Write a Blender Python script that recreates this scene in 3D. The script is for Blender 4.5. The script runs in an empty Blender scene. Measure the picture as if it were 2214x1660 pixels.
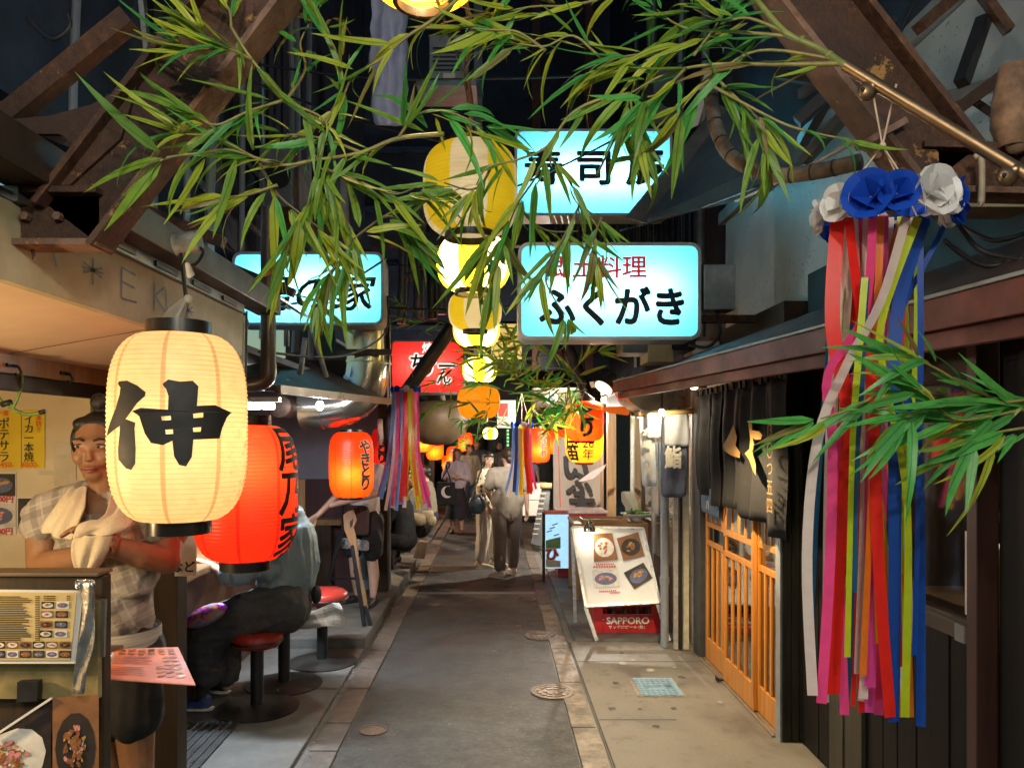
import bpy, bmesh, math, random
from mathutils import Vector, Matrix, Euler, noise as mnoise
R_ = random.Random(7)
SC = bpy.context.scene
COL = SC.collection
# ------------------------------------------------------------------ camera
F, CX, CY, CH = 1660.0, 1070.0, 945.0, 1.8
def P(x, y, Y):                       # a point of the place, from its bearing and its real distance
    return Vector(((x-CX)/F*Y, Y, CH-(y-CY)/F*Y))
cam = bpy.data.cameras.new('camera'); co = bpy.data.objects.new('camera', cam); COL.objects.link(co)
co.location = (0, 0, CH); co.rotation_euler = (math.radians(90), 0, 0)
cam.sensor_width = 36; cam.lens = 36*F/2214
cam.shift_x = (1107-CX)/2214; cam.shift_y = (CY-830)/2214
cam.clip_start = .05; cam.clip_end = 500
SC.camera = co
# ------------------------------------------------------------------ night sky
w = bpy.data.worlds.new('World'); SC.world = w; w.use_nodes = True
nt = w.node_tree; bg = nt.nodes['Background']
sky = nt.nodes.new('ShaderNodeTexSky'); sky.sky_type = 'NISHITA'; sky.sun_disc = False
sky.sun_elevation = math.radians(1); sky.sun_rotation = math.radians(90)
tint = nt.nodes.new('ShaderNodeMix'); tint.data_type = 'RGBA'; tint.blend_type = 'MULTIPLY'; tint.inputs[0].default_value = 1
tint.inputs[7].default_value = (.55, .85, 1.15, 1); nt.links.new(sky.outputs[0], tint.inputs[6])
nt.links.new(tint.outputs[2], bg.inputs[0]); bg.inputs[1].default_value = .26
vs = SC.view_settings; vs.view_transform = 'Standard'; vs.look = 'None'; vs.gamma = 1; vs.exposure = 0.9
SC.cycles.max_bounces = 6; SC.cycles.diffuse_bounces = 3; SC.cycles.transmission_bounces = 4
SC.cycles.glossy_bounces = 3; SC.cycles.transparent_max_bounces = 8
SC.cycles.caustics_reflective = False; SC.cycles.caustics_refractive = False
SC.cycles.adaptive_threshold = .02; SC.cycles.sample_clamp_indirect = 3.0; SC.cycles.use_denoising = True
# ------------------------------------------------------------------ materials
MATS = {}
def _new(name):
    m = bpy.data.materials.new(name); m.use_nodes = True
    n = m.node_tree.nodes; b = n['Principled BSDF']; MATS[name] = m
    return m, m.node_tree, n, b
def _coords(t, scale=(1, 1, 1)):
    tc = t.nodes.new('ShaderNodeTexCoord'); oi = t.nodes.new('ShaderNodeObjectInfo')
    mu = t.nodes.new('ShaderNodeMath'); mu.operation = 'MULTIPLY'; mu.inputs[1].default_value = 37.0
    t.links.new(oi.outputs['Random'], mu.inputs[0])
    mp = t.nodes.new('ShaderNodeMapping'); mp.inputs['Scale'].default_value = scale
    t.links.new(tc.outputs['Object'], mp.inputs['Vector'])
    ad = t.nodes.new('ShaderNodeVectorMath'); ad.operation = 'ADD'
    t.links.new(mp.outputs[0], ad.inputs[0]); t.links.new(mu.outputs[0], ad.inputs[1])
    return ad.outputs[0], tc, oi
def _noise(t, vec, scale, detail=5, rough=.6):
    n = t.nodes.new('ShaderNodeTexNoise'); n.inputs['Scale'].default_value = scale
    n.inputs['Detail'].default_value = detail; n.inputs['Roughness'].default_value = rough
    t.links.new(vec, n.inputs['Vector']); return n.outputs['Fac']
def _ramp(t, fac, stops):
    r = t.nodes.new('ShaderNodeValToRGB'); e = r.color_ramp.elements
    while len(e) < len(stops): e.new(.5)
    for k, (p, c) in enumerate(stops):
        e[k].position = p; e[k].color = (c[0], c[1], c[2], 1)
    t.links.new(fac, r.inputs[0]); return r.outputs[0]
def _mix(t, fac, a, b, mode='MIX'):
    m = t.nodes.new('ShaderNodeMix'); m.data_type = 'RGBA'; m.blend_type = mode
    for s, v in ((m.inputs[0], fac), (m.inputs[6], a), (m.inputs[7], b)):
        if isinstance(v, (int, float)): s.default_value = v
        elif isinstance(v, tuple): s.default_value = (v[0], v[1], v[2], 1)
        else: t.links.new(v, s)
    return m.outputs[2]
def _bump(t, b, h, strength, dist=.01):
    bp = t.nodes.new('ShaderNodeBump'); bp.inputs['Strength'].default_value = strength; bp.inputs['Distance'].default_value = dist
    t.links.new(h, bp.inputs['Height']); t.links.new(bp.outputs[0], b.inputs['Normal'])
def _math(t, op, a, b=None, c=None):
    m = t.nodes.new('ShaderNodeMath'); m.operation = op
    for k, v in enumerate((a, b, c)):
        if v is None: continue
        if isinstance(v, (int, float)): m.inputs[k].default_value = v
        else: t.links.new(v, m.inputs[k])
    return m.outputs[0]
def sc3(c, k): return tuple(min(1, x*k) for x in c)
def M(name, col, rough=.6, metal=0., var=.25, scale=6, bump=.15, dirt=None, dirt_amt=.5, stretch=(1, 1, 1), spec=.5, sheen=0):
    """painted / plain surfaces with wear: fine noise + bigger stains of another colour"""
    if name in MATS: return MATS[name]
    m, t, n, b = _new(name)
    v, tc, oi = _coords(t, stretch)
    f = _noise(t, v, scale*3, 6, .65); g = _noise(t, v, scale*.7, 4, .6)
    c = _ramp(t, f, [(.3, sc3(col, 1-var)), (.7, sc3(col, 1+var))])
    if dirt:
        k = _ramp(t, g, [(.5-.12, (0, 0, 0)), (.5+.14, (dirt_amt,)*3)])
        c = _mix(t, k, c, dirt)
    t.links.new(c, b.inputs['Base Color'])
    b.inputs['Metallic'].default_value = metal; b.inputs['Specular IOR Level'].default_value = spec
    rr = _ramp(t, g, [(.3, (max(.03, rough-.12),)*3), (.7, (min(1, rough+.12),)*3)])
    t.links.new(rr, b.inputs['Roughness'])
    if sheen: b.inputs['Sheen Weight'].default_value = sheen
    if bump: _bump(t, b, f, bump)
    return m
def wood(name, col, axis=2, rough=.5, var=.35, dirt=None):
    st = [26, 26, 26]; st[axis] = 1.6
    if name in MATS: return MATS[name]
    m, t, n, b = _new(name)
    v, tc, oi = _coords(t, tuple(st))
    f = _noise(t, v, 1.0, 7, .6); v2, _, _ = _coords(t); g = _noise(t, v2, 3.5, 4)
    c = _ramp(t, f, [(.3, sc3(col, 1-var)), (.55, col), (.75, sc3(col, 1+var*.6))])
    if dirt: c = _mix(t, _ramp(t, g, [(.45, (0, 0, 0)), (.7, (.7,)*3)]), c, dirt)
    t.links.new(c, b.inputs['Base Color']); b.inputs['Roughness'].default_value = rough
    if max(col) < .06: b.inputs['Specular IOR Level'].default_value = .2
    _bump(t, b, f, .25, .004); return m
def rust(name, paint, rustc=(.16, .065, .022), amt=.55):
    if name in MATS: return MATS[name]
    m, t, n, b = _new(name)
    v, tc, oi = _coords(t)
    f = _noise(t, v, 5, 8, .7); g = _noise(t, v, 38, 4, .7); h = _noise(t, v, 14, 6, .75)
    rc = _ramp(t, g, [(.3, sc3(rustc, .45)), (.55, rustc), (.75, sc3(rustc, 1.9))])
    pc = _ramp(t, h, [(.3, sc3(paint, .75)), (.7, sc3(paint, 1.25))])
    k = _ramp(t, f, [(amt-.06, (0, 0, 0)), (amt+.03, (1, 1, 1))])
    c = _mix(t, k, rc, pc)
    fl = _ramp(t, _noise(t, v, 11, 6, .75), [(.61, (0, 0, 0)), (.65, (.85,)*3)])
    big = _noise(t, v, 2.2, 3, .6); c = _mix(t, _ramp(t, big, [(.40, (.75,)*3), (.60, (0,)*3)]), c, sc3(rustc, .25))
    c = _mix(t, fl, c, (.34, .17, .045))
    t.links.new(c, b.inputs['Base Color']); b.inputs['Roughness'].default_value = .72
    _bump(t, b, _math(t, 'ADD', f, g), .5, .01); return m
def glow(name, col, strength):
    if name in MATS: return MATS[name]
    m, t, n, b = _new(name); n.remove(b)
    e = n.new('ShaderNodeEmission'); e.inputs[0].default_value = (*col, 1); e.inputs[1].default_value = strength
    t.links.new(e.outputs[0], n['Material Output'].inputs[0]); return m
def paperlike(name, col, trans=.55, emis=0., ecol=None, pattern=None, rough=.8, cracks=False):
    """light passes through: diffuse + translucent, plus a base glow for lamps"""
    if name in MATS: return MATS[name]
    m, t, n, b = _new(name); n.remove(b)
    v, tc, oi = _coords(t)
    f = _noise(t, v, 30, 5, .6)
    c = _ramp(t, f, [(.25, sc3(col, .88)), (.75, sc3(col, 1.06))])
    if pattern: c = pattern(t, tc, c)
    d = n.new('ShaderNodeBsdfDiffuse'); tr = n.new('ShaderNodeBsdfTranslucent')
    t.links.new(c, d.inputs[0]); t.links.new(c, tr.inputs[0])
    mx = n.new('ShaderNodeMixShader'); mx.inputs[0].default_value = trans
    t.links.new(d.outputs[0], mx.inputs[1]); t.links.new(tr.outputs[0], mx.inputs[2])
    out = mx.outputs[0]
    gl = n.new('ShaderNodeBsdfGlossy'); gl.inputs['Roughness'].default_value = .35
    m2 = n.new('ShaderNodeMixShader'); m2.inputs[0].default_value = .03
    t.links.new(out, m2.inputs[1]); t.links.new(gl.outputs[0], m2.inputs[2]); out = m2.outputs[0]
    if emis:
        e = n.new('ShaderNodeEmission'); e.inputs[1].default_value = emis
        ec = _mix(t, 1.0, c, ecol or (1, 1, 1), 'MULTIPLY'); t.links.new(ec, e.inputs[0])
        a = n.new('ShaderNodeAddShader'); t.links.new(out, a.inputs[0]); t.links.new(e.outputs[0], a.inputs[1]); out = a.outputs[0]
    t.links.new(out, n['Material Output'].inputs[0]); return m
def glass(name, tint=(.75, .85, .85), refl=.12):
    if name in MATS: return MATS[name]
    m, t, n, b = _new(name); n.remove(b)
    tr = n.new('ShaderNodeBsdfTransparent'); tr.inputs[0].default_value = (*tint, 1)
    gl = n.new('ShaderNodeBsdfGlossy'); gl.inputs['Roughness'].default_value = .04
    fr = n.new('ShaderNodeLayerWeight'); fr.inputs[0].default_value = .35
    a = _math(t, 'ADD', fr.outputs['Facing'], refl); a = _math(t, 'MINIMUM', _math(t, 'MULTIPLY', a, .6), .9)
    mx = n.new('ShaderNodeMixShader'); t.links.new(a, mx.inputs[0])
    t.links.new(tr.outputs[0], mx.inputs[1]); t.links.new(gl.outputs[0], mx.inputs[2])
    t.links.new(mx.outputs[0], n['Material Output'].inputs[0]); return m
# ------------------------------------------------------------------ mesh helpers
WL = {}
class MB:
    def __init__(s): s.v = []; s.f = []
    def add(s, vs, fs):
        k = len(s.v); s.v += [Vector(v) for v in vs]; s.f += [tuple(i+k for i in f) for f in fs]; return s
    def quad(s, a, b, c, d): return s.add([a, b, c, d], [(0, 1, 2, 3)])
    def hexa(s, p):   # 8 corners: bottom loop 0-3, top loop 4-7
        return s.add(p, [(3, 2, 1, 0), (4, 5, 6, 7), (0, 1, 5, 4), (1, 2, 6, 5), (2, 3, 7, 6), (3, 0, 4, 7)])
    def box(s, x0, x1, y0, y1, z0, z1):
        return s.hexa([(x0, y0, z0), (x1, y0, z0), (x1, y1, z0), (x0, y1, z0), (x0, y0, z1), (x1, y0, z1), (x1, y1, z1), (x0, y1, z1)])
    def obox(s, c, u, v, w):
        c = Vector(c); u = Vector(u); v = Vector(v); w = Vector(w)
        return s.hexa([c-u-v-w, c+u-v-w, c+u+v-w, c-u+v-w, c-u-v+w, c+u-v+w, c+u+v+w, c-u+v+w])
    def bar(s, a, b, wd, ht, up=(0, 0, 1)):
        a = Vector(a); b = Vector(b); d = (b-a).normalized(); up = Vector(up)
        sd = d.cross(up)
        if sd.length < 1e-4: sd = d.cross(Vector((0, 1, 0)))
        sd.normalize(); u2 = sd.cross(d)
        return s.obox((a+b)/2, sd*wd/2, d*(b-a).length/2, u2*ht/2)
    def slab(s, corners, n):       # polygon + extrusion vector
        k = len(corners); n = Vector(n); a = [Vector(c) for c in corners]; b = [c+n for c in a]
        return s.add(a+b, [tuple(range(k-1, -1, -1)), tuple(range(k, 2*k))]+[(i, (i+1) % k, k+(i+1) % k, k+i) for i in range(k)])
    def tube(s, pts, r, n=8, cap=True):
        pts = [Vector(p) for p in pts]; rs = r if isinstance(r, (list, tuple)) else [r]*len(pts)
        up = Vector((0, 0, 1)); rings = []; prev = None
        for i, p in enumerate(pts):
            d = (pts[min(i+1, len(pts)-1)]-pts[max(i-1, 0)])
            d = d.normalized() if d.length > 1e-9 else Vector((0, 0, 1))
            if prev is None:
                a = d.cross(up if abs(d.z) < .9 else Vector((1, 0, 0))).normalized()
            else:
                a = (prev-d*prev.dot(d)); a = a.normalized() if a.length > 1e-6 else d.orthogonal().normalized()
            prev = a; b = d.cross(a)
            rings.append([p+(a*math.cos(2*math.pi*k/n)+b*math.sin(2*math.pi*k/n))*rs[i] for k in range(n)])
        vs = [v for ring in rings for v in ring]; fs = []
        for i in range(len(rings)-1):
            for k in range(n):
                fs.append((i*n+k, i*n+(k+1) % n, (i+1)*n+(k+1) % n, (i+1)*n+k))
        if cap: fs += [tuple(range(n-1, -1, -1)), tuple((len(rings)-1)*n+k for k in range(n))]
        return s.add(vs, fs)
    def lathe(s, prof, c, n=24, cap=True):
        c = Vector(c); vs = []; fs = []
        for r, z in prof:
            for k in range(n):
                a = 2*math.pi*k/n; vs.append(c+Vector((r*math.cos(a), r*math.sin(a), z)))
        for i in range(len(prof)-1):
            for k in range(n):
                fs.append((i*n+k, i*n+(k+1) % n, (i+1)*n+(k+1) % n, (i+1)*n+k))
        if cap: fs += [tuple(range(n-1, -1, -1)), tuple((len(prof)-1)*n+k for k in range(n))]
        return s.add(vs, fs)
    def ball(s, c, r, n=10, rot=None):
        rx, ry, rz = r if isinstance(r, (tuple, list)) else (r, r, r); m = max(6, n)
        vs = [Vector((0, 0, -rz))]; fs = []
        L = m//2
        for i in range(1, L):
            ph = -math.pi/2+math.pi*i/L
            for k in range(m):
                a = 2*math.pi*k/m; vs.append(Vector((rx*math.cos(ph)*math.cos(a), ry*math.cos(ph)*math.sin(a), rz*math.sin(ph))))
        vs.append(Vector((0, 0, rz)))
        for k in range(m): fs.append((0, 1+(k+1) % m, 1+k))
        for i in range(L-2):
            for k in range(m):
                fs.append((1+i*m+k, 1+i*m+(k+1) % m, 1+(i+1)*m+(k+1) % m, 1+(i+1)*m+k))
        t = len(vs)-1
        for k in range(m): fs.append((1+(L-2)*m+k, 1+(L-2)*m+(k+1) % m, t))
        if rot is not None: vs = [rot @ v for v in vs]
        return s.add([Vector(c)+v for v in vs], fs)
    def build(s, name, mat, parent=None, smooth=False, bevel=0, subd=0, auto=None):
        me = bpy.data.meshes.new(name); k = len(s.v)
        lo = Vector([min(v[i] for v in s.v) for i in range(3)]); hi = Vector([max(v[i] for v in s.v) for i in range(3)])
        c = (lo+hi)/2
        me.from_pydata([v-c for v in s.v], [], s.f)
        bm = bmesh.new(); bm.from_mesh(me)
        bmesh.ops.recalc_face_normals(bm, faces=bm.faces)
        if bevel:
            ed = [e for e in bm.edges if len(e.link_faces) == 2 and e.calc_face_angle(0) > .6]
            bmesh.ops.bevel(bm, geom=ed, offset=bevel, segments=2, affect='EDGES', profile=.6)
        if smooth:
            for f in bm.faces: f.smooth = True
            if auto:
                for e in bm.edges:
                    if len(e.link_faces) == 2 and e.calc_face_angle(0) > auto: e.smooth = False
        bm.to_mesh(me); bm.free()
        return link(name, me, mat, parent, c)
def link(name, me, mat, parent=None, c=Vector()):
    if mat is not None and not me.materials: me.materials.append(mat)
    o = bpy.data.objects.new(name, me); COL.objects.link(o)
    place(o, parent, c); return o
def place(o, parent, c):
    c = Vector(c); WL[o.name] = c.copy()
    if parent is not None:
        o.parent = parent; o.location = c-WL[parent.name]
    else: o.location = c
def thing(name, label, cat, loc, group=None):
    o = bpy.data.objects.new(name, None); COL.objects.link(o); o.empty_display_size = .1
    o.location = loc; WL[o.name] = Vector(loc); return tag(o, label, cat, group)
def tag(o, label=None, cat=None, group=None, kind=None):
    if label: o['label'] = label
    if cat: o['category'] = cat
    if group: o['group'] = group
    if kind: o['kind'] = kind
    return o
def lamp(kind, parent, loc, power, col, radius=.03, size=None, rot=None, spot=None, name='bulb_light'):
    L = bpy.data.lights.new(name, kind); L.energy = power; L.color = col
    if kind == 'AREA':
        L.shape = 'RECTANGLE'; L.size, L.size_y = size
    else: L.shadow_soft_size = radius
    if kind == 'SPOT': L.spot_size = spot; L.spot_blend = .6
    o = bpy.data.objects.new(name, L); COL.objects.link(o); place(o, parent, loc)
    if rot: o.rotation_euler = rot
    return o
TMP = bpy.data.scenes.new('workbench')          # a scratch scene: evaluating shapes there stays quick
def from_eval(o):
    COL.objects.unlink(o); TMP.collection.objects.link(o)
    vl = TMP.view_layers[0]; vl.update(); dg = vl.depsgraph
    me = bpy.data.meshes.new_from_object(o.evaluated_get(dg)); return me
def drop(o):
    d = o.data; bpy.data.objects.remove(o, do_unlink=True)
    if d is not None and d.users == 0:
        (bpy.data.meshes if isinstance(d, bpy.types.Mesh) else bpy.data.curves).remove(d)
# ---- lettering: flat outlines (verts, faces) centred on 0,0
_TC = {}
def letters(body, size=1., bold=.0, line=1.0, shear=0):
    key = (body, size, bold, line, shear)
    if key in _TC: return _TC[key]
    c = bpy.data.curves.new('lettering', 'FONT'); c.body = body; c.size = size
    c.align_x = 'CENTER'; c.align_y = 'CENTER'; c.space_line = line; c.resolution_u = 3; c.shear = shear
    o = bpy.data.objects.new('lettering', c); COL.objects.link(o); me = from_eval(o); drop(o)
    v = [(p.co.x, p.co.y) for p in me.vertices]; f = [tuple(q.vertices) for q in me.polygons]
    if v:
        mx = (min(a[0] for a in v)+max(a[0] for a in v))/2; my = (min(a[1] for a in v)+max(a[1] for a in v))/2
        v = [(a-mx, b-my) for a, b in v]
        if bold:                                # broad pen: the outline dragged round a small circle
            n0 = len(v); v0, f0 = v, f; v, f = [], []; K = 8 if bold < .05 else 12
            for j in range(K+1):
                dx, dy = (0, 0) if j == K else (bold*size*math.cos(2*math.pi*j/K), bold*size*math.sin(2*math.pi*j/K))
                v += [(a+dx, b+dy, j*.00012) for a, b in v0]; f += [tuple(i+j*n0 for i in q) for q in f0]
    bpy.data.meshes.remove(me); _TC[key] = (v, f); return v, f
def strokes(polys):
    """closed outlines -> filled (holes allowed)"""
    c = bpy.data.curves.new('strokes', 'CURVE'); c.dimensions = '2D'; c.fill_mode = 'BOTH'
    for p in polys:
        sp = c.splines.new('POLY'); sp.points.add(len(p)-1); sp.use_cyclic_u = True
        for k, (x, y) in enumerate(p): sp.points[k].co = (x, y, 0, 1)
    o = bpy.data.objects.new('strokes', c); COL.objects.link(o); me = from_eval(o); drop(o)
    v = [(p.co.x, p.co.y) for p in me.vertices]; f = [tuple(q.vertices) for q in me.polygons]
    bpy.data.meshes.remove(me); return v, f
def flat(name, vf, mat, parent, o, ux, uy, lift=(0, 0, 0)):
    o = Vector(o)+Vector(lift); ux = Vector(ux); uy = Vector(uy); v, f = vf
    if not v: return None
    nn = ux.cross(uy).normalized(); m = MB(); m.add([o+ux*q[0]+uy*q[1]+nn*(q[2] if len(q) > 2 else 0) for q in v], f); return m.build(name, mat, parent)
def wrapped(name, vf, mat, parent, c, rad, ang, z0, cell=.02):
    """print on a round body: x runs round it from bearing `ang`, y up from z0; rad(z) is its radius"""
    v, f = vf; bm = bmesh.new(); vv = [bm.verts.new((q[0], q[1], q[2] if len(q) > 2 else 0)) for q in v]
    for q in f:
        try: bm.faces.new([vv[i] for i in q])
        except ValueError: pass
    lo = [min(a[i] for a in v) for i in (0, 1)]; hi = [max(a[i] for a in v) for i in (0, 1)]
    for ax in (0, 1):
        k = int((hi[ax]-lo[ax])/cell)
        for i in range(1, k+1):
            n = Vector((0, 0, 0)); n[ax] = 1; p = Vector((0, 0, 0)); p[ax] = lo[ax]+i*(hi[ax]-lo[ax])/(k+1)
            bmesh.ops.bisect_plane(bm, geom=bm.verts[:]+bm.edges[:]+bm.faces[:], plane_co=p, plane_no=n)
    R0 = rad(z0); c = Vector(c); m = MB(); bm.verts.index_update()
    pts = []
    for q in bm.verts:
        a = ang+q.co.x/R0; z = z0+q.co.y; r = rad(z)+.0022+q.co.z
        pts.append(c+Vector((r*math.cos(a), r*math.sin(a), z)))
    m.add(pts, [tuple(x.index for x in q.verts) for q in bm.faces]); bm.free()
    return m.build(name, mat, parent, smooth=True)
def sheet(name, grid, mat, parent, thick=.002, lev=2, wob=0, soft=True):
    """cloth / foil: a grid of points, smoothed and given thickness"""
    r = len(grid); c = len(grid[0]); m = MB()
    m.add([Vector(p) for row in grid for p in row], [(i*c+j, i*c+j+1, (i+1)*c+j+1, (i+1)*c+j) for i in range(r-1) for j in range(c-1)])
    o = m.build(name, None, None)
    cc = WL[o.name]
    s = o.modifiers.new('s', 'SUBSURF'); s.levels = s.render_levels = lev
    k = o.modifiers.new('t', 'SOLIDIFY'); k.thickness = thick; k.offset = 0
    me = from_eval(o); drop(o); me.name = name
    for v in me.vertices:
        if wob: v.co += Vector((mnoise.noise(v.co*9+cc), mnoise.noise(v.co*9+cc+Vector((5, 0, 0))), 0))*wob
    for p in me.polygons: p.use_smooth = soft
    return link(name, me, mat, parent, cc)
def organic(name, chains, balls, mat, parent, vox=.012, it=6, fold=0., ff=(13, 13, 5)):
    """one continuous skin over tapered limbs and rounded masses"""
    m = MB()
    for ch in chains:
        for i, (p, r) in enumerate(ch):
            m.ball(p, r, 12)
            if i:
                a, ra = ch[i-1]; a = Vector(a); b = Vector(p)
                if (b-a).length > 1e-5: m.tube([a, b], [ra, r], 12)
    for b in balls: m.ball(b[0], b[1], 14, b[2] if len(b) > 2 else None)
    me = bpy.data.meshes.new(name); me.from_pydata(m.v, [], m.f)
    o = bpy.data.objects.new(name, me); COL.objects.link(o)
    q = o.modifiers.new('r', 'REMESH'); q.mode = 'VOXEL'; q.voxel_size = vox
    s = o.modifiers.new('s', 'SMOOTH'); s.factor = .5; s.iterations = it
    me2 = from_eval(o); drop(o); me2.name = name
    lo = Vector([min(v.co[i] for v in me2.vertices) for i in range(3)]); hi = Vector([max(v.co[i] for v in me2.vertices) for i in range(3)])
    c = (lo+hi)/2
    if fold:
        nrm_ = [v.normal.copy() for v in me2.vertices]
        for v in me2.vertices:
            q = v.co; s_ = Vector((q.x*ff[0], q.y*ff[1], q.z*ff[2])); n1 = mnoise.noise(s_); n2 = mnoise.noise(s_*2.3+Vector((7, 3, 1)))
            v.co = q+nrm_[v.index]*fold*((1-2.4*abs(n1))+n2*.25)
    me2.transform(Matrix.Translation(-c))
    for p in me2.polygons: p.use_smooth = True
    return link(name, me2, mat, parent, c)
def curve_pts(pts, k=6):
    """Catmull-Rom through points"""
    pts = [Vector(p) for p in pts]; out = []
    for i in range(len(pts)-1):
        a, b, c, d = pts[max(i-1, 0)], pts[i], pts[i+1], pts[min(i+2, len(pts)-1)]
        for j in range(k):
            t = j/k; out.append(.5*((2*b)+(c-a)*t+(2*a-5*b+4*c-d)*t*t+(3*b-a-3*c+d)*t*t*t))
    out.append(pts[-1]); return out
# ================================================================== materials in use
def asphalt():
    m, t, n, b = _new('asphalt')
    v, tc, oi = _coords(t)
    g = _noise(t, v, 1.3, 5, .6); s = _noise(t, v, 160, 2, .6); h = _noise(t, v, 26, 6, .7)
    c = _ramp(t, g, [(.3, (.040, .042, .040)), (.55, (.066, .066, .060)), (.75, (.085, .083, .074))])
    vo = t.nodes.new('ShaderNodeTexVoronoi'); vo.inputs['Scale'].default_value = 13; t.links.new(v, vo.inputs['Vector'])
    sp = _ramp(t, vo.outputs['Distance'], [(.07, (1, 1, 1)), (.12, (0, 0, 0))])
    pick = _ramp(t, vo.outputs['Color'], [(.62, (0, 0, 0)), (.66, (.8,)*3)])
    c = _mix(t, _mix(t, 1.0, sp, pick, 'MULTIPLY'), c, (.42, .40, .35))
    mm_ = _noise(t, v, 9, 7, .75); c = _mix(t, _ramp(t, mm_, [(.42, (.75,)*3), (.58, (0,)*3)]), c, (.026, .028, .028)); c = _mix(t, _ramp(t, h, [(.52, (0, 0, 0)), (.66, (.55,)*3)]), c, (.115, .11, .098))
    pt = _noise(t, v, .55, 2, .4); c = _mix(t, _ramp(t, pt, [(.50, (0,)*3), (.515, (.55,)*3)]), c, (.045, .048, .048))
    cr = t.nodes.new('ShaderNodeTexVoronoi'); cr.feature = 'DISTANCE_TO_EDGE'; cr.inputs['Scale'].default_value = 1.1
    wv = t.nodes.new('ShaderNodeVectorMath'); wv.operation = 'MULTIPLY_ADD'; nz = t.nodes.new('ShaderNodeTexNoise'); nz.inputs['Scale'].default_value = 5; t.links.new(v, nz.inputs['Vector'])
    t.links.new(nz.outputs['Color'], wv.inputs[0]); wv.inputs[1].default_value = (.22, .22, 0); t.links.new(v, wv.inputs[2]); t.links.new(wv.outputs[0], cr.inputs['Vector'])
    c = _mix(t, _ramp(t, cr.outputs['Distance'], [(.003, (.35,)*3), (.012, (0,)*3)]), c, (.02, .02, .02))
    gum = t.nodes.new('ShaderNodeTexVoronoi'); gum.inputs['Scale'].default_value = 3.2; t.links.new(v, gum.inputs['Vector'])
    gp = _ramp(t, gum.outputs['Distance'], [(.09, (.75,)*3), (.12, (0, 0, 0))])
    c = _mix(t, gp, c, (.16, .15, .13))
    t.links.new(c, b.inputs['Base Color'])
    t.links.new(_ramp(t, g, [(.35, (.30,)*3), (.65, (.72,)*3)]), b.inputs['Roughness'])
    _bump(t, b, _math(t, 'ADD', s, h), .9, .012); return m
ASPH = asphalt()
def stained():
    m, t, n, b = _new('stained concrete'); v, tc, oi = _coords(t)
    g = _noise(t, v, 1.6, 6, .65); h = _noise(t, v, 7, 6, .7); s = _noise(t, v, 120, 3, .6)
    c = _ramp(t, g, [(.30, (.060, .055, .046)), (.46, (.125, .112, .090)), (.72, (.20, .178, .145))])
    c = _mix(t, _ramp(t, h, [(.54, (0,)*3), (.66, (.6,)*3)]), c, (.050, .045, .038))
    c = _mix(t, _ramp(t, s, [(.4, (.35,)*3), (.6, (0,)*3)]), c, (.11, .10, .08))
    sp = t.nodes.new('ShaderNodeTexVoronoi'); sp.inputs['Scale'].default_value = 5.5; t.links.new(v, sp.inputs['Vector'])
    c = _mix(t, _ramp(t, sp.outputs['Distance'], [(.05, (.8,)*3), (.09, (0,)*3)]), c, (.06, .05, .04))
    t.links.new(c, b.inputs['Base Color']); t.links.new(_ramp(t, g, [(.35, (.32,)*3), (.6, (.75,)*3)]), b.inputs['Roughness']); _bump(t, b, _math(t, 'ADD', s, h), .6, .008); return m
CONC = stained()
CONC_D = M('dark concrete', (.13, .13, .12), .6, 0, .3, 2.2, .3, (.06, .06, .055), .7)
STONE = M('kerb stone', (.20, .165, .125), .65, 0, .4, 9, .6, (.075, .065, .055), .8)
BLACK = M('black paint', (.012, .012, .013), .45, 0, .3, 6, .1)
DARKW = wood('dark stained wood', (.035, .022, .014), 2, .55)
DARKWY = wood('dark stained wood along', (.035, .022, .014), 1, .55)
HONEY = wood('honey wood', (.54, .21, .035), 2, .38, .3)
TANW = wood('tan wood', (.36, .22, .10), 2, .5)
TANWX = wood('tan wood across', (.36, .22, .10), 0, .5)
REDBR = M('red brown painted metal', (.15, .026, .018), .6, 0, .3, 5, .15, (.05, .018, .012), .7)
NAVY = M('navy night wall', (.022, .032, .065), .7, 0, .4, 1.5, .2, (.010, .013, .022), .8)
GREYP = M('grey painted steel', (.30, .32, .33), .45, .2, .15, 4, .1, (.13, .12, .10), .6)
CREAMP = M('grimy cream paint', (.50, .44, .28), .55, 0, .15, 3, .15, (.24, .20, .11), .75)
WHITEP = M('white paint', (.72, .70, .66), .5, 0, .08, 3, .08, (.5, .46, .38), .5)
CREAMW = M('cream wall panel', (.66, .56, .38), .45, 0, .08, 1.6, .06, (.48, .39, .24), .6)
SOFF = M('cream soffit panel', (.80, .62, .43), .5, 0, .06, 1.4, .05, (.45, .33, .2), .5)
STEEL = M('brushed stainless steel', (.55, .55, .53), .24, 1, .12, 2, .05, (.35, .30, .22), .5)
GALV = M('galvanised sheet', (.30, .32, .34), .4, .8, .25, 3, .1, (.12, .10, .08), .6)
CHROME = M('chrome', (.7, .68, .62), .12, 1, .05, 3, 0)
BRASS = M('tarnished brass', (.24, .15, .08), .42, .9, .25, 6, .05, (.18, .12, .07), .6)
PIPEG = M('grey pvc pipe', (.26, .29, .33), .4, 0, .12, 4, .05, (.16, .16, .16), .5)
PIPEB = M('brown downpipe', (.055, .035, .022), .35, 0, .25, 5, .08)
CABLE = M('black cable', (.012, .012, .014), .5, 0, .2, 9, 0)
GLASS = glass('window glass')
INK = M('black ink', (.012, .010, .010), .6, 0, .3, 12, 0)
REDINK = M('red ink', (.55, .04, .03), .6, 0, .15, 12, 0)
WHITEINK = M('white print', (.80, .78, .74), .6, 0, .08, 12, 0)
RUSTB = rust('rusty brown steel', (.060, .022, .017), (.085, .034, .013))
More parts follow.
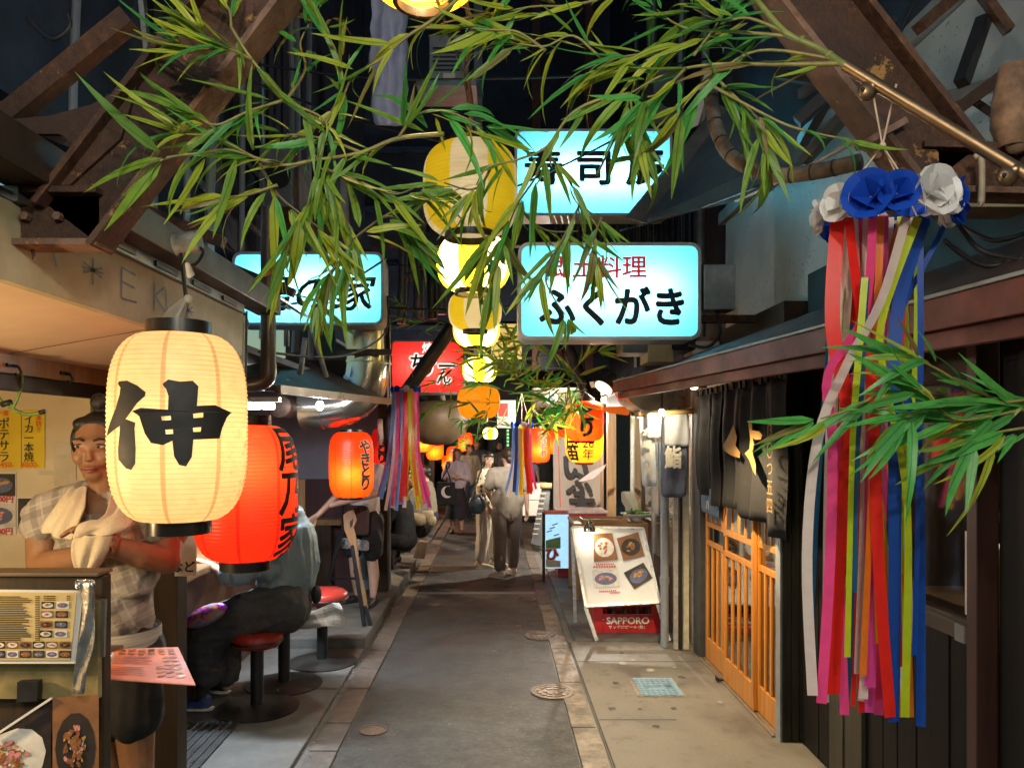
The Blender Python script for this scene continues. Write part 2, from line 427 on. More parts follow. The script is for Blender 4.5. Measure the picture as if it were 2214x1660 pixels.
RUSTL = rust('worn light rust', (.20, .115, .08), (.14, .06, .022), .47)
# ================================================================== ground
g = MB(); g.quad((-25, -10, 0), (25, -10, 0), (25, 70, 0), (-25, 70, 0))
tag(g.build('ground', CONC_D), kind='structure')
g = MB(); g.box(-.89, .465, -4, 40, .001, .006)
tag(g.build('road', ASPH), 'dark speckled asphalt strip down the middle of the alley', kind='structure')
def kerb(name, x0, x1, ys, mat, zt):
    root = bpy.data.objects.new(name, None); COL.objects.link(root); root['kind'] = 'structure'; WL[root.name] = Vector((0, 0, 0))
    y = ys[0]
    while y < ys[1]:
        L = R_.choice([.42, .46, .6, .6])*(1+R_.random()*.1)
        m = MB(); j = R_.uniform(-.006, .006); m.box(x0+j, x1+j, y+.006, y+L-.006, -.04, zt+R_.uniform(-.006, .004))
        m.build('kerb_stone', mat, root, bevel=.006); y += L
    return root
STONE2 = M('brown kerb stone', (.12, .10, .082), .65, 0, .3, 7, .4, (.07, .06, .05), .6)
kerb('kerb_right', .475, .625, (2.6, 8.05), STONE, .016)
kerb('kerb_right', .475, .61, (8.3, 14), STONE2, .016)
kerb('kerb_left', -1.055, -.895, (2.6, 15), STONE2, .02)
m = MB(); m.box(.64, 1.80, 2.0, 6.74, -.02, .012); pv = m.build('pavement', CONC, bevel=.006); tag(pv, 'tan worn concrete apron before the wooden sliding doors', kind='structure')
m = MB(); m.box(.70, 1.80, 6.76, 15, -.02, .02); tag(m.build('pavement', CONC_D, bevel=.008), 'dark concrete apron under the whiteboard and crate', kind='structure')
m = MB(); m.box(-3.3, -1.10, 2.0, 6.45, -.02, .03); tag(m.build('pavement', CONC_D, bevel=.008), 'dark concrete floor under the red stools', kind='structure')
m = MB(); m.box(-3.3, -1.09, 6.46, 11, -.02, .115); tag(m.build('pavement', CONC_D, bevel=.012), 'raised concrete step in front of the second stall', kind='structure')
m = MB(); m.box(-3.3, -1.10, 11.01, 22, -.02, .03); tag(m.build('pavement', CONC_D), 'dark floor strip along the far left stalls', kind='structure')
for jy, jx0, jx1 in ((6.12, .66, 1.66), (4.86, .66, 1.15)):
    m = MB(); m.box(jx0, jx1, jy, jy+.008, .0118, .0135); m.build('joint', M('dirt filled joint', (.03, .026, .022), .8), pv)
m = MB(); m.box(.645, .655, 2.2, 6.7, .0118, .0135); m.build('joint', M('dirt filled joint', (.03, .026, .022), .8), pv)
rj = random.Random(17)
for i in range(14):
    x_ = rj.uniform(.75, 1.6); y_ = rj.uniform(3.4, 6.5); r_ = rj.uniform(.012, .035); m = MB(); m.add([(x_+r_*rj.uniform(.7, 1.2)*math.cos(a*.7), y_+r_*1.3*rj.uniform(.7, 1.2)*math.sin(a*.7), .0132) for a in range(9)], [tuple(range(9))]); m.build('gum_spot', M('trodden gum' if i % 3 else 'pale gum', (.05, .045, .04) if i % 3 else (.30, .27, .22), .8), pv)
# covers in the ground
COVER = M('cast iron cover', (.20, .15, .11), .5, .5, .35, 12, .5, (.09, .07, .055), .6)
def cover(x, y, r, label, zt=.010):
    t = thing('manhole_cover', label, 'manhole cover', (x, y, 0), 'round covers in the alley ground')
    m = MB(); m.lathe([(r*.86, zt-.004), (r*.86, zt), (r*.02, zt)], (x, y, 0), 28); m.build('plate', COVER, t)
    m = MB(); m.lathe([(r, .002), (r, zt+.003), (r*.87, zt+.003), (r*.87, .002)], (x, y, 0), 28, cap=False); m.build('ring', COVER, t)
    if r > .1:
        m = MB()
        for ring, k in ((.35, 6), (.66, 12)):
            for i in range(k):
                a = 2*math.pi*(i+.5*(ring > .5))/k; c = Vector((x+math.cos(a)*ring*r, y+math.sin(a)*ring*r, zt+.002))
                u = Vector((math.cos(a), math.sin(a), 0)); v = Vector((-u.y, u.x, 0))
                m.obox(c, u*r*.09, v*r*.13, Vector((0, 0, .003)))
        m.build('raised_pattern', COVER, t)
cover(.41, 5.40, .155, 'large patterned round cover by the right kerb stones', .014)
cover(-.745, 4.70, .085, 'small plain round cover near the left kerb, closest to view')
cover(.42, 6.93, .15, 'dark round cover beside the right kerb, before the whiteboard', .014)
cover(-.64, 8.23, .07, 'tiny round cover in mid road near the tall tripod sign')
cover(.34, 8.5, .12, 'flat round cover just before the cross drain')
t = thing('drain_grate', 'thin slotted steel drain crossing the alley road', 'drain', (-.2, 8.84, 0))
m = MB(); m.box(-.89, .46, 8.80, 8.815, .002, .012); m.box(-.89, .46, 8.865, 8.88, .002, .012); m.build('frame', GREYP, t)
for i in range(45):
    m = MB(); x = -.88+i*.0297; m.box(x, x+.012, 8.817, 8.863, .002, .011); m.build('bar', GREYP, t)
t = thing('meter_cover', 'pale blue square meter lid with embossed text in the pavement', 'cover', (1.155, 5.5, .012))
m = MB(); m.box(.985, 1.325, 5.29, 5.71, .010, .016); m.build('frame', STONE, t, bevel=.002)
BLUEC = M('pale blue enamel', (.22, .36, .46), .4, .2, .15, 10, .2, (.12, .2, .26), .4)
m = MB(); m.box(1.02, 1.31, 5.31, 5.69, .015, .020); m.build('lid', BLUEC, t, bevel=.002)
m = MB()
for i in range(9):
    for j in range(7):
        if 3 <= i <= 5 and 2 <= j <= 4: continue
        x = 1.035+j*.038; y = 5.33+i*.039
        m.obox((x, y, .0205), (.012, .008, 0), (-.004, .006, 0), (0, 0, .0015))
m.build('embossing', M('blue grey emboss', (.12, .2, .27), .4, .2, .1, 10, 0), t)
flat('lettering', letters('止水栓', .07, .01), M('blue grey emboss', (.12, .2, .27)), t, (1.165, 5.5, .0215), (1, 0, 0), (0, 1, 0))
# gravel grit caught along the left kerb
m = MB()
for i in range(110):
    x = R_.gauss(-1.075, .02); y = R_.uniform(4.2, 10); r = R_.uniform(.003, .009)
    m.ball((x, y, .028+r*.3), (r, r*1.2, r*.7), 6)
for i in range(120):
    x = R_.uniform(-.85, .62); y = R_.uniform(3.6, 9); r = R_.uniform(.003, .007)
    m.ball((x, y, .009), (r, r*1.3, r*.5), 6)
tag(m.build('grit', M('pale grit', (.24, .21, .17), .8, 0, .3, 20, 0)), 'loose pale grit and crumbs along the kerb', 'grit', kind='stuff')
t = thing('rubber_mat', 'ridged black rubber mat on the floor below the counter', 'mat', (-1.62, 4.3, .03))
m = MB(); m.box(-1.95, -1.58, 3.7, 4.75, .032, .042); m.build('base', M('black rubber', (.02, .021, .022), .5, 0, .3, 9, .1), t)
for i in range(7):
    m = MB(); x = -1.93+i*.05; m.bar((x, 3.71, .046), (x, 4.74, .046), .014, .009); m.build('ridge', M('grey rubber', (.05, .052, .055), .35, 0, .3, 9, .1), t)

# ================================================================== near left food stall
t = thing('food_stall', 'near left stall with grimy cream fascia scrawled with marker graffiti', 'stall', (-1.2, 2.4, 0))
m = MB(); m.box(-1.235, -1.20, .9, 3.66, 2.185, 2.385); fa = m.build('fascia', CREAMP, t, bevel=.003)
m = MB(); m.box(-1.26, -1.197, 3.662, 3.70, 2.05, 2.385); m.build('end_cap', GALV, t, bevel=.003)
m = MB(); m.slab([(-1.238, .9, 2.19), (-1.238, 3.655, 2.19), (-1.75, 3.655, 2.10), (-1.75, .9, 2.10)], (0, 0, .02)); m.build('soffit', SOFF, t)
for yy in (1.6, 2.75):
    m = MB(); m.slab([(-1.24, yy, 2.188), (-1.24, yy+.004, 2.188), (-1.748, yy+.004, 2.098), (-1.748, yy, 2.098)], (0, 0, -.0015)); m.build('panel_joint', M('brown panel joint', (.20, .14, .08)), t)  # thin brown strip along each soffit joint
m = MB(); m.box(-1.80, -1.752, .9, 3.55, 2.03, 2.118); hb = m.build('header_beam', TANW, t, bevel=.004)
m = MB(); m.box(-1.80, -1.758, .9, 3.55, 1.97, 2.028); m.build('header_rail', DARKWY, t, bevel=.004)
for yy in (2.78, 3.12):
    m = MB(); m.tube([(-1.75, yy, 2.06), (-1.725, yy, 2.055), (-1.715, yy, 2.035), (-1.725, yy, 2.02), (-1.738, yy, 2.03)], .005, 6)
    m.box(-1.752, -1.744, yy-.03, yy+.03, 2.052, 2.066); m.build('hook', BLACK, t)
m = MB(); m.box(-3.1, -1.895, 3.60, 3.66, 0, 2.3); m.build('partition_wall', CREAMW, t)
m = MB(); m.box(-1.893, -1.60, 3.59, 3.67, 0, 2.3); m.build('partition_board', wood('brown partition board', (.15, .10, .06), 2), t, bevel=.004)
m = MB(); m.box(-3.16, -3.1, .2, 3.66, 0, 2.4); m.build('side_wall', CREAMW, t)
m = MB(); m.box(-3.16, -1.803, .2, 3.66, 2.32, 2.36); m.build('ceiling', CREAMW, t)
m = MB(); m.box(-1.575, -1.465, 3.54, 3.655, .03, 2.12); m.build('post', DARKW, t, bevel=.004)
for x0, mt in ((-1.70, GALV), (-1.645, DARKW), (-1.60, GALV)):
    m = MB(); m.box(x0, x0+.03, 3.545, 3.585, .03, 1.45); m.build('door_track', mt, t)
m = MB(); m.box(-2.9, -1.2, .5, 3.66, 2.387, 2.41); m.build('roof_sheet', GALV, t)
MARK = M('blue grey marker', (.16, .19, .24), .6, 0, .3, 20, 0)
def line_strokes(segs, wd):
    v = []; f = []
    for a, b in segs:
        a = Vector(a); b = Vector(b); d = (b-a).normalized(); n = Vector((-d.y, d.x))*wd/2; k = len(v)
        v += [tuple(a-n), tuple(b-n), tuple(b+n), tuple(a+n)]; f.append((k, k+1, k+2, k+3))
    return v, f
tags = [[((0, .4), (0, 1)), ((0, 1), (.4, .6)), ((.0, .6), (.5, .55)), ((.55, 1), (.8, .2))],
        [((.5, .9), (.5, .1)), ((.15, .65), (.85, .4)), ((.15, .35), (.85, .7)), ((.1, .5), (.9, .55))],
        [((.1, 0), (.1, 1)), ((.1, 1), (.75, .95)), ((.1, .55), (.7, .5)), ((.1, 0), (.8, .05))],
        [((.1, 0), (.15, 1)), ((.15, .55), (.7, 1)), ((.2, .5), (.75, .05)), ((.75, .95), (.8, .1))],
        [((.5, .9), (.5, .1)), ((.15, .7), (.85, .35)), ((.15, .3), (.85, .7)), ((.1, .5), (.9, .5))]]
for k, s in enumerate(tags):
    yy = 1.98+k*.235
    m = MB(); v, f = line_strokes(s, .075)
    m.add([(-1.1985, yy+a*.15, 2.245+b*.10) for a, b in v], f); m.build('graffiti', MARK, fa)
# gutter, brackets and slatted roof above the stall
t = thing('roof_gutter', 'dark brown box gutter above the graffiti fascia', 'gutter', (-1.15, 2.8, 2.42))
m = MB(); m.box(-1.22, -1.10, .9, 3.95, 2.425, 2.53); m.build('trough', M('brown gutter metal', (.05, .032, .022), .5, .2, .3, 5, .15, (.02, .014, .01), .6), t, bevel=.004)
m = MB(); m.box(-1.225, -1.18, 1.9, 3.62, 2.385, 2.423); m.build('track', GALV, t)
for i in range(5):
    m = MB(); m.box(-1.178, -1.172, 2.0+i*.33, 2.18+i*.33, 2.393, 2.413); m.build('slot', BLACK, t)
t = thing('slatted_roof', 'dark metal slatted canopy over the left stall', 'canopy', (-1.8, 3, 2.6))
SLAT = M('blue grey slat metal', (.10, .12, .15), .35, .7, .3, 4, .08)
for i in range(11):
    x = -1.28-i*.135; z = 2.62+i*.055
    m = MB(); m.bar((x, .8, z), (x, 5.2, z), .07, .012, (.35, 0, 1)); m.build('slat', SLAT, t)
for yy in (1.2, 2.3, 3.4, 4.6):
    m = MB(); m.bar((-1.2, yy, 2.66), (-2.75, yy, 3.29), .05, .05); m.build('rafter', RUSTB, t)
t = thing('perforated_channel', 'slotted steel channel with punched holes under the left roof', 'steel channel', (-1.5, 2, 2.7))
m = MB(); m.bar((-1.25, 1.0, 2.56), (-1.25, 3.4, 2.56), .006, .09); m.build('web', RUSTB, t)
for i in range(16):
    m = MB(); m.obox((-1.2455, 1.15+i*.14, 2.57+(i % 2)*.025-.012), (.001, 0, 0), (0, .018, 0), (0, 0, .007)); m.build('punched_hole', M('light through hole', (.35, .42, .45), .5), t)  # pale plates stand for light showing through the holes

# ================================================================== second left stall
t = thing('food_stall', 'second left stall with wooden counter behind the stools', 'stall', (-2.2, 5.5, 0))
m = MB(); m.box(-2.35, -1.86, 3.75, 7.3, .92, .965); m.build('counter_top', wood('counter wood', (.22, .12, .05), 1, .35), t, bevel=.006)
m = MB(); m.box(-2.30, -2.0, 3.75, 7.3, .03, .915); m.build('counter_front', wood('counter front wood', (.07, .03, .016), 2), t)
m = MB(); m.box(-3.3, -3.24, 3.68, 8.0, 0, 2.6); m.build('back_wall', wood('stall back boards', (.20, .12, .06), 2), t)
BLUEG = M('haze coloured wall', (.20, .235, .32), .7, 0, .12, 1.2, .05, (.12, .14, .19), .6)  # smoke haze of the stall is put into this wall colour
m = MB(); m.box(-3.2, -1.16, 8.50, 8.56, .115, 2.62); m.build('end_wall', BLUEG, t)
m = MB(); m.box(-2.06, -1.52, 8.38, 8.48, .115, 1.34); m.build('end_panel', wood('maroon panel', (.055, .025, .028), 2), t, bevel=.004)
m = MB(); m.box(-2.22, -2.065, 8.34, 8.48, .115, 1.34); m.build('end_post', TANW, t, bevel=.005)
m = MB(); m.box(-3.3, -1.45, 3.72, 8.5, 2.30, 2.34); m.build('ceiling', BLUEG, t)
m = MB(); m.box(-1.27, -1.17, 8.36, 8.48, .115, 2.5); m.build('post', DARKW, t, bevel=.004)
a, b, c, d = P(470, 810, 4.35), P(598, 842, 4.35), P(840, 868, 6.35), P(640, 775, 6.35)
m = MB(); m.slab([a, b, c, d], (0, 0, .02)); m.build('awning_sheet', M('sooty awning sheet', (.045, .047, .05), .7, .1, .4, 5, .2, (.02, .018, .016), .7), t)
for i in range(7):
    k = i/6; m = MB(); m.bar(a.lerp(b, k)+Vector((0, 0, -.012)), d.lerp(c, k)+Vector((0, 0, -.012)), .02, .02); m.build('awning_batten', DARKWY, t)
m = MB(); m.bar(b+Vector((.01, 0, 0)), c+Vector((.01, 0, 0)), .03, .05); m.build('awning_edge', PIPEB, t)
p0 = P(480, 908, 4.5)
m = MB(); m.box(-2.3, -1.32, 4.9, 4.98, 2.10, 2.17); m.build('roller_case', STEEL, t, bevel=.01)
t = thing('fluorescent_tube', 'bare white fluorescent tube lamp under the left awning', 'lamp', P(545, 878, 5.2))
q = P(545, 878, 5.2)
m = MB(); m.tube([q+Vector((-.36, 0, 0)), q+Vector((.15, 0, 0))], .022, 10); m.build('tube', glow('white tube glow', (.92, .97, 1.0), 9), t, smooth=True, auto=.8)
m = MB(); m.box(q.x-.40, q.x+.19, q.y-.03, q.y+.03, q.z+.028, q.z+.06); m.build('housing', WHITEP, t)
lamp('AREA', t, q+Vector((-.1, 0, -.03)), 44, (.80, .90, 1.0), size=(.5, .05))
t = thing('added_awning_bulb', 'small bulb added under the left awning edge to brighten the tassel and stools', 'lamp', (-1.22, 5.35, 2.03))  # added bulb, brightens the tassel, stools and easel
m = MB(); m.ball((-1.22, 5.35, 2.02), (.028, .028, .036), 12); m.build('bulb', glow('added cool bulb', (1, .95, .85), 8), t, smooth=True)
m = MB(); m.tube([(-1.22, 5.35, 2.05), (-1.22, 5.35, 2.12)], .014, 8); m.build('socket', BLACK, t)
lamp('POINT', t, (-1.22, 5.35, 1.96), 22, (1, .94, .84), .04)
# roof hardware over stall two
t = thing('ceiling_bulb', 'warm bulb hanging inside the near left stall', 'lamp', (-1.95, 1.7, 1.85))
m = MB(); m.ball((-1.95, 1.7, 1.62), (.035, .035, .045), 12); m.build('bulb', glow('warm bulb glow', (1, .74, .38), 12), t, smooth=True)
m = MB(); m.tube([(-1.95, 1.7, 1.66), (-1.95, 1.7, 2.30)], .012, 8); m.build('socket', BLACK, t)
lamp('POINT', t, (-1.95, 1.7, 1.55), 30, (1, .70, .36), .05)
t = thing('exhaust_duct', 'shiny stainless exhaust duct with rounded elbow above the left stall', 'duct', P(790, 900, 6.3))
Yd = 6.3
def px(x, y): return P(x, y, Yd)
out = [px(735, 690), px(838, 690)]
for i in range(9):
    a = math.pi/2*i/8; out.append(px(838-70+70*math.cos(a), 835+70*math.sin(a)))
out += [px(640, 895), px(610, 872), px(640, 858), px(720, 862), px(735, 845)]
dp = curve_pts([px(788, 660), px(788, 720), px(788, 790), px(776, 836), px(742, 866), px(700, 876), px(640, 878)], 5)
m = MB(); m.tube([p_+Vector((0, .2, 0)) for p_ in dp], .185, 28); m.build('shell', STEEL, t, smooth=True, auto=.7)
for i_ in (3, 9, 15, 18, 21, 26):
    m = MB(); m.tube([dp[i_]+Vector((0, .2, 0)), dp[i_].lerp(dp[i_+1], .3)+Vector((0, .2, 0))], .192, 28); m.build('seam_band', STEEL, t, smooth=True, auto=.6)
m = MB(); q = px(790, 762); m.box(px(735, 0).x-.02, px(848, 0).x, 6.26, 6.298, q.z-.025, q.z+.025); m.build('strap', PIPEB, t, bevel=.004)
m = MB(); q = px(618, 880); m.lathe([(.05, -.16), (.09, -.14), (.09, .14), (.05, .16)], (0, 0, 0), 16)
m.v = [Vector((v.x+q.x, v.z+q.y-.05, v.y+q.z)) for v in m.v]; m.build('fan_end', M('brown fan housing', (.09, .06, .05), .4, .4), t, smooth=True, auto=.6)
t = thing('downpipe', 'brown rainwater downpipe with elbow left of the big blue sign', 'pipe', (-1.15, 3.9, 2.1))
a = P(580, 450, 3.9); b = P(580, 790, 3.9)
m = MB(); m.tube([a, b], .038, 14); m.build('pipe', PIPEB, t, smooth=True, auto=.7)
m = MB(); m.tube(curve_pts([b+Vector((0, 0, .01)), P(578, 815, 3.9), P(560, 828, 3.9), P(520, 832, 3.9)], 4), .041, 14); m.build('elbow', PIPEB, t, smooth=True, auto=.7)
for i, (pts, r) in enumerate([([P(660, 730, 5.3), P(652, 790, 5.3), P(648, 810, 5.3)], .018), ([P(672, 700, 5.3), P(690, 760, 5.3), P(705, 815, 5.3)], .018)]):
    m = MB(); m.tube(curve_pts(pts, 4), r, 8)
    tag(m.build('conduit_pipe', GREYP, smooth=True), ['straight', 'bent'][i]+' grey conduit standing on the left awning', 'pipe', 'grey conduits on the awning')
# upper left building
t = thing('building', 'dark upper storey of the left row, above the stalls', 'building', (-2.2, 7, 2.6))
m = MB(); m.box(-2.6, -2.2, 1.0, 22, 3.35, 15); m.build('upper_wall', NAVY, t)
m = MB(); m.box(-3.3, -1.5, 8.0, 22, 2.35, 2.60); m.build('floor_edge', DARKWY, t)
for i, yy in enumerate((5.0, 6.6, 8.4, 10.4)):
    m = MB(); m.box(-2.198, -2.17, yy, yy+.9, 3.1, 4.2); wd = m.build('window', M('dark pane', (.03, .045, .07), .15, 0, .2, 2, 0), t)
    for z in (3.1, 3.65, 4.17):
        m = MB(); m.box(-2.168, -2.15, yy, yy+.9, z, z+.04); m.build('bar', GREYP, wd)
for i in range(9):
    m = MB(); m.box(-2.195, -2.18, 3.9+i*.5, 3.92+i*.5, 4.4, 7.8); m.build('wall_joint', BLACK, t)
# ---------------- far left row
t = thing('stall_row', 'far left row of open-front stalls with dark timber posts', 'stalls', (-1.6, 14, 0))
m = MB(); m.box(-3.3, -3.2, 7.7, 22, 0, 2.35); m.build('back_wall', wood('far stall boards', (.16, .09, .05), 2), t)
for yy in (9.8, 11.8, 14.0, 16.5):
    m = MB(); m.box(-1.42, -1.30, yy, yy+.12, .03, 2.35); m.build('post', DARKW, t)
    m = MB(); m.box(-3.2, -1.6, yy, yy+.05, .03, 2.35); m.build('divider', wood('divider boards', (.10, .06, .04), 2), t)
m = MB(); m.box(-2.1, -1.65, 8.2, 16.4, .86, .92); m.build('counter_top', wood('counter wood', (.22, .12, .05), 1, .35), t)
m = MB(); m.box(-2.05, -1.75, 8.2, 16.4, .03, .855); m.build('counter_front', DARKW, t)
m = MB(); m.box(-1.55, -1.25, 8.0, 16.6, 2.16, 2.33); m.build('shop_header', wood('header boards', (.08, .05, .03), 1), t)
t = thing('ceiling_bulb', 'warm bulb glowing inside the far left stalls', 'lamp', (-2.0, 10.8, 2.1))
m = MB(); m.ball((-2.0, 10.8, 2.08), (.05, .05, .06), 12); m.build('bulb', glow('warm bulb glow', (1, .74, .38), 12), t, smooth=True)
lamp('POINT', t, (-2.0, 10.8, 2.0), 90, (1, .72, .42), .06)
t = thing('ceiling_bulb', 'pale bulb glowing deep in the far left stalls', 'lamp', (-2.2, 15, 2.1))
m = MB(); m.ball((-2.2, 15.2, 2.08), (.05, .05, .06), 12); m.build('bulb', glow('warm bulb glow', (1, .74, .38), 12), t, smooth=True)
lamp('POINT', t, (-2.2, 15.2, 2.0), 110, (1, .82, .6), .06)
# beige hood
q = P(945, 905, 10.2)
t = thing('vent_hood', 'beige rounded vent hood above the far left stall', 'vent hood', q)
m = MB(); m.lathe([(.02, -.36), (.2, -.33), (.36, -.2), (.42, -.02), (.40, .12), (.3, .22), (.05, .25)], (q.x, q.y, q.z), 24)
m.build('shell', M('beige enamel', (.15, .095, .045), .6, 0, .2, 3, .15, (.07, .05, .03), .6), t, smooth=True)
m = MB(); m.tube([q+Vector((0, 0, .2)), q+Vector((-.1, 0, .9))], .12, 12); m.build('flue', M('beige enamel', (.42, .33, .20)), t, smooth=True, auto=.7)
# ================================================================== right sushi shop
t = thing('sushi_shop', 'right shop with honey wood sliding doors under a red-brown eave', 'shop', (1.8, 5.3, 0))
m = MB(); m.box(1.90, 2.10, 2.0, 6.32, 2.50, 3.56)
PANEL = M('mould-flecked grey wall', (.34, .37, .38), .55, 0, .12, 2, .1, (.17, .17, .16), .5)
def mould():
    m, tt, n, b = _new('mould-flecked wall sheet'); v, tc, oi = _coords(tt)
    g = _noise(tt, v, 2.2, 4); f = _noise(tt, v, 42, 5, .7)
    c = _ramp(tt, g, [(.3, (.30, .335, .345)), (.7, (.48, .52, .53))])
    k = _math(tt, 'MULTIPLY', _ramp(tt, f, [(.60, (0, 0, 0)), (.64, (1, 1, 1))]), _ramp(tt, g, [(.42, (0, 0, 0)), (.56, (1, 1, 1))]))
    c = _mix(tt, k, c, (.02, .018, .016)); tt.links.new(c, b.inputs['Base Color']); b.inputs['Roughness'].default_value = .38; return m
m.build('upper_wall', mould(), t)
m = MB(); m.box(1.86, 2.2, 1.1, 6.40, 3.565, 3.66); m.build('upper_cornice', GREYP, t, bevel=.005)
# eave: fascia in two tiers, soffit boards, rafters
class EB(MB):                      # the eave runs slightly askew to the alley
    def build(s, *a, **k):
        for v in s.v: d = 6.3-v.y; v.z -= .018*d; v.x += .05*d*max(0, min(1, (1.95-v.x)/.9))
        return MB.build(s, *a, **k)
m = EB(); m.slab([(1.0, 6.30, 2.215), (1.0, 1.2, 2.215), (1.92, 1.2, 2.56), (1.92, 6.30, 2.56)], (0, 0, .03)); m.build('roof_sheet', M('dark roof sheet', (.045, .022, .018), .7, 0, .3, 4, .1), t)
m = EB(); m.box(.975, .998, 1.2, 6.32, 2.165, 2.25); m.build('fascia', REDBR, t, bevel=.003)
m = EB(); m.box(1.0, 1.03, 1.2, 6.26, 2.115, 2.163); m.build('lower_fascia', REDBR, t, bevel=.003)
m = EB(); m.box(.97, 1.02, 1.2, 6.325, 2.252, 2.262); m.build('drip_edge', GREYP, t)
for i in range(8):
    x = 1.04+i*.105; z = 2.170+i*.040
    m = EB(); m.slab([(x, 1.2, z), (x, 6.28, z), (x+.10, 6.28, z+.038), (x+.10, 1.2, z+.038)], (0, 0, .012)); m.build('soffit_board', DARKWY, t)
for i in range(9):
    y = 1.7+i*.56; m = EB(); m.bar((1.03, y, 2.148), (1.88, y, 2.46), .045, .05); m.build('rafter', DARKWY, t)
# wall around the doors
m = MB(); m.box(1.74, 1.95, 4.62, 6.22, 1.98, 2.62); m.build('door_header', DARKWY, t)
m = MB(); m.box(1.66, 1.80, 6.22, 6.42, .012, 2.34); m.build('corner_post', M('dark grey post', (.035, .037, .038), .55, 0, .25, 4, .1), t, bevel=.004)
m = MB(); m.box(1.672, 1.685, 4.50, 4.575, .012, 2.30); m.build('steel_edge_strip', GREYP, t)
for i in range(3):
    m = MB(); m.box(1.690+i*.05, 1.736+i*.05, 4.50, 4.58, .012, 2.30); m.build('post_plank', wood('olive grey plank', (.05, .043, .03), 2), t, bevel=.003)
m = MB(); m.box(1.655, 1.76, 4.58, 6.22, .012, .022); sill = m.build('door_sill', M('worn sill', (.16, .12, .08), .5), t)
for xx in (1.672, 1.700):
    m = MB(); m.box(xx, xx+.008, 4.59, 6.21, .023, .028); m.build('door_rail', CHROME, sill)
FROST = paperlike('frosted door glass', (.55, .5, .42), .6)
DGL = glass('door glass', (.35, .36, .34), .25)
leaves = [(5.60, 6.20, 1.700), (4.97, 5.62, 1.672), (4.60, 4.99, 1.700)]
for k, (y0, y1, x) in enumerate(leaves):
    dr = bpy.data.objects.new('door', None); COL.objects.link(dr); WL[dr.name] = Vector((x, (y0+y1)/2, .03))
    dr.parent = t; dr.location = Vector((x, (y0+y1)/2, .03))-WL[t.name]
    def bx(name, ya, yb, za, zb, dx=.026, mat=HONEY, off=0, bv=.003):
        m = MB(); m.box(x+off, x+off+dx, ya, yb, za, zb); return m.build(name, mat, dr, bevel=bv)
    st = .042
    bx('stile', y0, y0+st, .03, 1.97); bx('stile', y1-st, y1, .03, 1.97)
    bx('bottom_board', y0+st, y1-st, .03, .20)
    for z in (.94, 1.09, 1.92): bx('rail', y0+st, y1-st, z, z+.04, .024, HONEY, .001)
    n = 3 if y1-y0 > .45 else 2
    for i in range(1, n+1):
        yc = y0+st+(y1-y0-2*st)*i/(n+1)
        bx('slat', yc-.014, yc+.014, .20, .94, .020, HONEY, .002, .002)
        bx('slat', yc-.010, yc+.010, 1.13, 1.92, .018, HONEY, .003, .002)
    bx('lower_pane', y0+st, y1-st, .20, .94, .004, DGL, .013, 0)
    bx('middle_pane', y0+st, y1-st, .98, 1.09, .004, DGL, .013, 0)
    bx('upper_pane', y0+st, y1-st, 1.13, 1.92, .004, FROST, .013, 0)
    if k == 1: bx('handle', y1-.035, y1-.012, .98, 1.08, .006, BLACK, -.006, 0)
m = MB(); m.box(2.30, 2.36, 4.4, 6.5, 0, 2.6); m.build('inner_wall', wood('inner wall boards', (.24, .15, .08), 2), t)
m = MB(); q = Vector((1.62, 5.62, .02)); m.box(q.x, q.x+.05, q.y-.012, q.y+.012, .022, .034); m.box(q.x, q.x+.012, q.y-.03, q.y+.03, .022, .05)
m.build('door_latch', BLACK, t)
t = thing('eave_lamp', 'warm lamp under the eave lighting the wooden doors', 'lamp', (1.18, 4.55, 2.15))
m = MB(); m.lathe([(.03, .05), (.06, .03), (.075, -.03)], (1.18, 4.55, 2.12), 16, cap=False); m.build('shade', BLACK, t, smooth=True)
m = MB(); m.ball((1.18, 4.55, 2.11), .03, 10); m.build('bulb', glow('warm bulb glow', (1, .74, .38), 12), t, smooth=True)
lamp('SPOT', t, (1.18, 4.55, 2.06), 140, (1, .74, .40), .04, rot=(math.radians(10), math.radians(-6), 0), spot=math.radians(112))
t = thing('hood_lamp', 'small warm bulb under the far end of the red-brown eave', 'lamp', (1.33, 6.12, 2.0))
m = MB(); m.ball((1.33, 6.12, 2.0), .026, 12); m.build('bulb', glow('warm bulb glow', (1, .74, .38), 12), t, smooth=True)
m = MB(); m.tube([(1.33, 6.12, 2.02), (1.33, 6.12, 2.20)], .010, 8); m.build('stem', BLACK, t)
lamp('POINT', t, (1.33, 6.12, 1.95), 4.5, (1, .84, .58), .035)
# ---------------- nearer right shop
t = thing('dark_shop', 'near right dark timber shop front with a glass window', 'shop', (1.85, 3.2, 0))
yy = 2.90
while yy < 4.46:
    wd_ = .11+R_.random()*.05; m = MB(); j = R_.uniform(-.004, .004); m.box(1.80+j, 1.86, yy, min(4.49, yy+wd_-.006), .012, 1.02); m.build('plank', wood(R_.choice(['black boards', 'black brown boards']), (.007, .006, .005) if R_.random() < .5 else (.010, .008, .006), 2, .6), t, bevel=.003); yy += wd_
for i, (y0, y1) in enumerate(((3.72, 3.90), (3.92, 4.08))):
    m = MB(); m.box(1.775, 1.798, y0, y1, .012, .95); m.build('wall_plank', wood('olive grey plank', (.05, .043, .03), 2), t, bevel=.003)
m = MB(); m.box(1.785, 1.85, 2.92, 4.0, 1.022, 1.085); m.build('window_sill', wood('brown sill', (.07, .045, .03), 1), t, bevel=.004)
m = MB(); m.box(1.80, 1.84, 2.92, 4.0, 2.02, 2.16); m.build('window_head', DARKWY, t)
m = MB(); m.box(1.80, 1.86, 3.99, 4.49, 1.02, 2.3); m.build('side_panel', wood('black boards', (.007, .006, .005), 2, .6), t)
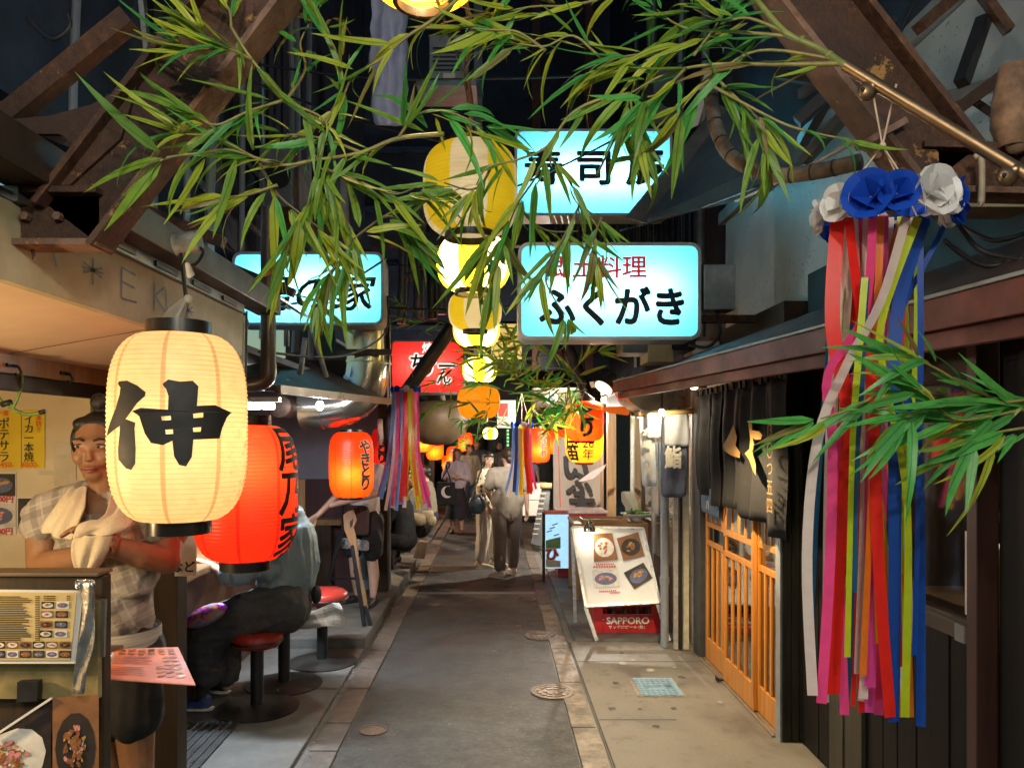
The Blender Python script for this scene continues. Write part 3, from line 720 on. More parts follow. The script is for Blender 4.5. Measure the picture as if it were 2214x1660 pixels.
m = MB(); m.box(1.815, 1.819, 2.92, 3.985, 1.087, 2.02); pane = m.build('window', glass('dark window glass', (.72, .74, .76), .25), t)
m = MB(); m.box(1.809, 1.8135, 2.895, 2.955, 1.12, 1.44)
st_ = m.build('sticker', WHITEP, pane)
flat('lettering', letters('防\n犯\nカ\nメ\nラ\n作\n動', .035, .01), INK, st_ if False else pane, (1.8075, 2.925, 1.28), (0, -1, 0), (0, 0, 1))
m = MB(); m.box(1.83, 1.87, .8, 4.49, 2.17, 2.75); m.build('upper_panel', wood('black boards', (.007, .006, .005), 2, .6), t)
m = MB(); m.box(1.775, 1.86, 2.83, 2.89, .012, 2.2); m.build('frame_post', wood('reddish frame', (.06, .022, .016), 2), t, bevel=.004)
m = MB(); m.box(1.772, 1.784, 2.90, 2.96, 1.02, 1.085); m.build('lock_plate', GREYP, t)
m = MB(); m.box(1.84, 2.0, 2.55, 2.80, .012, 2.2); m.build('door_jamb', wood('black boards', (.007, .006, .005), 2, .6), t)
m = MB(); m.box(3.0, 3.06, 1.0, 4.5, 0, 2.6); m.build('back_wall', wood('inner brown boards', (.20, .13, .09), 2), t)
m = MB(); m.box(2.75, 2.99, 2.6, 4.4, 1.34, 1.37); m.build('shelf', TANW, t)
for i in range(11):
    y_ = 2.75+i*.15; h_ = .20+.06*((i*7) % 3); m = MB(); m.lathe([(.034, 0), (.036, h_*.6), (.013, h_*.78), (.013, h_)], (2.86, y_, 1.371), 10); m.build('bottle', [M('green bottle', (.03, .10, .04), .15), M('pale sake bottle', (.45, .48, .44), .2), M('brown bottle glass', (.06, .025, .01), .12)][i % 3], t, smooth=True)
m = MB(); m.box(2.35, 2.75, 3.2, 4.4, .9, .95); m.build('counter', TANW, t)
m = MB(); m.box(2.45, 2.6, 3.55, 3.75, .96, 1.28); m.build('lit_case', glow('amber case glow', (1, .72, .32), .9), t)
lamp('POINT', t, (2.4, 3.3, 2.15), 16, (1, .78, .55), .06)  # lamp without a fixture, added to brighten the interior behind the window
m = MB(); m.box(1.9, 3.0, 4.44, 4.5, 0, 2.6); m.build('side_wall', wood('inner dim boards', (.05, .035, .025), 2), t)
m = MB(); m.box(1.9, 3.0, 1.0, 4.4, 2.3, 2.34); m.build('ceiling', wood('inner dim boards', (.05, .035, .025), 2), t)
DENIM = M('indigo patterned cloth', (.045, .06, .09), .8, 0, .5, 30, .1)
sheet('curtain', [[Vector((1.84+.02*math.sin(j*1.9), 2.40+j*.03, z)) for j in range(4)] for z in (2.1, 1.8, 1.5, 1.2, .9)], DENIM, t, .003)
t = thing('yellow_box', 'yellow printed carton at the far right edge inside the doorway', 'box', (1.98, 2.55, 1.0))
m = MB(); m.box(1.92, 2.3, 2.62, 2.95, .98, 1.34); m.build('carton', M('yellow card', (.62, .42, .05), .6, 0, .1, 5, .05), t, bevel=.004)
m = MB(); m.box(1.915, 2.32, 2.60, 2.98, 1.342, 1.37); m.build('lid', WHITEP, t)
t = thing('notice_paper', 'white notice with blue print at the right edge', 'notice', (1.93, 2.72, 1.9))
m = MB(); m.box(1.90, 2.12, 2.83, 2.836, 1.76, 2.02); m.build('sheet', WHITEP, t)
flat('lettering', letters('本日\n営業', .07, .012), M('blue ink', (.03, .05, .3)), t, (1.97, 2.828, 1.9), (1, 0, 0), (0, 0, 1))
# ---------------- right shop two (whiteboard) and beyond
t = thing('bar', 'narrow right bar front with aluminium sliding frames behind the whiteboard', 'shop', (1.75, 8, 0))
for i, yy in enumerate((6.62, 7.15, 7.70, 8.3, 8.9, 9.6)):
    m = MB(); m.box(1.70, 1.75, yy, yy+.05, .02, 2.28); m.build('frame_post', [GREYP, wood('brown sill', (.07, .045, .03), 1), M('pale aluminium', (.5, .48, .44), .4, .5)][i % 3], t)
for i, (y0, y1) in enumerate(((6.68, 7.14), (7.21, 7.69), (7.76, 8.29), (8.36, 8.89), (8.96, 9.59))):
    m = MB(); m.box(1.72, 1.724, y0, y1, .55, 2.05); m.build('pane', GLASS, t)
    m = MB(); m.box(1.715, 1.735, y0, y1, .02, .548); m.build('kick_panel', wood('brown kick panel', (.12, .07, .04), 1), t)
    m = MB(); m.box(1.715, 1.735, y0, y1, 2.06, 2.28); m.build('transom', wood('brown kick panel', (.12, .07, .04), 1), t)
m = MB(); m.box(2.7, 2.76, 6.4, 12, 0, 2.5); m.build('back_wall', wood('bar back wall', (.30, .20, .11), 2), t)
m = MB(); m.box(1.76, 2.7, 6.44, 6.5, .02, 2.5); m.build('side_wall', wood('bar back wall', (.30, .20, .11), 2), t)
m = MB(); m.box(1.50, 2.7, 6.42, 12, 2.30, 2.36); m.build('ceiling', M('dim ceiling', (.10, .09, .08)), t)
m = MB(); m.box(1.40, 1.70, 7.6, 9.6, 2.10, 2.29); m.build('fascia', M('dark grey fascia', (.06, .065, .07), .5, .2), t)
for x0, x1, mt in ((1.505, 1.54, M('pale aluminium', (.5, .48, .44))), (1.552, 1.575, BLACK), (1.585, 1.63, M('cream trim', (.45, .41, .30), .5))):
    m = MB(); m.box(x0, x1, 6.45, 6.49, .02, 1.98); m.build('jamb_strip', mt, t)
m = MB(); m.box(1.690, 1.697, 7.95, 8.25, 1.0, 1.75); m.build('poster', M('sky blue poster', (.12, .33, .55), .4, 0, .6, 4, 0, (.75, .6, .4), .8), t)
t = thing('ceiling_bulb', 'warm bulb inside the bar front on the right', 'lamp', (2.2, 8, 2.1))
m = MB(); m.ball((2.2, 8, 2.1), .05, 10); m.build('bulb', glow('warm bulb glow', (1, .74, .38), 12), t, smooth=True)
lamp('POINT', t, (2.2, 8.0, 2.0), 60, (1, .78, .5), .05)
q = P(1437, 890, 6.55)
t = thing('downpipe', 'grey downpipe standing beside the red beer crate', 'pipe', (q.x, 6.55, .012))
m = MB(); m.tube([(q.x, 6.55, .014), (q.x, 6.55, 1.98)], .034, 14); m.build('pipe', PIPEG, t, smooth=True, auto=.7)
m = MB(); m.lathe([(.042, 0), (.042, .06)], (q.x, 6.55, .55), 14); m.build('collar', PIPEG, t, smooth=True, auto=.7)
t = thing('steel_hood', 'rounded stainless hood under the eave end on the right', 'hood', P(1425, 860, 6.9))
a = []
for i in range(10):
    an = math.pi*(.5+i/18); a.append(P(1400+58*math.cos(an), 838+52*math.sin(an) if False else 838-52*math.sin(an-math.pi)*-1, 6.9))
pr = [P(1345, 815, 6.9), P(1350, 845, 6.9), P(1362, 868, 6.9), P(1382, 882, 6.9), P(1410, 890, 6.9), P(1520, 890, 6.9), P(1520, 815, 6.9)]
m = MB(); m.slab(pr, (0, .55, 0)); m.build('shell', STEEL, t, smooth=True, auto=.6)
m = MB(); m.bar(P(1400, 893, 6.92), P(1520, 893, 6.92), .04, .02); m.build('lip', CHROME, t)
t = thing('building', 'dark right-hand upper storey beyond the blue signs', 'building', (2.1, 10, 2.4))
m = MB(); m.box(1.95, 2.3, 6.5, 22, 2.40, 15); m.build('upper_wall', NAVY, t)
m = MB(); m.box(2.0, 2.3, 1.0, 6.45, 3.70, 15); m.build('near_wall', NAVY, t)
for i, yy in enumerate((7.4, 9.0, 10.8)):
    m = MB(); m.box(1.92, 1.948, yy, yy+1.0, 3.3, 4.4); wd = m.build('window', M('dark pane', (.03, .045, .07)), t)
    m = MB(); m.box(1.90, 1.918, yy+.48, yy+.53, 3.3, 4.4); m.build('bar', GREYP, wd)
# corrugated strip between the signs
t = thing('corrugated_sheet', 'dark ribbed sheet wall between the two big blue signs', 'sheet metal', (1.2, 6.6, 3))
for i in range(26):
    m = MB(); x = .55+i*.05; m.tube([(x, 6.9, 2.9), (x, 6.9, 3.9)], .022, 6, False); m.build('rib', M('dark blue ribbed metal', (.06, .075, .085), .45, .6, .3, 3, .1), t, smooth=True)
t = thing('shop_row', 'far right row of lit bar fronts', 'shops', (1.7, 14, 0))
m = MB(); m.box(1.62, 1.70, 12.0, 22, .02, 2.4); m.build('wall', wood('far right boards', (.16, .09, .05), 2), t)
for yy in (10.2, 12.2, 14.5, 17):
    m = MB(); m.box(1.5, 1.61, yy, yy+.12, .02, 2.4); m.build('post', TANW, t)
m = MB(); m.box(1.2, 1.62, 9.7, 20, 2.40, 2.5); m.build('awning', M('tan canvas', (.25, .16, .09), .7), t)
# building across the bend of the alley
t = thing('building', 'dark navy building closing the view above the alley bend', 'building', (0, 13, 0))
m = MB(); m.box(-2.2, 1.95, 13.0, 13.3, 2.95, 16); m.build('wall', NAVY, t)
m = MB(); m.box(-6, 6, 22.0, 22.3, 0, 7); m.build('end_wall', M('smoky dark end', (.05, .06, .05)), t)
POSTR = M('faded red steel', (.12, .04, .035), .6, .2)
for x, mt in ((.62, POSTR), (-.35, GREYP), (1.5, POSTR)):
    m = MB(); m.box(x, x+.14, 12.8, 12.94, 2.9, 12); m.build('post', mt, t)
for z in (3.6, 4.6, 5.6, 6.6):
    m = MB(); m.box(-2.2, 1.95, 12.9, 12.98, z, z+.08); m.build('beam', M('blue steel beam', (.04, .06, .11), .5, .4), t)
# ================================================================== light-box signs
def rrect(x0, x1, z0, z1, r, y, n=6):
    pts = []
    for cx, cz, a0 in ((x1-r, z1-r, 0), (x0+r, z1-r, 90), (x0+r, z0+r, 180), (x1-r, z0+r, 270)):
        for i in range(n+1):
            a = math.radians(a0+90*i/n); pts.append(Vector((cx+r*math.cos(a), y, cz+r*math.sin(a))))
    return pts
def lightbox(label, x0, y0, x1, y1, Y, face, power, frame, col=(1, 1, 1), depth=.26, rows=(.42, .58), base=.10):
    a = P(x0, y1, Y); b = P(x1, y0, Y); X0, X1, Z0, Z1 = a.x, b.x, a.z, b.z
    t = thing('lightbox_sign', label, 'sign', ((X0+X1)/2, Y, Z0))
    r = min(.07, (Z1-Z0)*.12)
    p = rrect(X0+.012, X1-.012, Z0+.012, Z1-.012, r*.8, Y); m = MB(); m.add(p, [tuple(range(len(p)))]); fc = m.build('face_panel', face, t)
    o = rrect(X0, X1, Z0, Z1, r, Y-.012); i = rrect(X0+.022, X1-.022, Z0+.022, Z1-.022, r*.75, Y-.012); k = len(o); m = MB()
    o2 = [v+Vector((0, depth, 0)) for v in o]
    m.add(o+i+o2, [(j, (j+1) % k, k+(j+1) % k, k+j) for j in range(k)]+[(j, 2*k+j, 2*k+(j+1) % k, (j+1) % k) for j in range(k)]+[tuple(2*k+j for j in range(k))])
    m.build('frame', frame, t)
    W = X1-X0
    for h in rows:
        z = Z0+(Z1-Z0)*h
        lamp('AREA', t, ((X0+X1)/2, Y+depth*.62, z), power, col, size=(W*.74, .035), rot=(math.radians(-90), 0, 0), name='tube_light')
    return t, fc, X0, X1, Z0, Z1
CYAN = paperlike('cyan lit acrylic', (.13, .62, .80), .85, .36)
CYANG = M('white painted sign frame', (.52, .55, .56), .4, .2, .1, 4, .05, (.3, .28, .25), .5)
REDACR = paperlike('red lit acrylic', (.80, .025, .018), .7, .30)
def write(t, body, x, y, Y, size, mat, bold=.02, line=1., shear=0, sx=1., off=-.006):
    o = P(x, y, Y); k = size/F*Y
    return flat('lettering', letters(body, 1., bold, line, shear), mat, t, o, (k*sx, 0, 0), (0, 0, k), (0, off, 0))
SGN = M('sign black print', (.008, .010, .014), .5, 0, .1, 9, 0)
s1, *_ = lightbox('big blue-white lit sign with four black hiragana characters on the right', 1120, 525, 1515, 735, 5.0, CYAN, 4.0, CYANG)
write(s1, 'ふくがき', 1322, 662, 5.0, 88, SGN, .035, sx=.92)
write(s1, '郷土料理', 1290, 577, 5.0, 52, paperlike('red translucent print', (.75, .02, .03), .2, .2), .018, sx=1.05)
s2, *_ = lightbox('upper blue-white lit sign with three black kanji, half behind leaves', 1113, 280, 1453, 467, 6.5, CYAN, 4.6, CYANG)
write(s2, '寿 司 辰', 1285, 362, 6.5, 82, SGN, .03, sx=1.05)
s3, *_ = lightbox('left blue-white lit sign behind the downpipe and leaves', 503, 545, 830, 704, 6.0, CYAN, 3.6, CYANG)
write(s3, '鳥の家', 678, 632, 6.0, 84, SGN, .02, shear=.2, sx=1.05)
s4, *_ = lightbox('red lit yakitori sign with white-edged black script over the alley', 845, 735, 1005, 852, 9.5, REDACR, 2.5, GREYP)
LITW = paperlike('lit white print', (.8, .78, .74), .5, .45)
write(s4, '焼鳥', 936, 752, 9.5, 24, LITW, .03)
for body, x, y, sz in (('ち', 905, 785, 46), ('の', 912, 800, 30), ('けー', 945, 792, 44), ('ん', 960, 815, 34)):
    write(s4, body, x, y, 9.5, sz, LITW, .095, off=-.006); write(s4, body, x, y, 9.5, sz, SGN, .015, off=-.009)
# little white printed plate under the big sign arm
t = thing('sign_bracket', 'grey junction box and bracket holding the big right sign', 'bracket', P(1560, 640, 5.0))
a = P(1517, 672, 5.05); b = P(1585, 575, 5.05); m = MB(); m.box(a.x, b.x, 5.0, 5.16, a.z, b.z); m.build('junction_box', GALV, t, bevel=.005)
m = MB(); m.bar(P(1480, 690, 5.12), P(1640, 690, 5.12), .05, .05); m.build('arm', RUSTB, t)
m = MB(); m.tube(curve_pts([P(1550, 672, 5.05), P(1556, 720, 5.0), P(1530, 750, 5.0), P(1490, 745, 5.05)], 5), .012, 6); m.build('cable', CABLE, t, smooth=True)
t = thing('small_sign', 'small white plate with red panel hanging over the far crowd', 'sign', P(1095, 890, 13))
a = P(1075, 925, 12.9); b = P(1115, 865, 12.9); m = MB(); m.box(a.x, b.x, 12.9, 12.94, a.z, b.z); m.build('plate', WHITEP, t, bevel=.004)
a = P(1078, 900, 12.88); b = P(1098, 872, 12.88); m = MB(); m.box(a.x, b.x, 12.885, 12.899, a.z, b.z); m.build('red_panel', REDINK, t)
t = thing('small_sign', 'yellow lit plate among the far bamboo leaves', 'sign', P(1110, 735, 10.6))
a = P(1062, 775, 10.6); b = P(1128, 700, 10.6); m = MB(); m.box(a.x, b.x, 10.6, 10.66, a.z, b.z); m.build('plate', paperlike('dim yellow plate', (.75, .58, .2), .4, .35), t, bevel=.004)
m = MB(); m.box(a.x+.02, b.x-.15, 10.59, 10.598, a.z+.25, a.z+.28); m.build('red_line', REDINK, t)
t = thing('led_strip', 'thin vertical green display far down the alley', 'display', P(1098, 945, 18))
a = P(1094, 975, 18); b = P(1102, 925, 18); m = MB(); m.box(a.x, b.x, 18, 18.05, a.z, b.z); m.build('housing', BLACK, t)
for i in range(6):
    m = MB(); z = a.z+.03+i*.085; m.box(a.x+.02, b.x-.02, 17.98, 17.998, z, z+.05); m.build('segment', glow('green led', (.25, .8, .25), 1.0), t)
# ================================================================== rusty portal frames over the alley
def ibeam(t, a, b, depth, Y, name, fl=.09):
    """beam in the frame plane: a-b is its inner edge, depth measured away from the alley centre"""
    a = Vector(a); b = Vector(b); d = (b-a).normalized(); n = Vector((-d.z, 0, d.x))
    if n.dot(Vector((0, 0, 1))) < 0: n = -n
    m = MB(); c = (a+b)/2+n*depth/2; L = (b-a).length/2
    m.obox(c, d*L, n*(depth/2-.008), Vector((0, .008, 0))); m.build(name+'_web', RUSTB, t)
    for k, mt in ((0, RUSTL), (depth, RUSTB)):
        m = MB(); m.obox((a+b)/2+n*k, d*(L+.01), n*.008, Vector((0, fl/2, 0))); m.build(name+'_flange', mt, t, bevel=.002)
Yp = 1.95
t = thing('portal_frame', 'near rusty steel portal frame arching over the alley', 'steel frame', (0, Yp, 2.2))
L1, L2, L3 = P(-260, 531, Yp), P(218, 531, Yp), P(660, -45, Yp)
R1, R2, R3 = P(2480, 430, Yp), P(1985, 418, Yp), P(1625, -45, Yp)
ibeam(t, L1, L2, .13, Yp, 'left_beam'); ibeam(t, L2, L3, .17, Yp, 'left_brace', .11)
ibeam(t, R2, R1, .11, Yp, 'right_beam'); ibeam(t, R3, R2, .17, Yp, 'right_brace', .11)
ibeam(t, P(660, -60, Yp), P(1640, -60, Yp), .16, Yp, 'ridge_beam')
m = MB(); m.slab([P(20, 400, Yp-.02), P(150, 400, Yp-.02), P(260, 300, Yp-.02), P(300, 170, Yp-.02), P(200, 225, Yp-.02), P(110, 250, Yp-.02), P(-20, 262, Yp-.02), P(-20, 290, Yp-.02), P(130, 290, Yp-.02), P(170, 320, Yp-.02), P(120, 375, Yp-.02)], (0, .014, 0)); m.build('left_gusset', RUSTB, t)
m = MB(); m.slab([P(1860, 225, Yp-.03), P(1975, 235, Yp-.03), P(2030, 330, Yp-.03), P(2035, 412, Yp-.03), P(1965, 405, Yp-.03)], (0, .016, 0)); m.build('right_gusset', RUSTL if False else RUSTB, t, bevel=.003)
m = MB(); m.bar(P(280, 40, Yp+.1), P(-40, 300, Yp+.1), .05, .05); m.build('left_strut', RUSTB, t)
m = MB(); m.bar(P(370, 130, Yp-.07), P(490, 195, Yp-.07), .010, .016); m.build('brace_strap', RUSTL, t)
m = MB(); m.bar(P(1960, 260, Yp-.06), P(1850, 320, Yp-.06), .010, .016); m.build('brace_strap', RUSTL, t)
m = MB(); m.tube(curve_pts([P(2107, 340, Yp-.07), P(2122, 345, Yp-.07), P(2122, 430, Yp-.07), P(2118, 440, Yp-.07)], 4), .008, 6); m.build('cable_tie', M('old beige tie', (.35, .27, .18)), t, smooth=True)
for i, (x, y) in enumerate(((60, 470), (130, 470), (2180, 390), (1890, 340), (1945, 375))):
    m = MB(); q = P(x, y, Yp-.015); m.tube([q, q+Vector((0, -.018, 0))], .011, 6); m.build('bolt', RUSTL, t)
for x, h in ((25, 60), (5, 25), (70, 22)):
    m = MB(); q = P(x, 540, Yp); m.tube([q, q+Vector((.003, 0, -h/F*Yp*.5)), q+Vector((0, 0, -h/F*Yp))], [.005, .004, .001], 5); m.build('rust_drip', RUSTB, t)
Y2 = 7.4
t = thing('portal_frame', 'second steel portal frame farther along, dark diagonal brace', 'steel frame', (0, Y2, 2.1))
DKST = M('sooty dark steel', (.022, .020, .020), .5, .3, .3, 4, .15)
for a, b, r in ((P(842, 900, Y2), P(990, 690, Y2), .07), (P(990, 700, Y2), P(985, 430, Y2), .06), (P(842, 900, Y2), P(845, 1000, Y2), .06), (P(935, 690, Y2), P(930, 430, Y2), .045),
                (P(1290, 900, Y2), P(1215, 720, Y2), .06)):
    m = MB(); m.tube([a, b], r, 12); m.build('pipe_member', DKST, t, smooth=True, auto=.7)
m = MB(); m.bar(P(800, 520, Y2), P(1240, 520, Y2), .1, .12); m.build('cross_beam', DKST, t)
# upper awning on the right (slanted underside lit by the sign)
t = thing('upper_awning', 'slanted grey awning above the right blue signs', 'awning', P(1600, 420, 5.6))
a, b, c, d = P(1352, 470, 5.5), P(1562, 205, 5.5), P(1790, 330, 4.2), P(1600, 455, 4.4)
m = MB(); m.slab([P(1352, 470, 5.5), P(1550, 225, 5.5), P(1575, 235, 5.5), P(1400, 482, 5.5)], (0, .03, 0)); m.build('verge_board', M('sooty verge', (.09, .095, .10), .6, 0, .3, 4, .15), t)
m = MB(); m.slab([P(1395, 482, 5.52), P(1572, 240, 5.52), P(1800, 300, 4.1), P(1660, 420, 4.4)], (0, 0, .02)); m.build('underside', M('blue grey awning sheet', (.11, .15, .18), .5, .1, .2, 2, .1), t)
t = thing('white_sheet', 'pale folded board wedged above the slanted awning', 'board', P(1500, 230, 5.3))
m = MB(); m.slab([P(1478, 285, 5.3), P(1528, 150, 5.3), P(1540, 160, 5.3), P(1510, 270, 5.3)], (0, .02, 0)); m.build('panel', WHITEP, t)
# insulated hose, brass rail
t = thing('insulated_hose', 'old taped hose curving under the right brace', 'hose', P(1600, 380, 2.6))
m = MB(); m.tube(curve_pts([P(1535, 190, 2.9), P(1550, 280, 2.8), P(1590, 345, 2.7), P(1680, 378, 2.6), P(1770, 370, 2.5), P(1860, 350, 2.4)], 6), .026, 12)
m.build('sleeve', M('taped brown hose', (.13, .09, .06), .6, 0, .5, 9, .3, (.45, .38, .28), .8), t, smooth=True)
for i in range(9):
    pp = curve_pts([P(1535, 190, 2.9), P(1550, 280, 2.8), P(1590, 345, 2.7), P(1680, 378, 2.6), P(1770, 370, 2.5), P(1860, 350, 2.4)], 6); q = pp[2+i*3]; q2 = pp[3+i*3]
    m = MB(); m.tube([q, q.lerp(q2, .25)], .0275, 12); m.build('tape_band', M('dark tape', (.05, .035, .025)), t, smooth=True, auto=.7)
t = thing('brass_rail', 'brass handrail tube with round brackets fixed to the right brace', 'rail', P(1880, 200, 1.7))
a, b = P(1828, 143, 1.74), P(2300, 428, 1.56)
m = MB(); m.tube([a, b], .0135, 14); m.build('tube', BRASS, t, smooth=True, auto=.7)
for x, y, Y in ((1886, 190, 1.72), (2190, 372, 1.60)):
    q = P(x, y, Y); m = MB(); m.ball(q+Vector((-.014, -.004, -.010)), (.022, .012, .022), 14); m.ball(q+Vector((.002, 0, .002)), .0185, 12); m.build('bracket', BRASS, t, smooth=True)
    m = MB(); m.ball(q+Vector((-.03, -.018, -.012)), .005, 8); m.build('screw', BLACK, t)
q = P(2190, 230, 1.9)
t = thing('paper_lamp_remnant', 'torn brown lamp hanging at the top right edge', 'lamp', q)
m = MB(); m.lathe([(.03, .10), (.045, .02), (.05, -.05), (.03, -.10)], q, 14, cap=False); m.build('torn_shade', M('scorched paper', (.20, .11, .06), .8, 0, .5, 9, .3, (.05, .03, .02), .7), t, smooth=True)
m = MB(); m.ball(q+Vector((.01, 0, -.07)), (.035, .035, .05), 12); m.build('bulb', M('dead bulb glass', (.20, .13, .08), .1, 0, .1, 5, 0), t, smooth=True)
# ================================================================== hanging lanterns
def prof(R, H, cap, n, ribs, sub=3):
    out = []; N = ribs*sub
    for i in range(N+1):
        u = -1+2*i/N; r = cap+(R-cap)*max(0, 1-abs(u)**n)**(1/2.)
        out.append((r-.0022*(R/.19)*(0 if i % sub else 1), u*H/2))
    return out
def radf(R, H, cap, n):
    def f(z):
        u = max(-1, min(1, 2*z/H)); return cap+(R-cap)*max(0, 1-abs(u)**n)**.5
    return f
def seam_pat(ring_dark, H, ribs, seams, seam_col, stripes=None, grime=0):
    def pat(t, tc, c):
        sx = t.nodes.new('ShaderNodeSeparateXYZ'); t.links.new(tc.outputs['Object'], sx.inputs[0])
        an = _math(t, 'ARCTAN2', sx.outputs[1], sx.outputs[0])
        if stripes:
            k, ca, cb, ph = stripes
            s = _math(t, 'SINE', _math(t, 'MULTIPLY_ADD', an, k, ph))
            c = _mix(t, _ramp(t, _math(t, 'MULTIPLY_ADD', s, .5, .5), [(.49, (0, 0, 0)), (.51, (1, 1, 1))]), ca, cb)
        zz = _math(t, 'FRACT', _math(t, 'MULTIPLY_ADD', sx.outputs[2], ribs/H, 100.5))
        rg = _ramp(t, zz, [(.0, (0,)*3), (.42, (0,)*3), (.5, (1,)*3), (.58, (0,)*3)])
        c = _mix(t, _math(t, 'MULTIPLY', rg, ring_dark), c, sc3(seam_col, .8))
        if seams:
            q = _math(t, 'ABSOLUTE', _math(t, 'SUBTRACT', _math(t, 'FRACT', _math(t, 'MULTIPLY', _math(t, 'ADD', an, math.pi+.22), seams/(2*math.pi))), .5))
            sm = _ramp(t, q, [(.035, (.62,)*3), (.05, (0,)*3)])
            c = _mix(t, sm, c, seam_col)
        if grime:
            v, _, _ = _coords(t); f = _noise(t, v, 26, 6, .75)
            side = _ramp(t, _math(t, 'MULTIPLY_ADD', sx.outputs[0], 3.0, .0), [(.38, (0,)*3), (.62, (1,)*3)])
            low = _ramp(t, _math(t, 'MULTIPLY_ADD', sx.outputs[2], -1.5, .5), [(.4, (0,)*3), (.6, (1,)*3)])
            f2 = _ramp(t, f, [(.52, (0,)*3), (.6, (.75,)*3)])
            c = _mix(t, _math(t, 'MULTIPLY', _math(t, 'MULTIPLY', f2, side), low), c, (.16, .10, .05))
        return c
    return pat
CAPB = M('black lacquer ring', (.010, .009, .009), .25, 0, .2, 6, 0)
def lantern(label, c, R, H, mat, cap=.10, n=4, ribs=36, power=0, col=(1, .8, .5), lz=0., group=None, cat='lantern', cord=.25, seg=48, ringh=.03, name='paper_lantern', capmat=None, off=0.):
    c = Vector(c); t = thing(name, label, cat, c, group)
    m = MB(); m.lathe(prof(R, H, cap, n, ribs), c, seg, cap=False); m.build('paper_shade', mat, t, smooth=True)
    for s, nm in ((1, 'top_ring'), (-1, 'bottom_ring')):
        z = s*H/2; m = MB(); m.lathe([(cap+.004, z-.004*s), (cap+.004, z+ringh*s), (cap-.010, z+ringh*s), (cap-.010, z-.004*s)], c, 32, cap=False)
        m.build(nm, capmat or CAPB, t, smooth=True, auto=.6)
    if cord:
        m = MB(); m.tube([c+Vector((-cap, 0, H/2+ringh)), c+Vector((0, 0, H/2+ringh+.07)), c+Vector((cap, 0, H/2+ringh))], .0022, 5); m.build('wire_handle', CABLE, t)
        m = MB(); m.tube([c+Vector((0, 0, H/2+ringh+.07)), c+Vector((.004, 0, H/2+ringh+.07+cord))], .004, 6); m.build('cord', CABLE, t)
    if power:
        lamp('POINT', t, c+Vector((-c.x, -c.y, 0)).normalized()*off+Vector((0, 0, lz)), power, col, .03)
    return t
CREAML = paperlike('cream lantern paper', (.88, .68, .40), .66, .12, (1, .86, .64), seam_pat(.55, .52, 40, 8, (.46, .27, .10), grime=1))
cl = P(387, 924, 2.07)
LT = lantern('large cream paper lantern with one bold black kanji, front left', cl, .177, .500, CREAML, .080, 3.6, 42, 1.15, (1, .76, .45), -.02, 'big front lanterns', cord=0, seg=64, ringh=.034)
# its kanji, painted with a broad brush
def kpt(x, y): return ((x*.3617-387), (y*.3617+500-924))
st1 = [(870, 912), (930, 910), (1000, 940), (1050, 978), (1046, 1000), (1000, 1040), (935, 1120), (880, 1170), (755, 1232), (800, 1150), (850, 1070), (880, 990), (885, 950), (862, 925)]
st2 = [(915, 1125), (990, 1150), (985, 1180), (992, 1300), (988, 1380), (960, 1418), (925, 1410), (872, 1360), (870, 1300), (884, 1200), (885, 1150)]
st3 = [(1140, 932), (1170, 905), (1230, 915), (1290, 908), (1315, 938), (1308, 1052), (1385, 1044), (1446, 1085), (1430, 1112), (1412, 1180), (1402, 1240), (1292, 1246), (1285, 1345), (1258, 1400), (1225, 1390), (1200, 1340), (1192, 1252), (1145, 1277), (1080, 1265), (1045, 1210), (1012, 1112), (970, 1085), (1020, 1066), (1170, 1076), (1172, 1000), (1160, 960)]
hs = [[(1135, 1115), (1184, 1110), (1186, 1135), (1140, 1138)], [(1290, 1098), (1335, 1090), (1334, 1118), (1292, 1122)], [(1156, 1190), (1194, 1187), (1196, 1213), (1160, 1216)], [(1290, 1178), (1326, 1174), (1324, 1200), (1291, 1202)]]
rf = radf(.177, .500, .080, 3.6)
def on_lantern(polys):
    out = []
    for p in polys:
        q = []
        for i in range(len(p)):
            (x0, y0), (x1, y1) = kpt(*p[i]), kpt(*p[(i+1) % len(p)])
            for s in (0, .5):
                X = (x0+(x1-x0)*s)/F*2.0; Z = -(y0+(y1-y0)*s)/F*2.0
                q.append((math.asin(max(-.98, min(.98, X/.177)))*.177, Z))
        out.append(q)
    return out
for pl in ([st1], [st2], [st3]+hs):
    wrapped('brush_stroke', strokes(on_lantern(pl)), INK, LT, cl, rf, -math.pi/2-math.atan2(-cl.x, cl.y)*0, 0, .02)
# tied plastic bag, knot and power box above it
q = P(405, 525, 2.2)
t = thing('power_socket', 'taped grey plug box on the gutter above the cream lantern', 'socket', q)
m = MB(); m.tube([q+Vector((-.035, 0, -.005)), q+Vector((.035, 0, .005))], .032, 12); m.build('box', M('taped grey plastic', (.26, .27, .26), .5, 0, .4, 12, .3, (.10, .09, .08), .6), t, smooth=True, auto=.7)
m = MB(); m.tube(curve_pts([q+Vector((-.02, 0, -.03)), P(395, 580, 2.15), P(402, 640, 2.12), cl+Vector((.02, 0, .33)), cl+Vector((0, 0, .28))], 5), .006, 6); m.build('lead', CABLE, t, smooth=True)
m = MB(); m.tube(curve_pts([q+Vector((.03, 0, -.01)), P(440, 545, 2.2), P(425, 570, 2.2), P(405, 575, 2.2)], 5), .005, 6); m.build('loop', CABLE, t, smooth=True)
PLAS = paperlike('cloudy plastic film', (.60, .58, .52), .6)
t = thing('plastic_bag', 'cloudy plastic bag tied around the lantern cord', 'plastic bag', P(370, 690, 2.05))
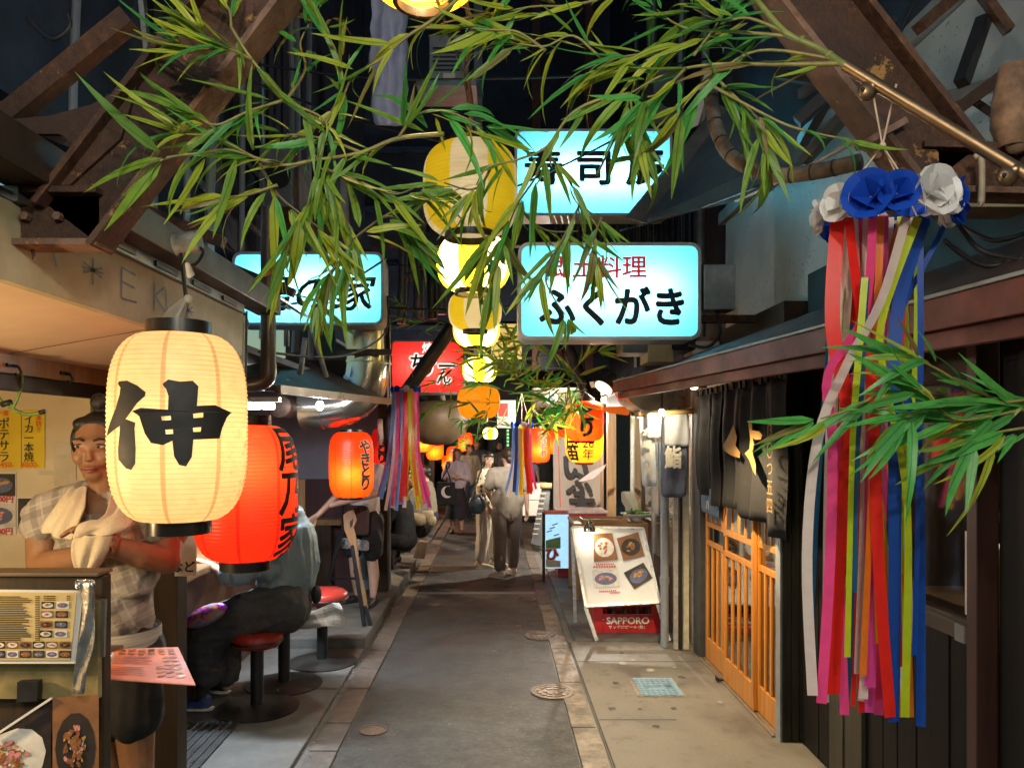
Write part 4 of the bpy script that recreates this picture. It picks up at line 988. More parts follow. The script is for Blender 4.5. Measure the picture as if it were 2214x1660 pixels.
g = [[P(402, 640, 2.04), P(408, 645, 2.02), P(412, 648, 2.04)], [P(370, 665, 2.06), P(395, 668, 1.99), P(408, 668, 2.05)], [P(345, 690, 2.07), P(375, 700, 1.98), P(396, 700, 2.05)], [P(336, 715, 2.07), P(362, 724, 1.99), P(388, 722, 2.06)]]
sheet('bag_film', g, PLAS, t, .001, 3, .01)
m = MB(); m.ball(P(407, 646, 2.03), (.012, .012, .012), 8); m.build('knot', PLAS, t, smooth=True)
t = thing('cloth_tie', 'small white cloth knot on the cable above the cream lantern', 'tie', P(407, 585, 2.13))
g = [[P(400, 568, 2.12), P(404, 567, 2.10), P(410, 568, 2.12)], [P(402, 580, 2.12), P(408, 582, 2.09), P(413, 580, 2.12)], [P(404, 604, 2.12), P(412, 600, 2.09), P(424, 596, 2.12)]]
sheet('cloth', g, WHITEP, t, .002, 2)
# red lantern behind it
REDL = paperlike('red lantern paper', (.92, .060, .018), .66, .10, (1, .8, .7), seam_pat(.5, .50, 38, 8, (.45, .01, .006)))
rl = P(531, 1064, 2.72)
LT2 = lantern('large red lantern with vertical black script behind the cream one', rl, .180, .475, REDL, .085, 3.8, 38, 2.2, (1, .62, .36), .09, 'big front lanterns', off=.08, cord=.3, seg=56, ringh=.034)
rf2 = radf(.180, .475, .085, 3.8)
REDPALE = M('pale pink outline', (.75, .32, .26), .6, 0, .1, 9, 0)
TXT = '居\n乃\n家'
wrapped('lettering', letters('尾\n乃\n家', .165, .022, .92), INK, LT2, rl, rf2, -math.pi/2+math.radians(80), 0, .02)
# yakitori lanterns
def yakitori(label, x, y, Y, R, H, power, ang, txt='や\nき\nと\nり', size=.125, mat=None, cord=.12, grp='small red lanterns'):
    c = P(x, y, Y); tt = lantern(label, c, R, H, mat or REDY, R*.5, 4.5, 30, power, (1, .62, .14), -.08, grp, cord=cord, seg=40, ringh=.02, off=R*.5)
    f_ = radf(R, H, R*.5, 4.5)
    if txt:
        wrapped('lettering_outline', letters(txt, size, .085, .82), REDPALE2, tt, c, f_, -math.pi/2+ang, 0, .03)
        w_ = wrapped('lettering', letters(txt, size, .035, .82), INK, tt, c, lambda z: f_(z)+.002, -math.pi/2+ang, 0, .03)
    m = MB()
    for i in range(8):
        a = i*math.pi/4; m.tube([c+Vector((R*.8*math.cos(a), R*.8*math.sin(a), -H*.44)), c+Vector((R*.8*math.cos(a), R*.8*math.sin(a), -H*.44-.03))], .002, 4)
    return tt
REDY = paperlike('orange red lantern vinyl', (.93, .060, .008), .7, .05, (1, .75, .5), seam_pat(.25, .55, 30, 8, (.55, .02, .006)))
REDD = paperlike('dull red lantern vinyl', (.62, .02, .03), .5, .10, (1, .7, .6), seam_pat(.25, .55, 30, 8, (.4, .01, .006)))  # unlit vinyl, also given a weak glow
REDPALE2 = M('red orange outline', (.80, .20, .08), .6, 0, .1, 9, 0)
yakitori('lit red lantern with black yakitori script hanging over the wooden easel', 760, 1004, 6.6, .19, .56, 5.5, math.radians(48))
yakitori('dull unlit red lantern with faint added glow, half hidden behind the left ribbon tassel', 838, 968, 8.0, .17, .42, .8, math.radians(-12), 'き\nと\nり', .12, REDD)
yakitori('small glowing orange lantern just right of the left tassel', 914, 950, 12.5, .15, .40, 7, math.radians(-30), 'き\nと', .12)
yakitori('lit orange lantern with black script right of the far tassel', 1165, 962, 12.0, .18, .54, 7.0, math.radians(22))
yakitori('short red lantern overlapping the yellow lantern on the right', 1264, 910, 7.0, .176, .36, 2.6, 0., 'と\nり', .165, None, .1)
yakitori('distant red lantern added over the seated customers to lighten the far alley', 940, 968, 15.0, .17, .46, 8, .3, None)  # this and the next pair are added to lighten the far alley
yakitori('distant orange lantern added above the crowd to lighten the far alley', 1006, 955, 17.5, .16, .42, 8, .3, None)
yakitori('distant red lantern added by the tan post to lighten the far alley', 1205, 955, 14.4, .17, .46, 8, -.3, None)
yakitori('distant red lantern glowing behind the crowd on the left', 980, 985, 17, .15, .4, 8, .3, None)
yakitori('distant orange lantern low behind the standing woman', 968, 1000, 19, .14, .36, 8, .3, None)
YELL = paperlike('amber lantern paper', (.93, .50, .035), .68, .22, (1, .85, .6), seam_pat(.22, .5, 28, 8, (.70, .25, .03)))
yc = P(1263, 942, 7.5)
LY = lantern('amber lantern marked 26 years hanging by the red box', yc, .188, .52, YELL, .085, 3.6, 28, 3.8, (1, .72, .3), .0, None, cord=.1, seg=40, ringh=.02, capmat=M('dark red ring', (.25, .03, .02)))
fy = radf(.188, .52, .085, 3.6)
wrapped('lettering', letters('26\n年', .115, .004, .95), INK, LY, yc, fy, -math.pi/2+.10, -.13, .03)
wrapped('lettering', letters('口\n笛', .17, .03, .9), INK, LY, yc, fy, -math.pi/2-.85, -.09, .03)
# ---------------- the string of yellow and white lanterns down the middle
def stripe(name, em, tr=.6, H=.34, k=4, ph=0., ya=(.84, .66, .025), wb=(.84, .80, .66)):
    return paperlike(name, ya, tr, em, (1, .9, .7), seam_pat(.28, H, 22, 0, (.5, .36, .05), (k, ya, wb, ph)))
ST_OFF = stripe('striped yellow white lantern paper', .10, .5, ph=math.pi/2)  # paper of the unlit lanterns is still given a faint glow
ST_ON = stripe('striped lit lantern paper', .40, .6, ph=-math.pi/2)
ORG = paperlike('orange lantern paper', (.80, .36, .015), .5, .16, (1, .85, .6), seam_pat(.25, .4, 24, 0, (.5, .2, .02)))
def mid(label, x, y, Y, R, H, mat, power, n=2.6, cap=.5):
    return lantern(label, P(x, y, Y), R, H, mat, R*cap, n, 22, power, (1, .74, .34), 0., 'lanterns strung along the alley', cord=0, seg=48, ringh=.022)
mid('lit orange-yellow lantern cut off by the top edge of view', 915, -82, 2.3, .175, .20, ORG, 12)
mid('unlit barrel lantern with faint added glow, wide yellow and white stripes, nearest overhead', 1017, 412, 2.95, .182, .33, ST_OFF, .15, 3.4, .52)
mid('bright round striped lantern shining just below the barrel lantern', 1024, 570, 3.75, .18, .26, ST_ON, 11, 2.2, .5)
mid('third overhead lantern, dim, yellow with white stripe, seen through leaves', 1027, 672, 5.2, .182, .26, ST_OFF, .5, 2.6, .45)
mid('bright striped lantern with only its lower half showing', 1030, 712, 6.0, .182, .27, ST_ON, 11, 2.3, .4)
mid('lit yellow lantern tangled in the far bamboo leaves', 1037, 800, 8.0, .18, .26, ST_ON, 10, 2.3, .4)
mid('large plain orange lantern lowest on the string, mostly below the bamboo', 1035, 868, 7.7, .215, .34, ORG, 1.0, 2.6, .4)
mid('tiny yellow lantern far down the alley above the heads', 1060, 937, 16, .16, .24, ST_ON, 5, 2.3, .4)
t = thing('lantern_cable', 'cable carrying the lantern string along the alley', 'cable', (-.05, 5, 3))
pts = [P(1012, 0, 2.95), P(1020, 150, 2.96), P(1012, 310, 2.95)]
m = MB(); m.tube(curve_pts([(-.22, 1.6, 3.25), (-.19, 2.3, 3.17), P(1010, 290, 2.95)+Vector((0, 0, .16)), P(1024, 500, 3.75)+Vector((0, 0, .14)), P(1027, 620, 5.2)+Vector((0, 0, .12)), P(1030, 660, 6.0)+Vector((0, 0, .12)), P(1037, 735, 8.0)+Vector((0, 0, .16)), (-.2, 12, 2.75), (-.1, 16, 2.2)], 6), .006, 6); m.build('cable', CABLE, t, smooth=True)
m = MB(); m.tube(curve_pts([P(1002, -20, 2.9), P(1020, 80, 2.9), P(1009, 150, 2.92), P(1019, 230, 2.93), P(1014, 312, 2.95)], 5), .0095, 8); m.build('twisted_cord', M('brown twisted cord', (.16, .10, .08), .7, 0, .4, 30, .3), t, smooth=True)
# ================================================================== ribbon tassels
def ribbon(t, pts, wd, mat, face=Vector((0, -1, 0)), tw=0.):
    pts = curve_pts(pts, 5); m = MB(); vs = []; n = len(pts)
    for i, p in enumerate(pts):
        d = (pts[min(i+1, n-1)]-pts[max(i-1, 0)]).normalized()
        s = d.cross(face)
        s = s.normalized() if s.length > 1e-4 else Vector((1, 0, 0))
        a = tw*math.sin(i/n*5+wd*300)
        s = (s*math.cos(a)+face*math.sin(a)).normalized()
        vs += [p-s*wd/2, p+s*wd/2]
    m.add(vs, [(2*i, 2*i+1, 2*i+3, 2*i+2) for i in range(n-1)]); return m.build('ribbon', mat, t, smooth=True)
def rib_mat(name, c): return paperlike(name, c, .45)
RB = {'red': rib_mat('red ribbon', (.85, .025, .015)), 'pink': rib_mat('hot pink ribbon', (.86, .07, .26)), 'mag': rib_mat('magenta ribbon', (.72, .08, .36)), 'white': rib_mat('off white ribbon', (.74, .64, .58)),
      'blue': rib_mat('blue ribbon', (.012, .075, .42)), 'teal': rib_mat('dark teal ribbon', (.015, .10, .22)), 'lime': rib_mat('lime ribbon', (.55, .68, .02)), 'yel': rib_mat('yellow ribbon', (.85, .55, .01)), 'sky': rib_mat('pale blue ribbon', (.16, .32, .80)), 'or': rib_mat('orange ribbon', (.85, .22, .02))}
PB = paperlike('blue crepe petal', (.012, .07, .48), .3); PW = paperlike('white crepe petal', (.78, .76, .74), .4)
def petal_mesh(name, mat):
    m = MB(); vs = [Vector((0, 0, 0))]; N = 9; r = .5
    for k in range(N+1):
        a = -1.25+2.5*k/N; rr = r*(1.0 if 0 < k < N else .85); vs.append(Vector((rr*1.0*math.cos(a)+.12, rr*.95*math.sin(a), .16*math.cos(a*1.2)-.05)))
    m.add(vs, [(0, i, i+1) for i in range(1, N+1)]); o = m.build(name, mat, None, smooth=True); me = o.data
    me.transform(Matrix.Translation(WL[o.name])); bpy.data.objects.remove(o); return me
PM = {'b': petal_mesh('petal', PB), 'w': petal_mesh('petal', PW)}
def tassel(label, c, R, hang, specs, flowers, grp='ribbon tassels'):
    c = Vector(c); t = thing('ribbon_tassel', label, 'tassel', c, grp)
    m = MB(); m.lathe([(R-.004, -.004), (R+.004, 0), (R-.004, .004)], c, 28, cap=False); m.build('ring', WHITEP, t)
    for i in range(3):
        a = .5+i*2.1; m = MB(); m.tube([c+Vector((R*math.cos(a), R*math.sin(a), 0)), hang], .0018*max(1, R/.12), 5); m.build('string', M('cotton string', (.55, .42, .30)), t)
    for k, (a, col, s) in enumerate(flowers):
        fc = c+Vector((R*math.cos(a), R*math.sin(a), 0)); out = Vector((math.cos(a), math.sin(a), .12))
        for j in range(10):
            inner = j >= 6; b = (j*math.pi/3+.4*k) if not inner else (j*math.pi/2+.9*k); side = Vector((-out.y, out.x, 0)).normalized(); up = Vector((0, 0, 1))
            d = (side*math.cos(b)+up*math.sin(b)+out*(1.25 if inner else .45)).normalized()
            o = bpy.data.objects.new('petal', PM[col]); COL.objects.link(o); place(o, t, fc)
            q = d.to_track_quat('X', 'Z'); nz = (out*.8-d*.4); z = (nz-d*nz.dot(d)).normalized(); y = z.cross(d)
            o.rotation_euler = Matrix((d, y, z)).transposed().to_euler(); sz_ = s*(.95 if inner else 1.2); o.scale = (sz_, sz_, sz_)
    for pts, wd, mt in specs: ribbon(t, pts, wd, RB[mt], tw=.25)
    return t
# the big one, front right
SP = [([(1960, 470), (1905, 650), (1830, 790), (1768, 950), (1745, 1200), (1757, 1503)], 30, 'white', 1.69), ([(1850, 465), (1805, 700), (1795, 850), (1787, 1100), (1785, 1505)], 22, 'white', 1.78),
      ([(1812, 465), (1800, 700), (1835, 900), (1822, 1100), (1802, 1500)], 44, 'red', 1.76), ([(1888, 465), (1868, 680), (1790, 810), (1800, 950), (1795, 1200), (1776, 1520)], 30, 'pink', 1.71),
      ([(1860, 470), (1880, 700), (1822, 900), (1812, 1100), (1826, 1545)], 28, 'pink', 1.80), ([(1845, 470), (1862, 700), (1905, 900), (1885, 1200), (1866, 1510)], 28, 'white', 1.79),
      ([(1870, 600), (1860, 850), (1848, 1000), (1842, 1280)], 28, 'teal', 1.70), ([(1870, 600), (1850, 850), (1842, 1000), (1832, 1420)], 20, 'lime', 1.69),
      ([(1895, 470), (1880, 800), (1885, 1000), (1903, 1200), (1890, 1390)], 26, 'yel', 1.77), ([(1835, 470), (1850, 600), (1885, 850), (1895, 1100), (1905, 1300), (1925, 1550)], 34, 'red', 1.73),
      ([(1900, 470), (1872, 650), (1880, 1000), (1878, 1300), (1880, 1540)], 28, 'mag', 1.82), ([(1965, 470), (1930, 700), (1895, 880), (1900, 1200), (1863, 1515)], 26, 'white', 1.84),
      ([(1880, 470), (1880, 900), (1908, 1150), (1942, 1550)], 28, 'yel', 1.79), ([(2000, 470), (1945, 650), (1935, 800), (1935, 1100), (1933, 1560)], 40, 'blue', 1.74),
      ([(1985, 470), (1905, 700), (1920, 850), (1962, 1100), (1957, 1550)], 24, 'lime', 1.71), ([(1990, 470), (1935, 620), (1945, 800), (1986, 1000), (1991, 1570)], 28, 'blue', 1.80),
      ([(1925, 470), (1915, 700), (1940, 950), (1962, 1200), (1968, 1390)], 24, 'white', 1.86), ([(2046, 480), (2000, 570), (1955, 660), (1940, 760)], 16, 'blue', 1.78),
      ([(1835, 700), (1850, 1000), (1845, 1300), (1823, 1532)], 30, 'teal', 1.83), ([(1880, 480), (1850, 700), (1855, 1100), (1868, 1540)], 40, 'red', 1.86),
      ([(1950, 470), (1890, 660), (1870, 780), (1920, 1000), (1960, 1300), (1970, 1550)], 20, 'or', 1.85), ([(1910, 465), (1900, 700), (1890, 900), (1900, 1545)], 30, 'pink', 1.88)]
rx_ = random.Random(12)
for k_ in range(20):
    x0_ = rx_.uniform(1805, 2000); x1_ = 1770+(x0_-1805)*1.12+rx_.uniform(-18, 18)
    SP.append(([(x0_, 468), ((x0_*2+x1_)/3+rx_.uniform(-14, 14), 760), ((x0_+2*x1_)/3+rx_.uniform(-10, 10), 1100), (x1_, rx_.uniform(1380, 1550))], rx_.uniform(15, 27), rx_.choice(['white', 'pink', 'red', 'yel', 'blue', 'mag', 'lime', 'teal', 'or']), rx_.uniform(1.74, 1.9)))
tc_ = P(1912, 455, 1.77)
FL = [(-2.75, 'w', .068), (-2.25, 'b', .086), (-1.85, 'b', .070), (-1.3, 'w', .086), (-.95, 'w', .070), (-.5, 'b', .082), (-.05, 'w', .066), (.7, 'b', .068), (1.3, 'w', .068), (2.0, 'b', .068), (2.7, 'w', .066)]
tassel('large multicoloured ribbon tassel with blue and white flower ring, front right', tc_, .125, P(1908, 315, 1.76), [([P(x, y, d) for x, y in p], wd*.70/F*1.75, c) for p, wd, c, d in SP], FL)
m = MB(); a = P(1908, 315, 1.76); m.tube([a, P(1886, 195, 1.72)], .0022, 5); m.tube([a, P(1938, 182, 1.70)], .0022, 5); m.ball(a, .008, 8)
tag(m.build('hanging_string', M('cotton string', (.55, .42, .30))), 'twisted string tying the large tassel to the brass rail', 'string')
def far_tassel(label, x, y, Y, R, L, spread, cols, seed):
    r = random.Random(seed); c = P(x, y, Y); sp = []
    for i, cl_ in enumerate(cols):
        k = i/(len(cols)-1)*2-1; x0 = c.x+R*k*.9; dy = r.uniform(-R, R)*.6; l = L*r.uniform(.86, 1)
        x1 = c.x+spread*(k+r.uniform(-.22, .22)); xm = (x0+x1)/2-(x1-x0)*r.uniform(.1, .3)
        sp.append(([Vector((x0, c.y+dy, c.z)), Vector((x0+(xm-x0)*.3, c.y+dy, c.z-l*.3)), Vector((xm, c.y+dy*1.2, c.z-l*.62)), Vector((x1, c.y+dy*1.5, c.z-l))], r.uniform(.028, .042), cl_))
    fl = [(-2.8+i*.7, 'b' if i % 3 != 2 else 'w', .05) for i in range(9)]
    return tassel(label, c, R, c+Vector((0, 0, .35)), sp, fl)
far_tassel('mid-distance ribbon tassel left of centre, blues beside yellows', 877, 842, 7.3, .12, 1.16, .24, ['sky', 'white', 'sky', 'white', 'sky', 'pink', 'white', 'sky', 'blue', 'white', 'sky', 'red', 'white', 'red', 'yel', 'yel', 'lime', 'lime', 'yel', 'or', 'pink', 'lime', 'pink', 'mag'], 4)
far_tassel('farthest ribbon tassel hanging in front of the grey-shirted person', 1128, 918, 8.4, .10, .80, .15, ['sky', 'white', 'blue', 'white', 'sky', 'yel', 'yel', 'yel', 'red', 'red', 'or', 'red', 'pink'], 9)
t = thing('feather_streamer', 'pale feathery streamer on the dark post beside the left tassel', 'streamer', P(824, 930, 7.35))
g = [[P(818+j*5+R_.uniform(-2, 2), y, 7.33-.02*(j % 2)) for j in range(3)] for y in (905, 925, 945, 962)]
sheet('plume', g, WHITEP, t, .002, 2, .02)
# ================================================================== bamboo decoration
def leaf_mesh(bend, curl, wd=.126):
    N = 7; vs = []; fs = []
    for i in range(N+1):
        u = i/N; w_ = wd/2*min(1, (u/.16)**.6 if u > 0 else .12)*max(0.02, (1-u**2.6))
        a = bend*u; x = u if abs(bend) < 1e-3 else math.sin(a)/bend; z = 0 if abs(bend) < 1e-3 else -(1-math.cos(a))/bend
        y0 = curl*u*u*.12
        for s in (-1, 0, 1): vs.append(Vector((x, y0+s*w_, z+abs(s)*w_*.2+R_.uniform(-.004, .004)*abs(s))))
    for i in range(N):
        for s in (0, 1): k = 3*i+s; fs.append((k, k+1, k+4, k+3))
    m = MB(); m.add(vs, fs); o = m.build('leaf', None, None, smooth=True); me = o.data
    me.transform(Matrix.Translation(WL[o.name])); bpy.data.objects.remove(o); return me
def leaf_mat(name, col, col2):
    m, t, n, b = _new(name); n.remove(b)
    v, tc, oi = _coords(t)
    base = _mix(t, oi.outputs['Random'], col, col2)
    f = _noise(t, v, 6, 4); base = _mix(t, _ramp(t, f, [(.35, (.0,)*3), (.7, (.5,)*3)]), base, sc3(col2, .62))
    sx = t.nodes.new('ShaderNodeSeparateXYZ'); t.links.new(tc.outputs['Object'], sx.inputs[0])
    vein = _ramp(t, _math(t, 'ABSOLUTE', sx.outputs[1]), [(.004, (.75,)*3), (.010, (0,)*3)])
    base = _mix(t, vein, base, sc3(col, .25))
    d = n.new('ShaderNodeBsdfPrincipled'); t.links.new(base, d.inputs['Base Color']); d.inputs['Roughness'].default_value = .42
    tr = n.new('ShaderNodeBsdfTranslucent'); t.links.new(base, tr.inputs[0])
    mx = n.new('ShaderNodeMixShader'); mx.inputs[0].default_value = .38
    t.links.new(d.outputs[0], mx.inputs[1]); t.links.new(tr.outputs[0], mx.inputs[2]); t.links.new(mx.outputs[0], n['Material Output'].inputs[0]); return m
LMAT = [leaf_mat('olive green leaf', (.25, .42, .04), (.11, .26, .035)), leaf_mat('fresh green leaf', (.10, .44, .07), (.06, .28, .055)), leaf_mat('yellow green leaf', (.48, .55, .04), (.29, .40, .035))]
LMAT.append(leaf_mat('dry brown leaf', (.26, .18, .06), (.20, .20, .05)))
LM = [[], [], [], []]
for k in range(4):
    for bend, curl in ((.05, 0), (.3, .8), (.5, -.7), (1.0, .3), (.15, -1.3), (-.35, .6), (1.5, -.3)):
        me = leaf_mesh(bend, curl); me.materials.append(LMAT[k]); LM[k].append(me)
STEM = M('bamboo twig', (.26, .23, .06), .45, 0, .3, 20, .1, (.12, .10, .03), .6)
STEMD = M('dark bamboo twig', (.10, .085, .03), .5, 0, .3, 20, .1)
def put_leaf(t, p, d, size, kind, r, wscale=1.):
    d = Vector(d).normalized(); me = r.choice(LM[kind])
    o = bpy.data.objects.new('leaf', me); COL.objects.link(o); place(o, t, p)
    up = Vector((r.uniform(-.6, .6), r.uniform(-1.5, -.2), r.uniform(.0, .9))); z = up-d*up.dot(d); z.normalize(); y = z.cross(d)
    o.rotation_euler = Matrix((d, y, z)).transposed().to_euler(); o.scale = (size, size*wscale*r.uniform(.65, 1.08), size); return o
def branch(t, pts, r0, r1, r, kind=0, size=.16, every=2, along=True, tip=3, spread=.8, droop=.25, mat=None, wscale=1., skip=1):
    pts = [Vector(p) for p in pts]; cp = curve_pts(pts, 6); n = len(cp)
    m = MB(); m.tube(cp, [r0+(r1-r0)*i/(n-1) for i in range(n)], 6); m.build('twig', mat or STEM, t, smooth=True)
    k = 0
    def burst(p, d, cnt):
        nonlocal k
        for j in range(cnt):
            s = Vector((r.gauss(0, 1), r.gauss(0, .7), r.gauss(0, 1)))*spread*.55
            dd = (d+s+Vector((0, 0, -droop))).normalized(); kk = 3 if r.random() < .04 else (kind if r.random() < .6 else r.randrange(3))
            L = size*1.12*r.uniform(.45, 1.22)
            o = put_leaf(t, p+dd*size*.12, dd, L, kk, r, wscale)
            k += 1
    for i in range(skip*2, n-1, max(2, (every*2)//3 if every < 20 else every)):
        if along: burst(cp[i], (cp[i+1]-cp[i-1]).normalized(), 3 if r.random() < .4 else 2)
    burst(cp[-1], (cp[-1]-cp[-2]).normalized(), tip)
    return k
def B(t, pl, r, **kw):
    return branch(t, [P(x, y, d) for x, y, d in pl], kw.pop('r0', .004), kw.pop('r1', .0018), r, **kw)
r = random.Random(21)
# ---- right branch, tied to the brass rail
t = thing('bamboo_branch', 'bamboo branch reaching left from the brass rail across the top', 'bamboo branch', P(1830, 145, 1.74), 'bamboo branches')
cul = [P(1832, 146, 1.74), P(1770, 105, 1.78), P(1700, 72, 1.80), P(1640, 5, 1.84), P(1600, -40, 1.86)]
m = MB(); m.tube(curve_pts(cul, 4), [.0085-.0002*i for i in range(17)], 8); m.build('culm', M('green bamboo cane', (.20, .22, .05), .4, 0, .25, 10, .1, (.10, .12, .03), .5), t, smooth=True)
for q in (cul[0].lerp(cul[1], .6), cul[1].lerp(cul[2], .5)):
    m = MB(); m.tube([q, q+(cul[1]-cul[0]).normalized()*.006], .0105, 8); m.build('node_ring', M('green bamboo cane', (.2, .22, .05)), t, smooth=True)
B(t, [(1815, 138, 1.75), (1690, 140, 1.80), (1540, 140, 1.85), (1440, 160, 1.88), (1362, 203, 1.9)], r, r0=.006, kind=0, every=9, tip=3, size=.15)
B(t, [(1362, 203, 1.9), (1290, 218, 1.9), (1232, 250, 1.9), (1181, 318, 1.9), (1120, 345, 1.9), (1055, 362, 1.92), (1030, 400, 1.92)], r, r0=.005, kind=0, every=9, tip=4, size=.13)
B(t, [(1720, 80, 1.8), (1600, 70, 1.85), (1480, 60, 1.9), (1420, 22, 1.95)], r, r0=.005, kind=1, every=4, tip=4, size=.15)
B(t, [(1810, 130, 1.76), (1640, 110, 1.82), (1530, 175, 1.85), (1490, 215, 1.85), (1475, 235, 1.86)], r, r0=.004, kind=2, every=9, tip=3)
B(t, [(1540, 160, 1.84), (1590, 210, 1.82), (1640, 260, 1.82), (1655, 310, 1.82)], r, r0=.004, kind=0, every=4, tip=5, size=.16, droop=.7)
B(t, [(1530, 180, 1.84), (1610, 225, 1.80), (1700, 270, 1.78), (1780, 292, 1.76), (1830, 300, 1.76)], r, r0=.004, kind=1, every=9, tip=2, size=.11)
B(t, [(1480, 150, 1.85), (1430, 200, 1.83), (1400, 210, 1.82)], r, kind=1, every=5, tip=5, size=.15, droop=.8)
B(t, [(1500, 120, 1.86), (1545, 60, 1.88), (1560, 30, 1.9)], r, kind=1, every=3, tip=4, size=.13)
B(t, [(1362, 203, 1.9), (1370, 260, 1.9), (1385, 310, 1.9)], r, kind=0, every=4, tip=4, size=.14, droop=.9)
B(t, [(1560, 70, 1.9), (1440, 110, 1.9), (1340, 125, 1.92), (1290, 150, 1.94)], r, kind=2, every=4, tip=4, size=.15)
B(t, [(1700, 72, 1.8), (1620, 40, 1.84), (1560, 45, 1.86), (1500, 20, 1.9)], r, kind=0, every=5, tip=3, size=.14)
# ---- middle branch
t = thing('bamboo_branch', 'middle bamboo branch with drooping leaves in front of the lanterns', 'bamboo branch', P(1180, 320, 1.9), 'bamboo branches')
mid_ = [(1181, 318, 1.9), (1160, 380, 1.92), (1120, 440, 1.95), (1095, 500, 2.0)]
B(t, mid_, r, kind=0, every=6, tip=4, size=.14, droop=.8, mat=STEMD)
B(t, [(1181, 330, 1.9), (1230, 390, 1.95), (1255, 440, 2.0), (1290, 470, 2.0)], r, kind=0, every=7, tip=4, size=.12, droop=.6, mat=STEMD)
B(t, [(1255, 440, 2.0), (1225, 500, 2.0), (1200, 545, 2.0), (1170, 585, 2.0)], r, kind=0, every=7, tip=4, size=.14, droop=.8, mat=STEMD)
B(t, [(1200, 545, 2.0), (1180, 600, 2.0), (1195, 640, 2.0), (1222, 680, 2.0)], r, kind=0, every=30, tip=5, size=.13, droop=.35, spread=1.3, mat=STEMD)
B(t, [(1290, 380, 2.0), (1330, 300, 2.0), (1345, 290, 2.0)], r, kind=0, every=5, tip=3, size=.13, droop=.7, mat=STEMD)
B(t, [(1060, 365, 1.92), (1040, 400, 1.95), (1010, 410, 1.96), (960, 395, 1.96)], r, kind=0, every=5, tip=4, size=.14, droop=.5, mat=STEMD)
B(t, [(1100, 480, 2.0), (1060, 520, 2.0), (1045, 545, 2.02)], r, kind=0, every=4, tip=4, size=.16, droop=.5, mat=STEMD)
B(t, [(1120, 440, 1.95), (1150, 480, 2.0), (1190, 500, 2.0), (1250, 500, 2.0)], r, kind=0, every=7, tip=3, size=.13, droop=.7, mat=STEMD)
B(t, [(1090, 500, 2.0), (1080, 560, 2.0), (1062, 610, 2.02)], r, kind=0, every=6, tip=3, size=.14, droop=.8, mat=STEMD)
B(t, [(1300, 470, 2.0), (1285, 520, 2.0), (1290, 560, 2.0)], r, kind=0, every=4, tip=4, size=.13, droop=.9, mat=STEMD)
# ---- top centre branch, the top lantern's yellow partly put into the leaf colour
t = thing('bamboo_branch', 'bamboo branch along the top centre, lantern yellow partly put into its leaf colour', 'bamboo branch', P(1150, 60, 1.9), 'bamboo branches')
B(t, [(1420, 160, 1.95), (1310, 130, 1.95), (1240, 78, 1.95), (1180, 100, 1.95), (1120, 95, 1.95)], r, kind=2, every=5, tip=5, size=.16, droop=.05)
B(t, [(1380, -30, 2.0), (1250, 10, 2.0), (1150, 15, 2.0), (1080, 30, 2.0)], r, kind=2, every=5, tip=4, size=.15, droop=.1)
B(t, [(1180, 110, 1.95), (1120, 70, 1.95), (1060, 65, 1.95), (1010, 60, 1.95)], r, kind=2, every=6, tip=4, size=.15, droop=.1)
B(t, [(1010, -20, 1.95), (940, 40, 1.95), (880, 80, 1.95), (820, 130, 1.95), (760, 170, 1.95), (735, 230, 1.95), (700, 260, 1.95)], r, kind=2, r0=.005, every=6, tip=4, size=.15, droop=.1)
B(t, [(900, 60, 1.95), (1000, 60, 1.98), (1060, 50, 2.0)], r, kind=2, every=5, tip=3, size=.15, droop=.1)
# ---- left branch
t = thing('bamboo_branch', 'left bamboo branch spreading under the rusty brace', 'bamboo branch', P(700, 260, 1.9), 'bamboo branches')
B(t, [(500, 60, 1.8), (545, 130, 1.82), (620, 215, 1.86), (705, 265, 1.9), (690, 345, 1.9), (700, 370, 1.9)], r, kind=0, r0=.004, every=7, tip=3, size=.15)
B(t, [(960, 290, 1.95), (860, 300, 1.92), (780, 330, 1.9), (690, 345, 1.9), (590, 355, 1.88), (470, 300, 1.82), (400, 290, 1.8)], r, kind=0, r0=.006, every=7, tip=5, size=.16, droop=.2)
B(t, [(590, 355, 1.88), (500, 325, 1.84), (440, 330, 1.8), (360, 340, 1.78)], r, kind=0, every=5, tip=5, size=.16, droop=.45)
B(t, [(620, 215, 1.86), (540, 240, 1.82), (470, 270, 1.8), (430, 255, 1.8)], r, kind=0, every=5, tip=5, size=.15, droop=.2)
B(t, [(700, 365, 1.9), (780, 395, 1.92), (850, 420, 1.95), (900, 405, 1.95)], r, kind=0, every=5, tip=4, size=.15, droop=.5, mat=STEMD)
B(t, [(690, 345, 1.9), (680, 420, 1.92), (640, 480, 1.94), (620, 540, 1.95)], r, kind=0, every=4, tip=6, size=.15, droop=.8, mat=STEMD)
B(t, [(700, 380, 1.9), (740, 460, 1.94), (760, 520, 1.96), (720, 580, 1.96)], r, kind=0, every=4, tip=6, size=.15, droop=.8, mat=STEMD)
B(t, [(560, 350, 1.88), (600, 420, 1.92), (660, 470, 1.94), (700, 500, 1.95)], r, kind=2, every=5, tip=5, size=.16, droop=.5, mat=STEMD)
B(t, [(760, 520, 1.96), (830, 470, 1.98), (870, 480, 2.0)], r, kind=0, every=4, tip=5, size=.15, droop=.9, mat=STEMD)
B(t, [(740, 560, 1.96), (690, 620, 1.96), (686, 655, 1.96)], r, kind=0, every=5, tip=4, size=.12, droop=.9, spread=1.2, mat=STEMD)
B(t, [(860, 300, 1.92), (900, 250, 1.9), (960, 240, 1.9), (1040, 270, 1.9)], r, kind=1, every=4, tip=5, size=.15, droop=.2)
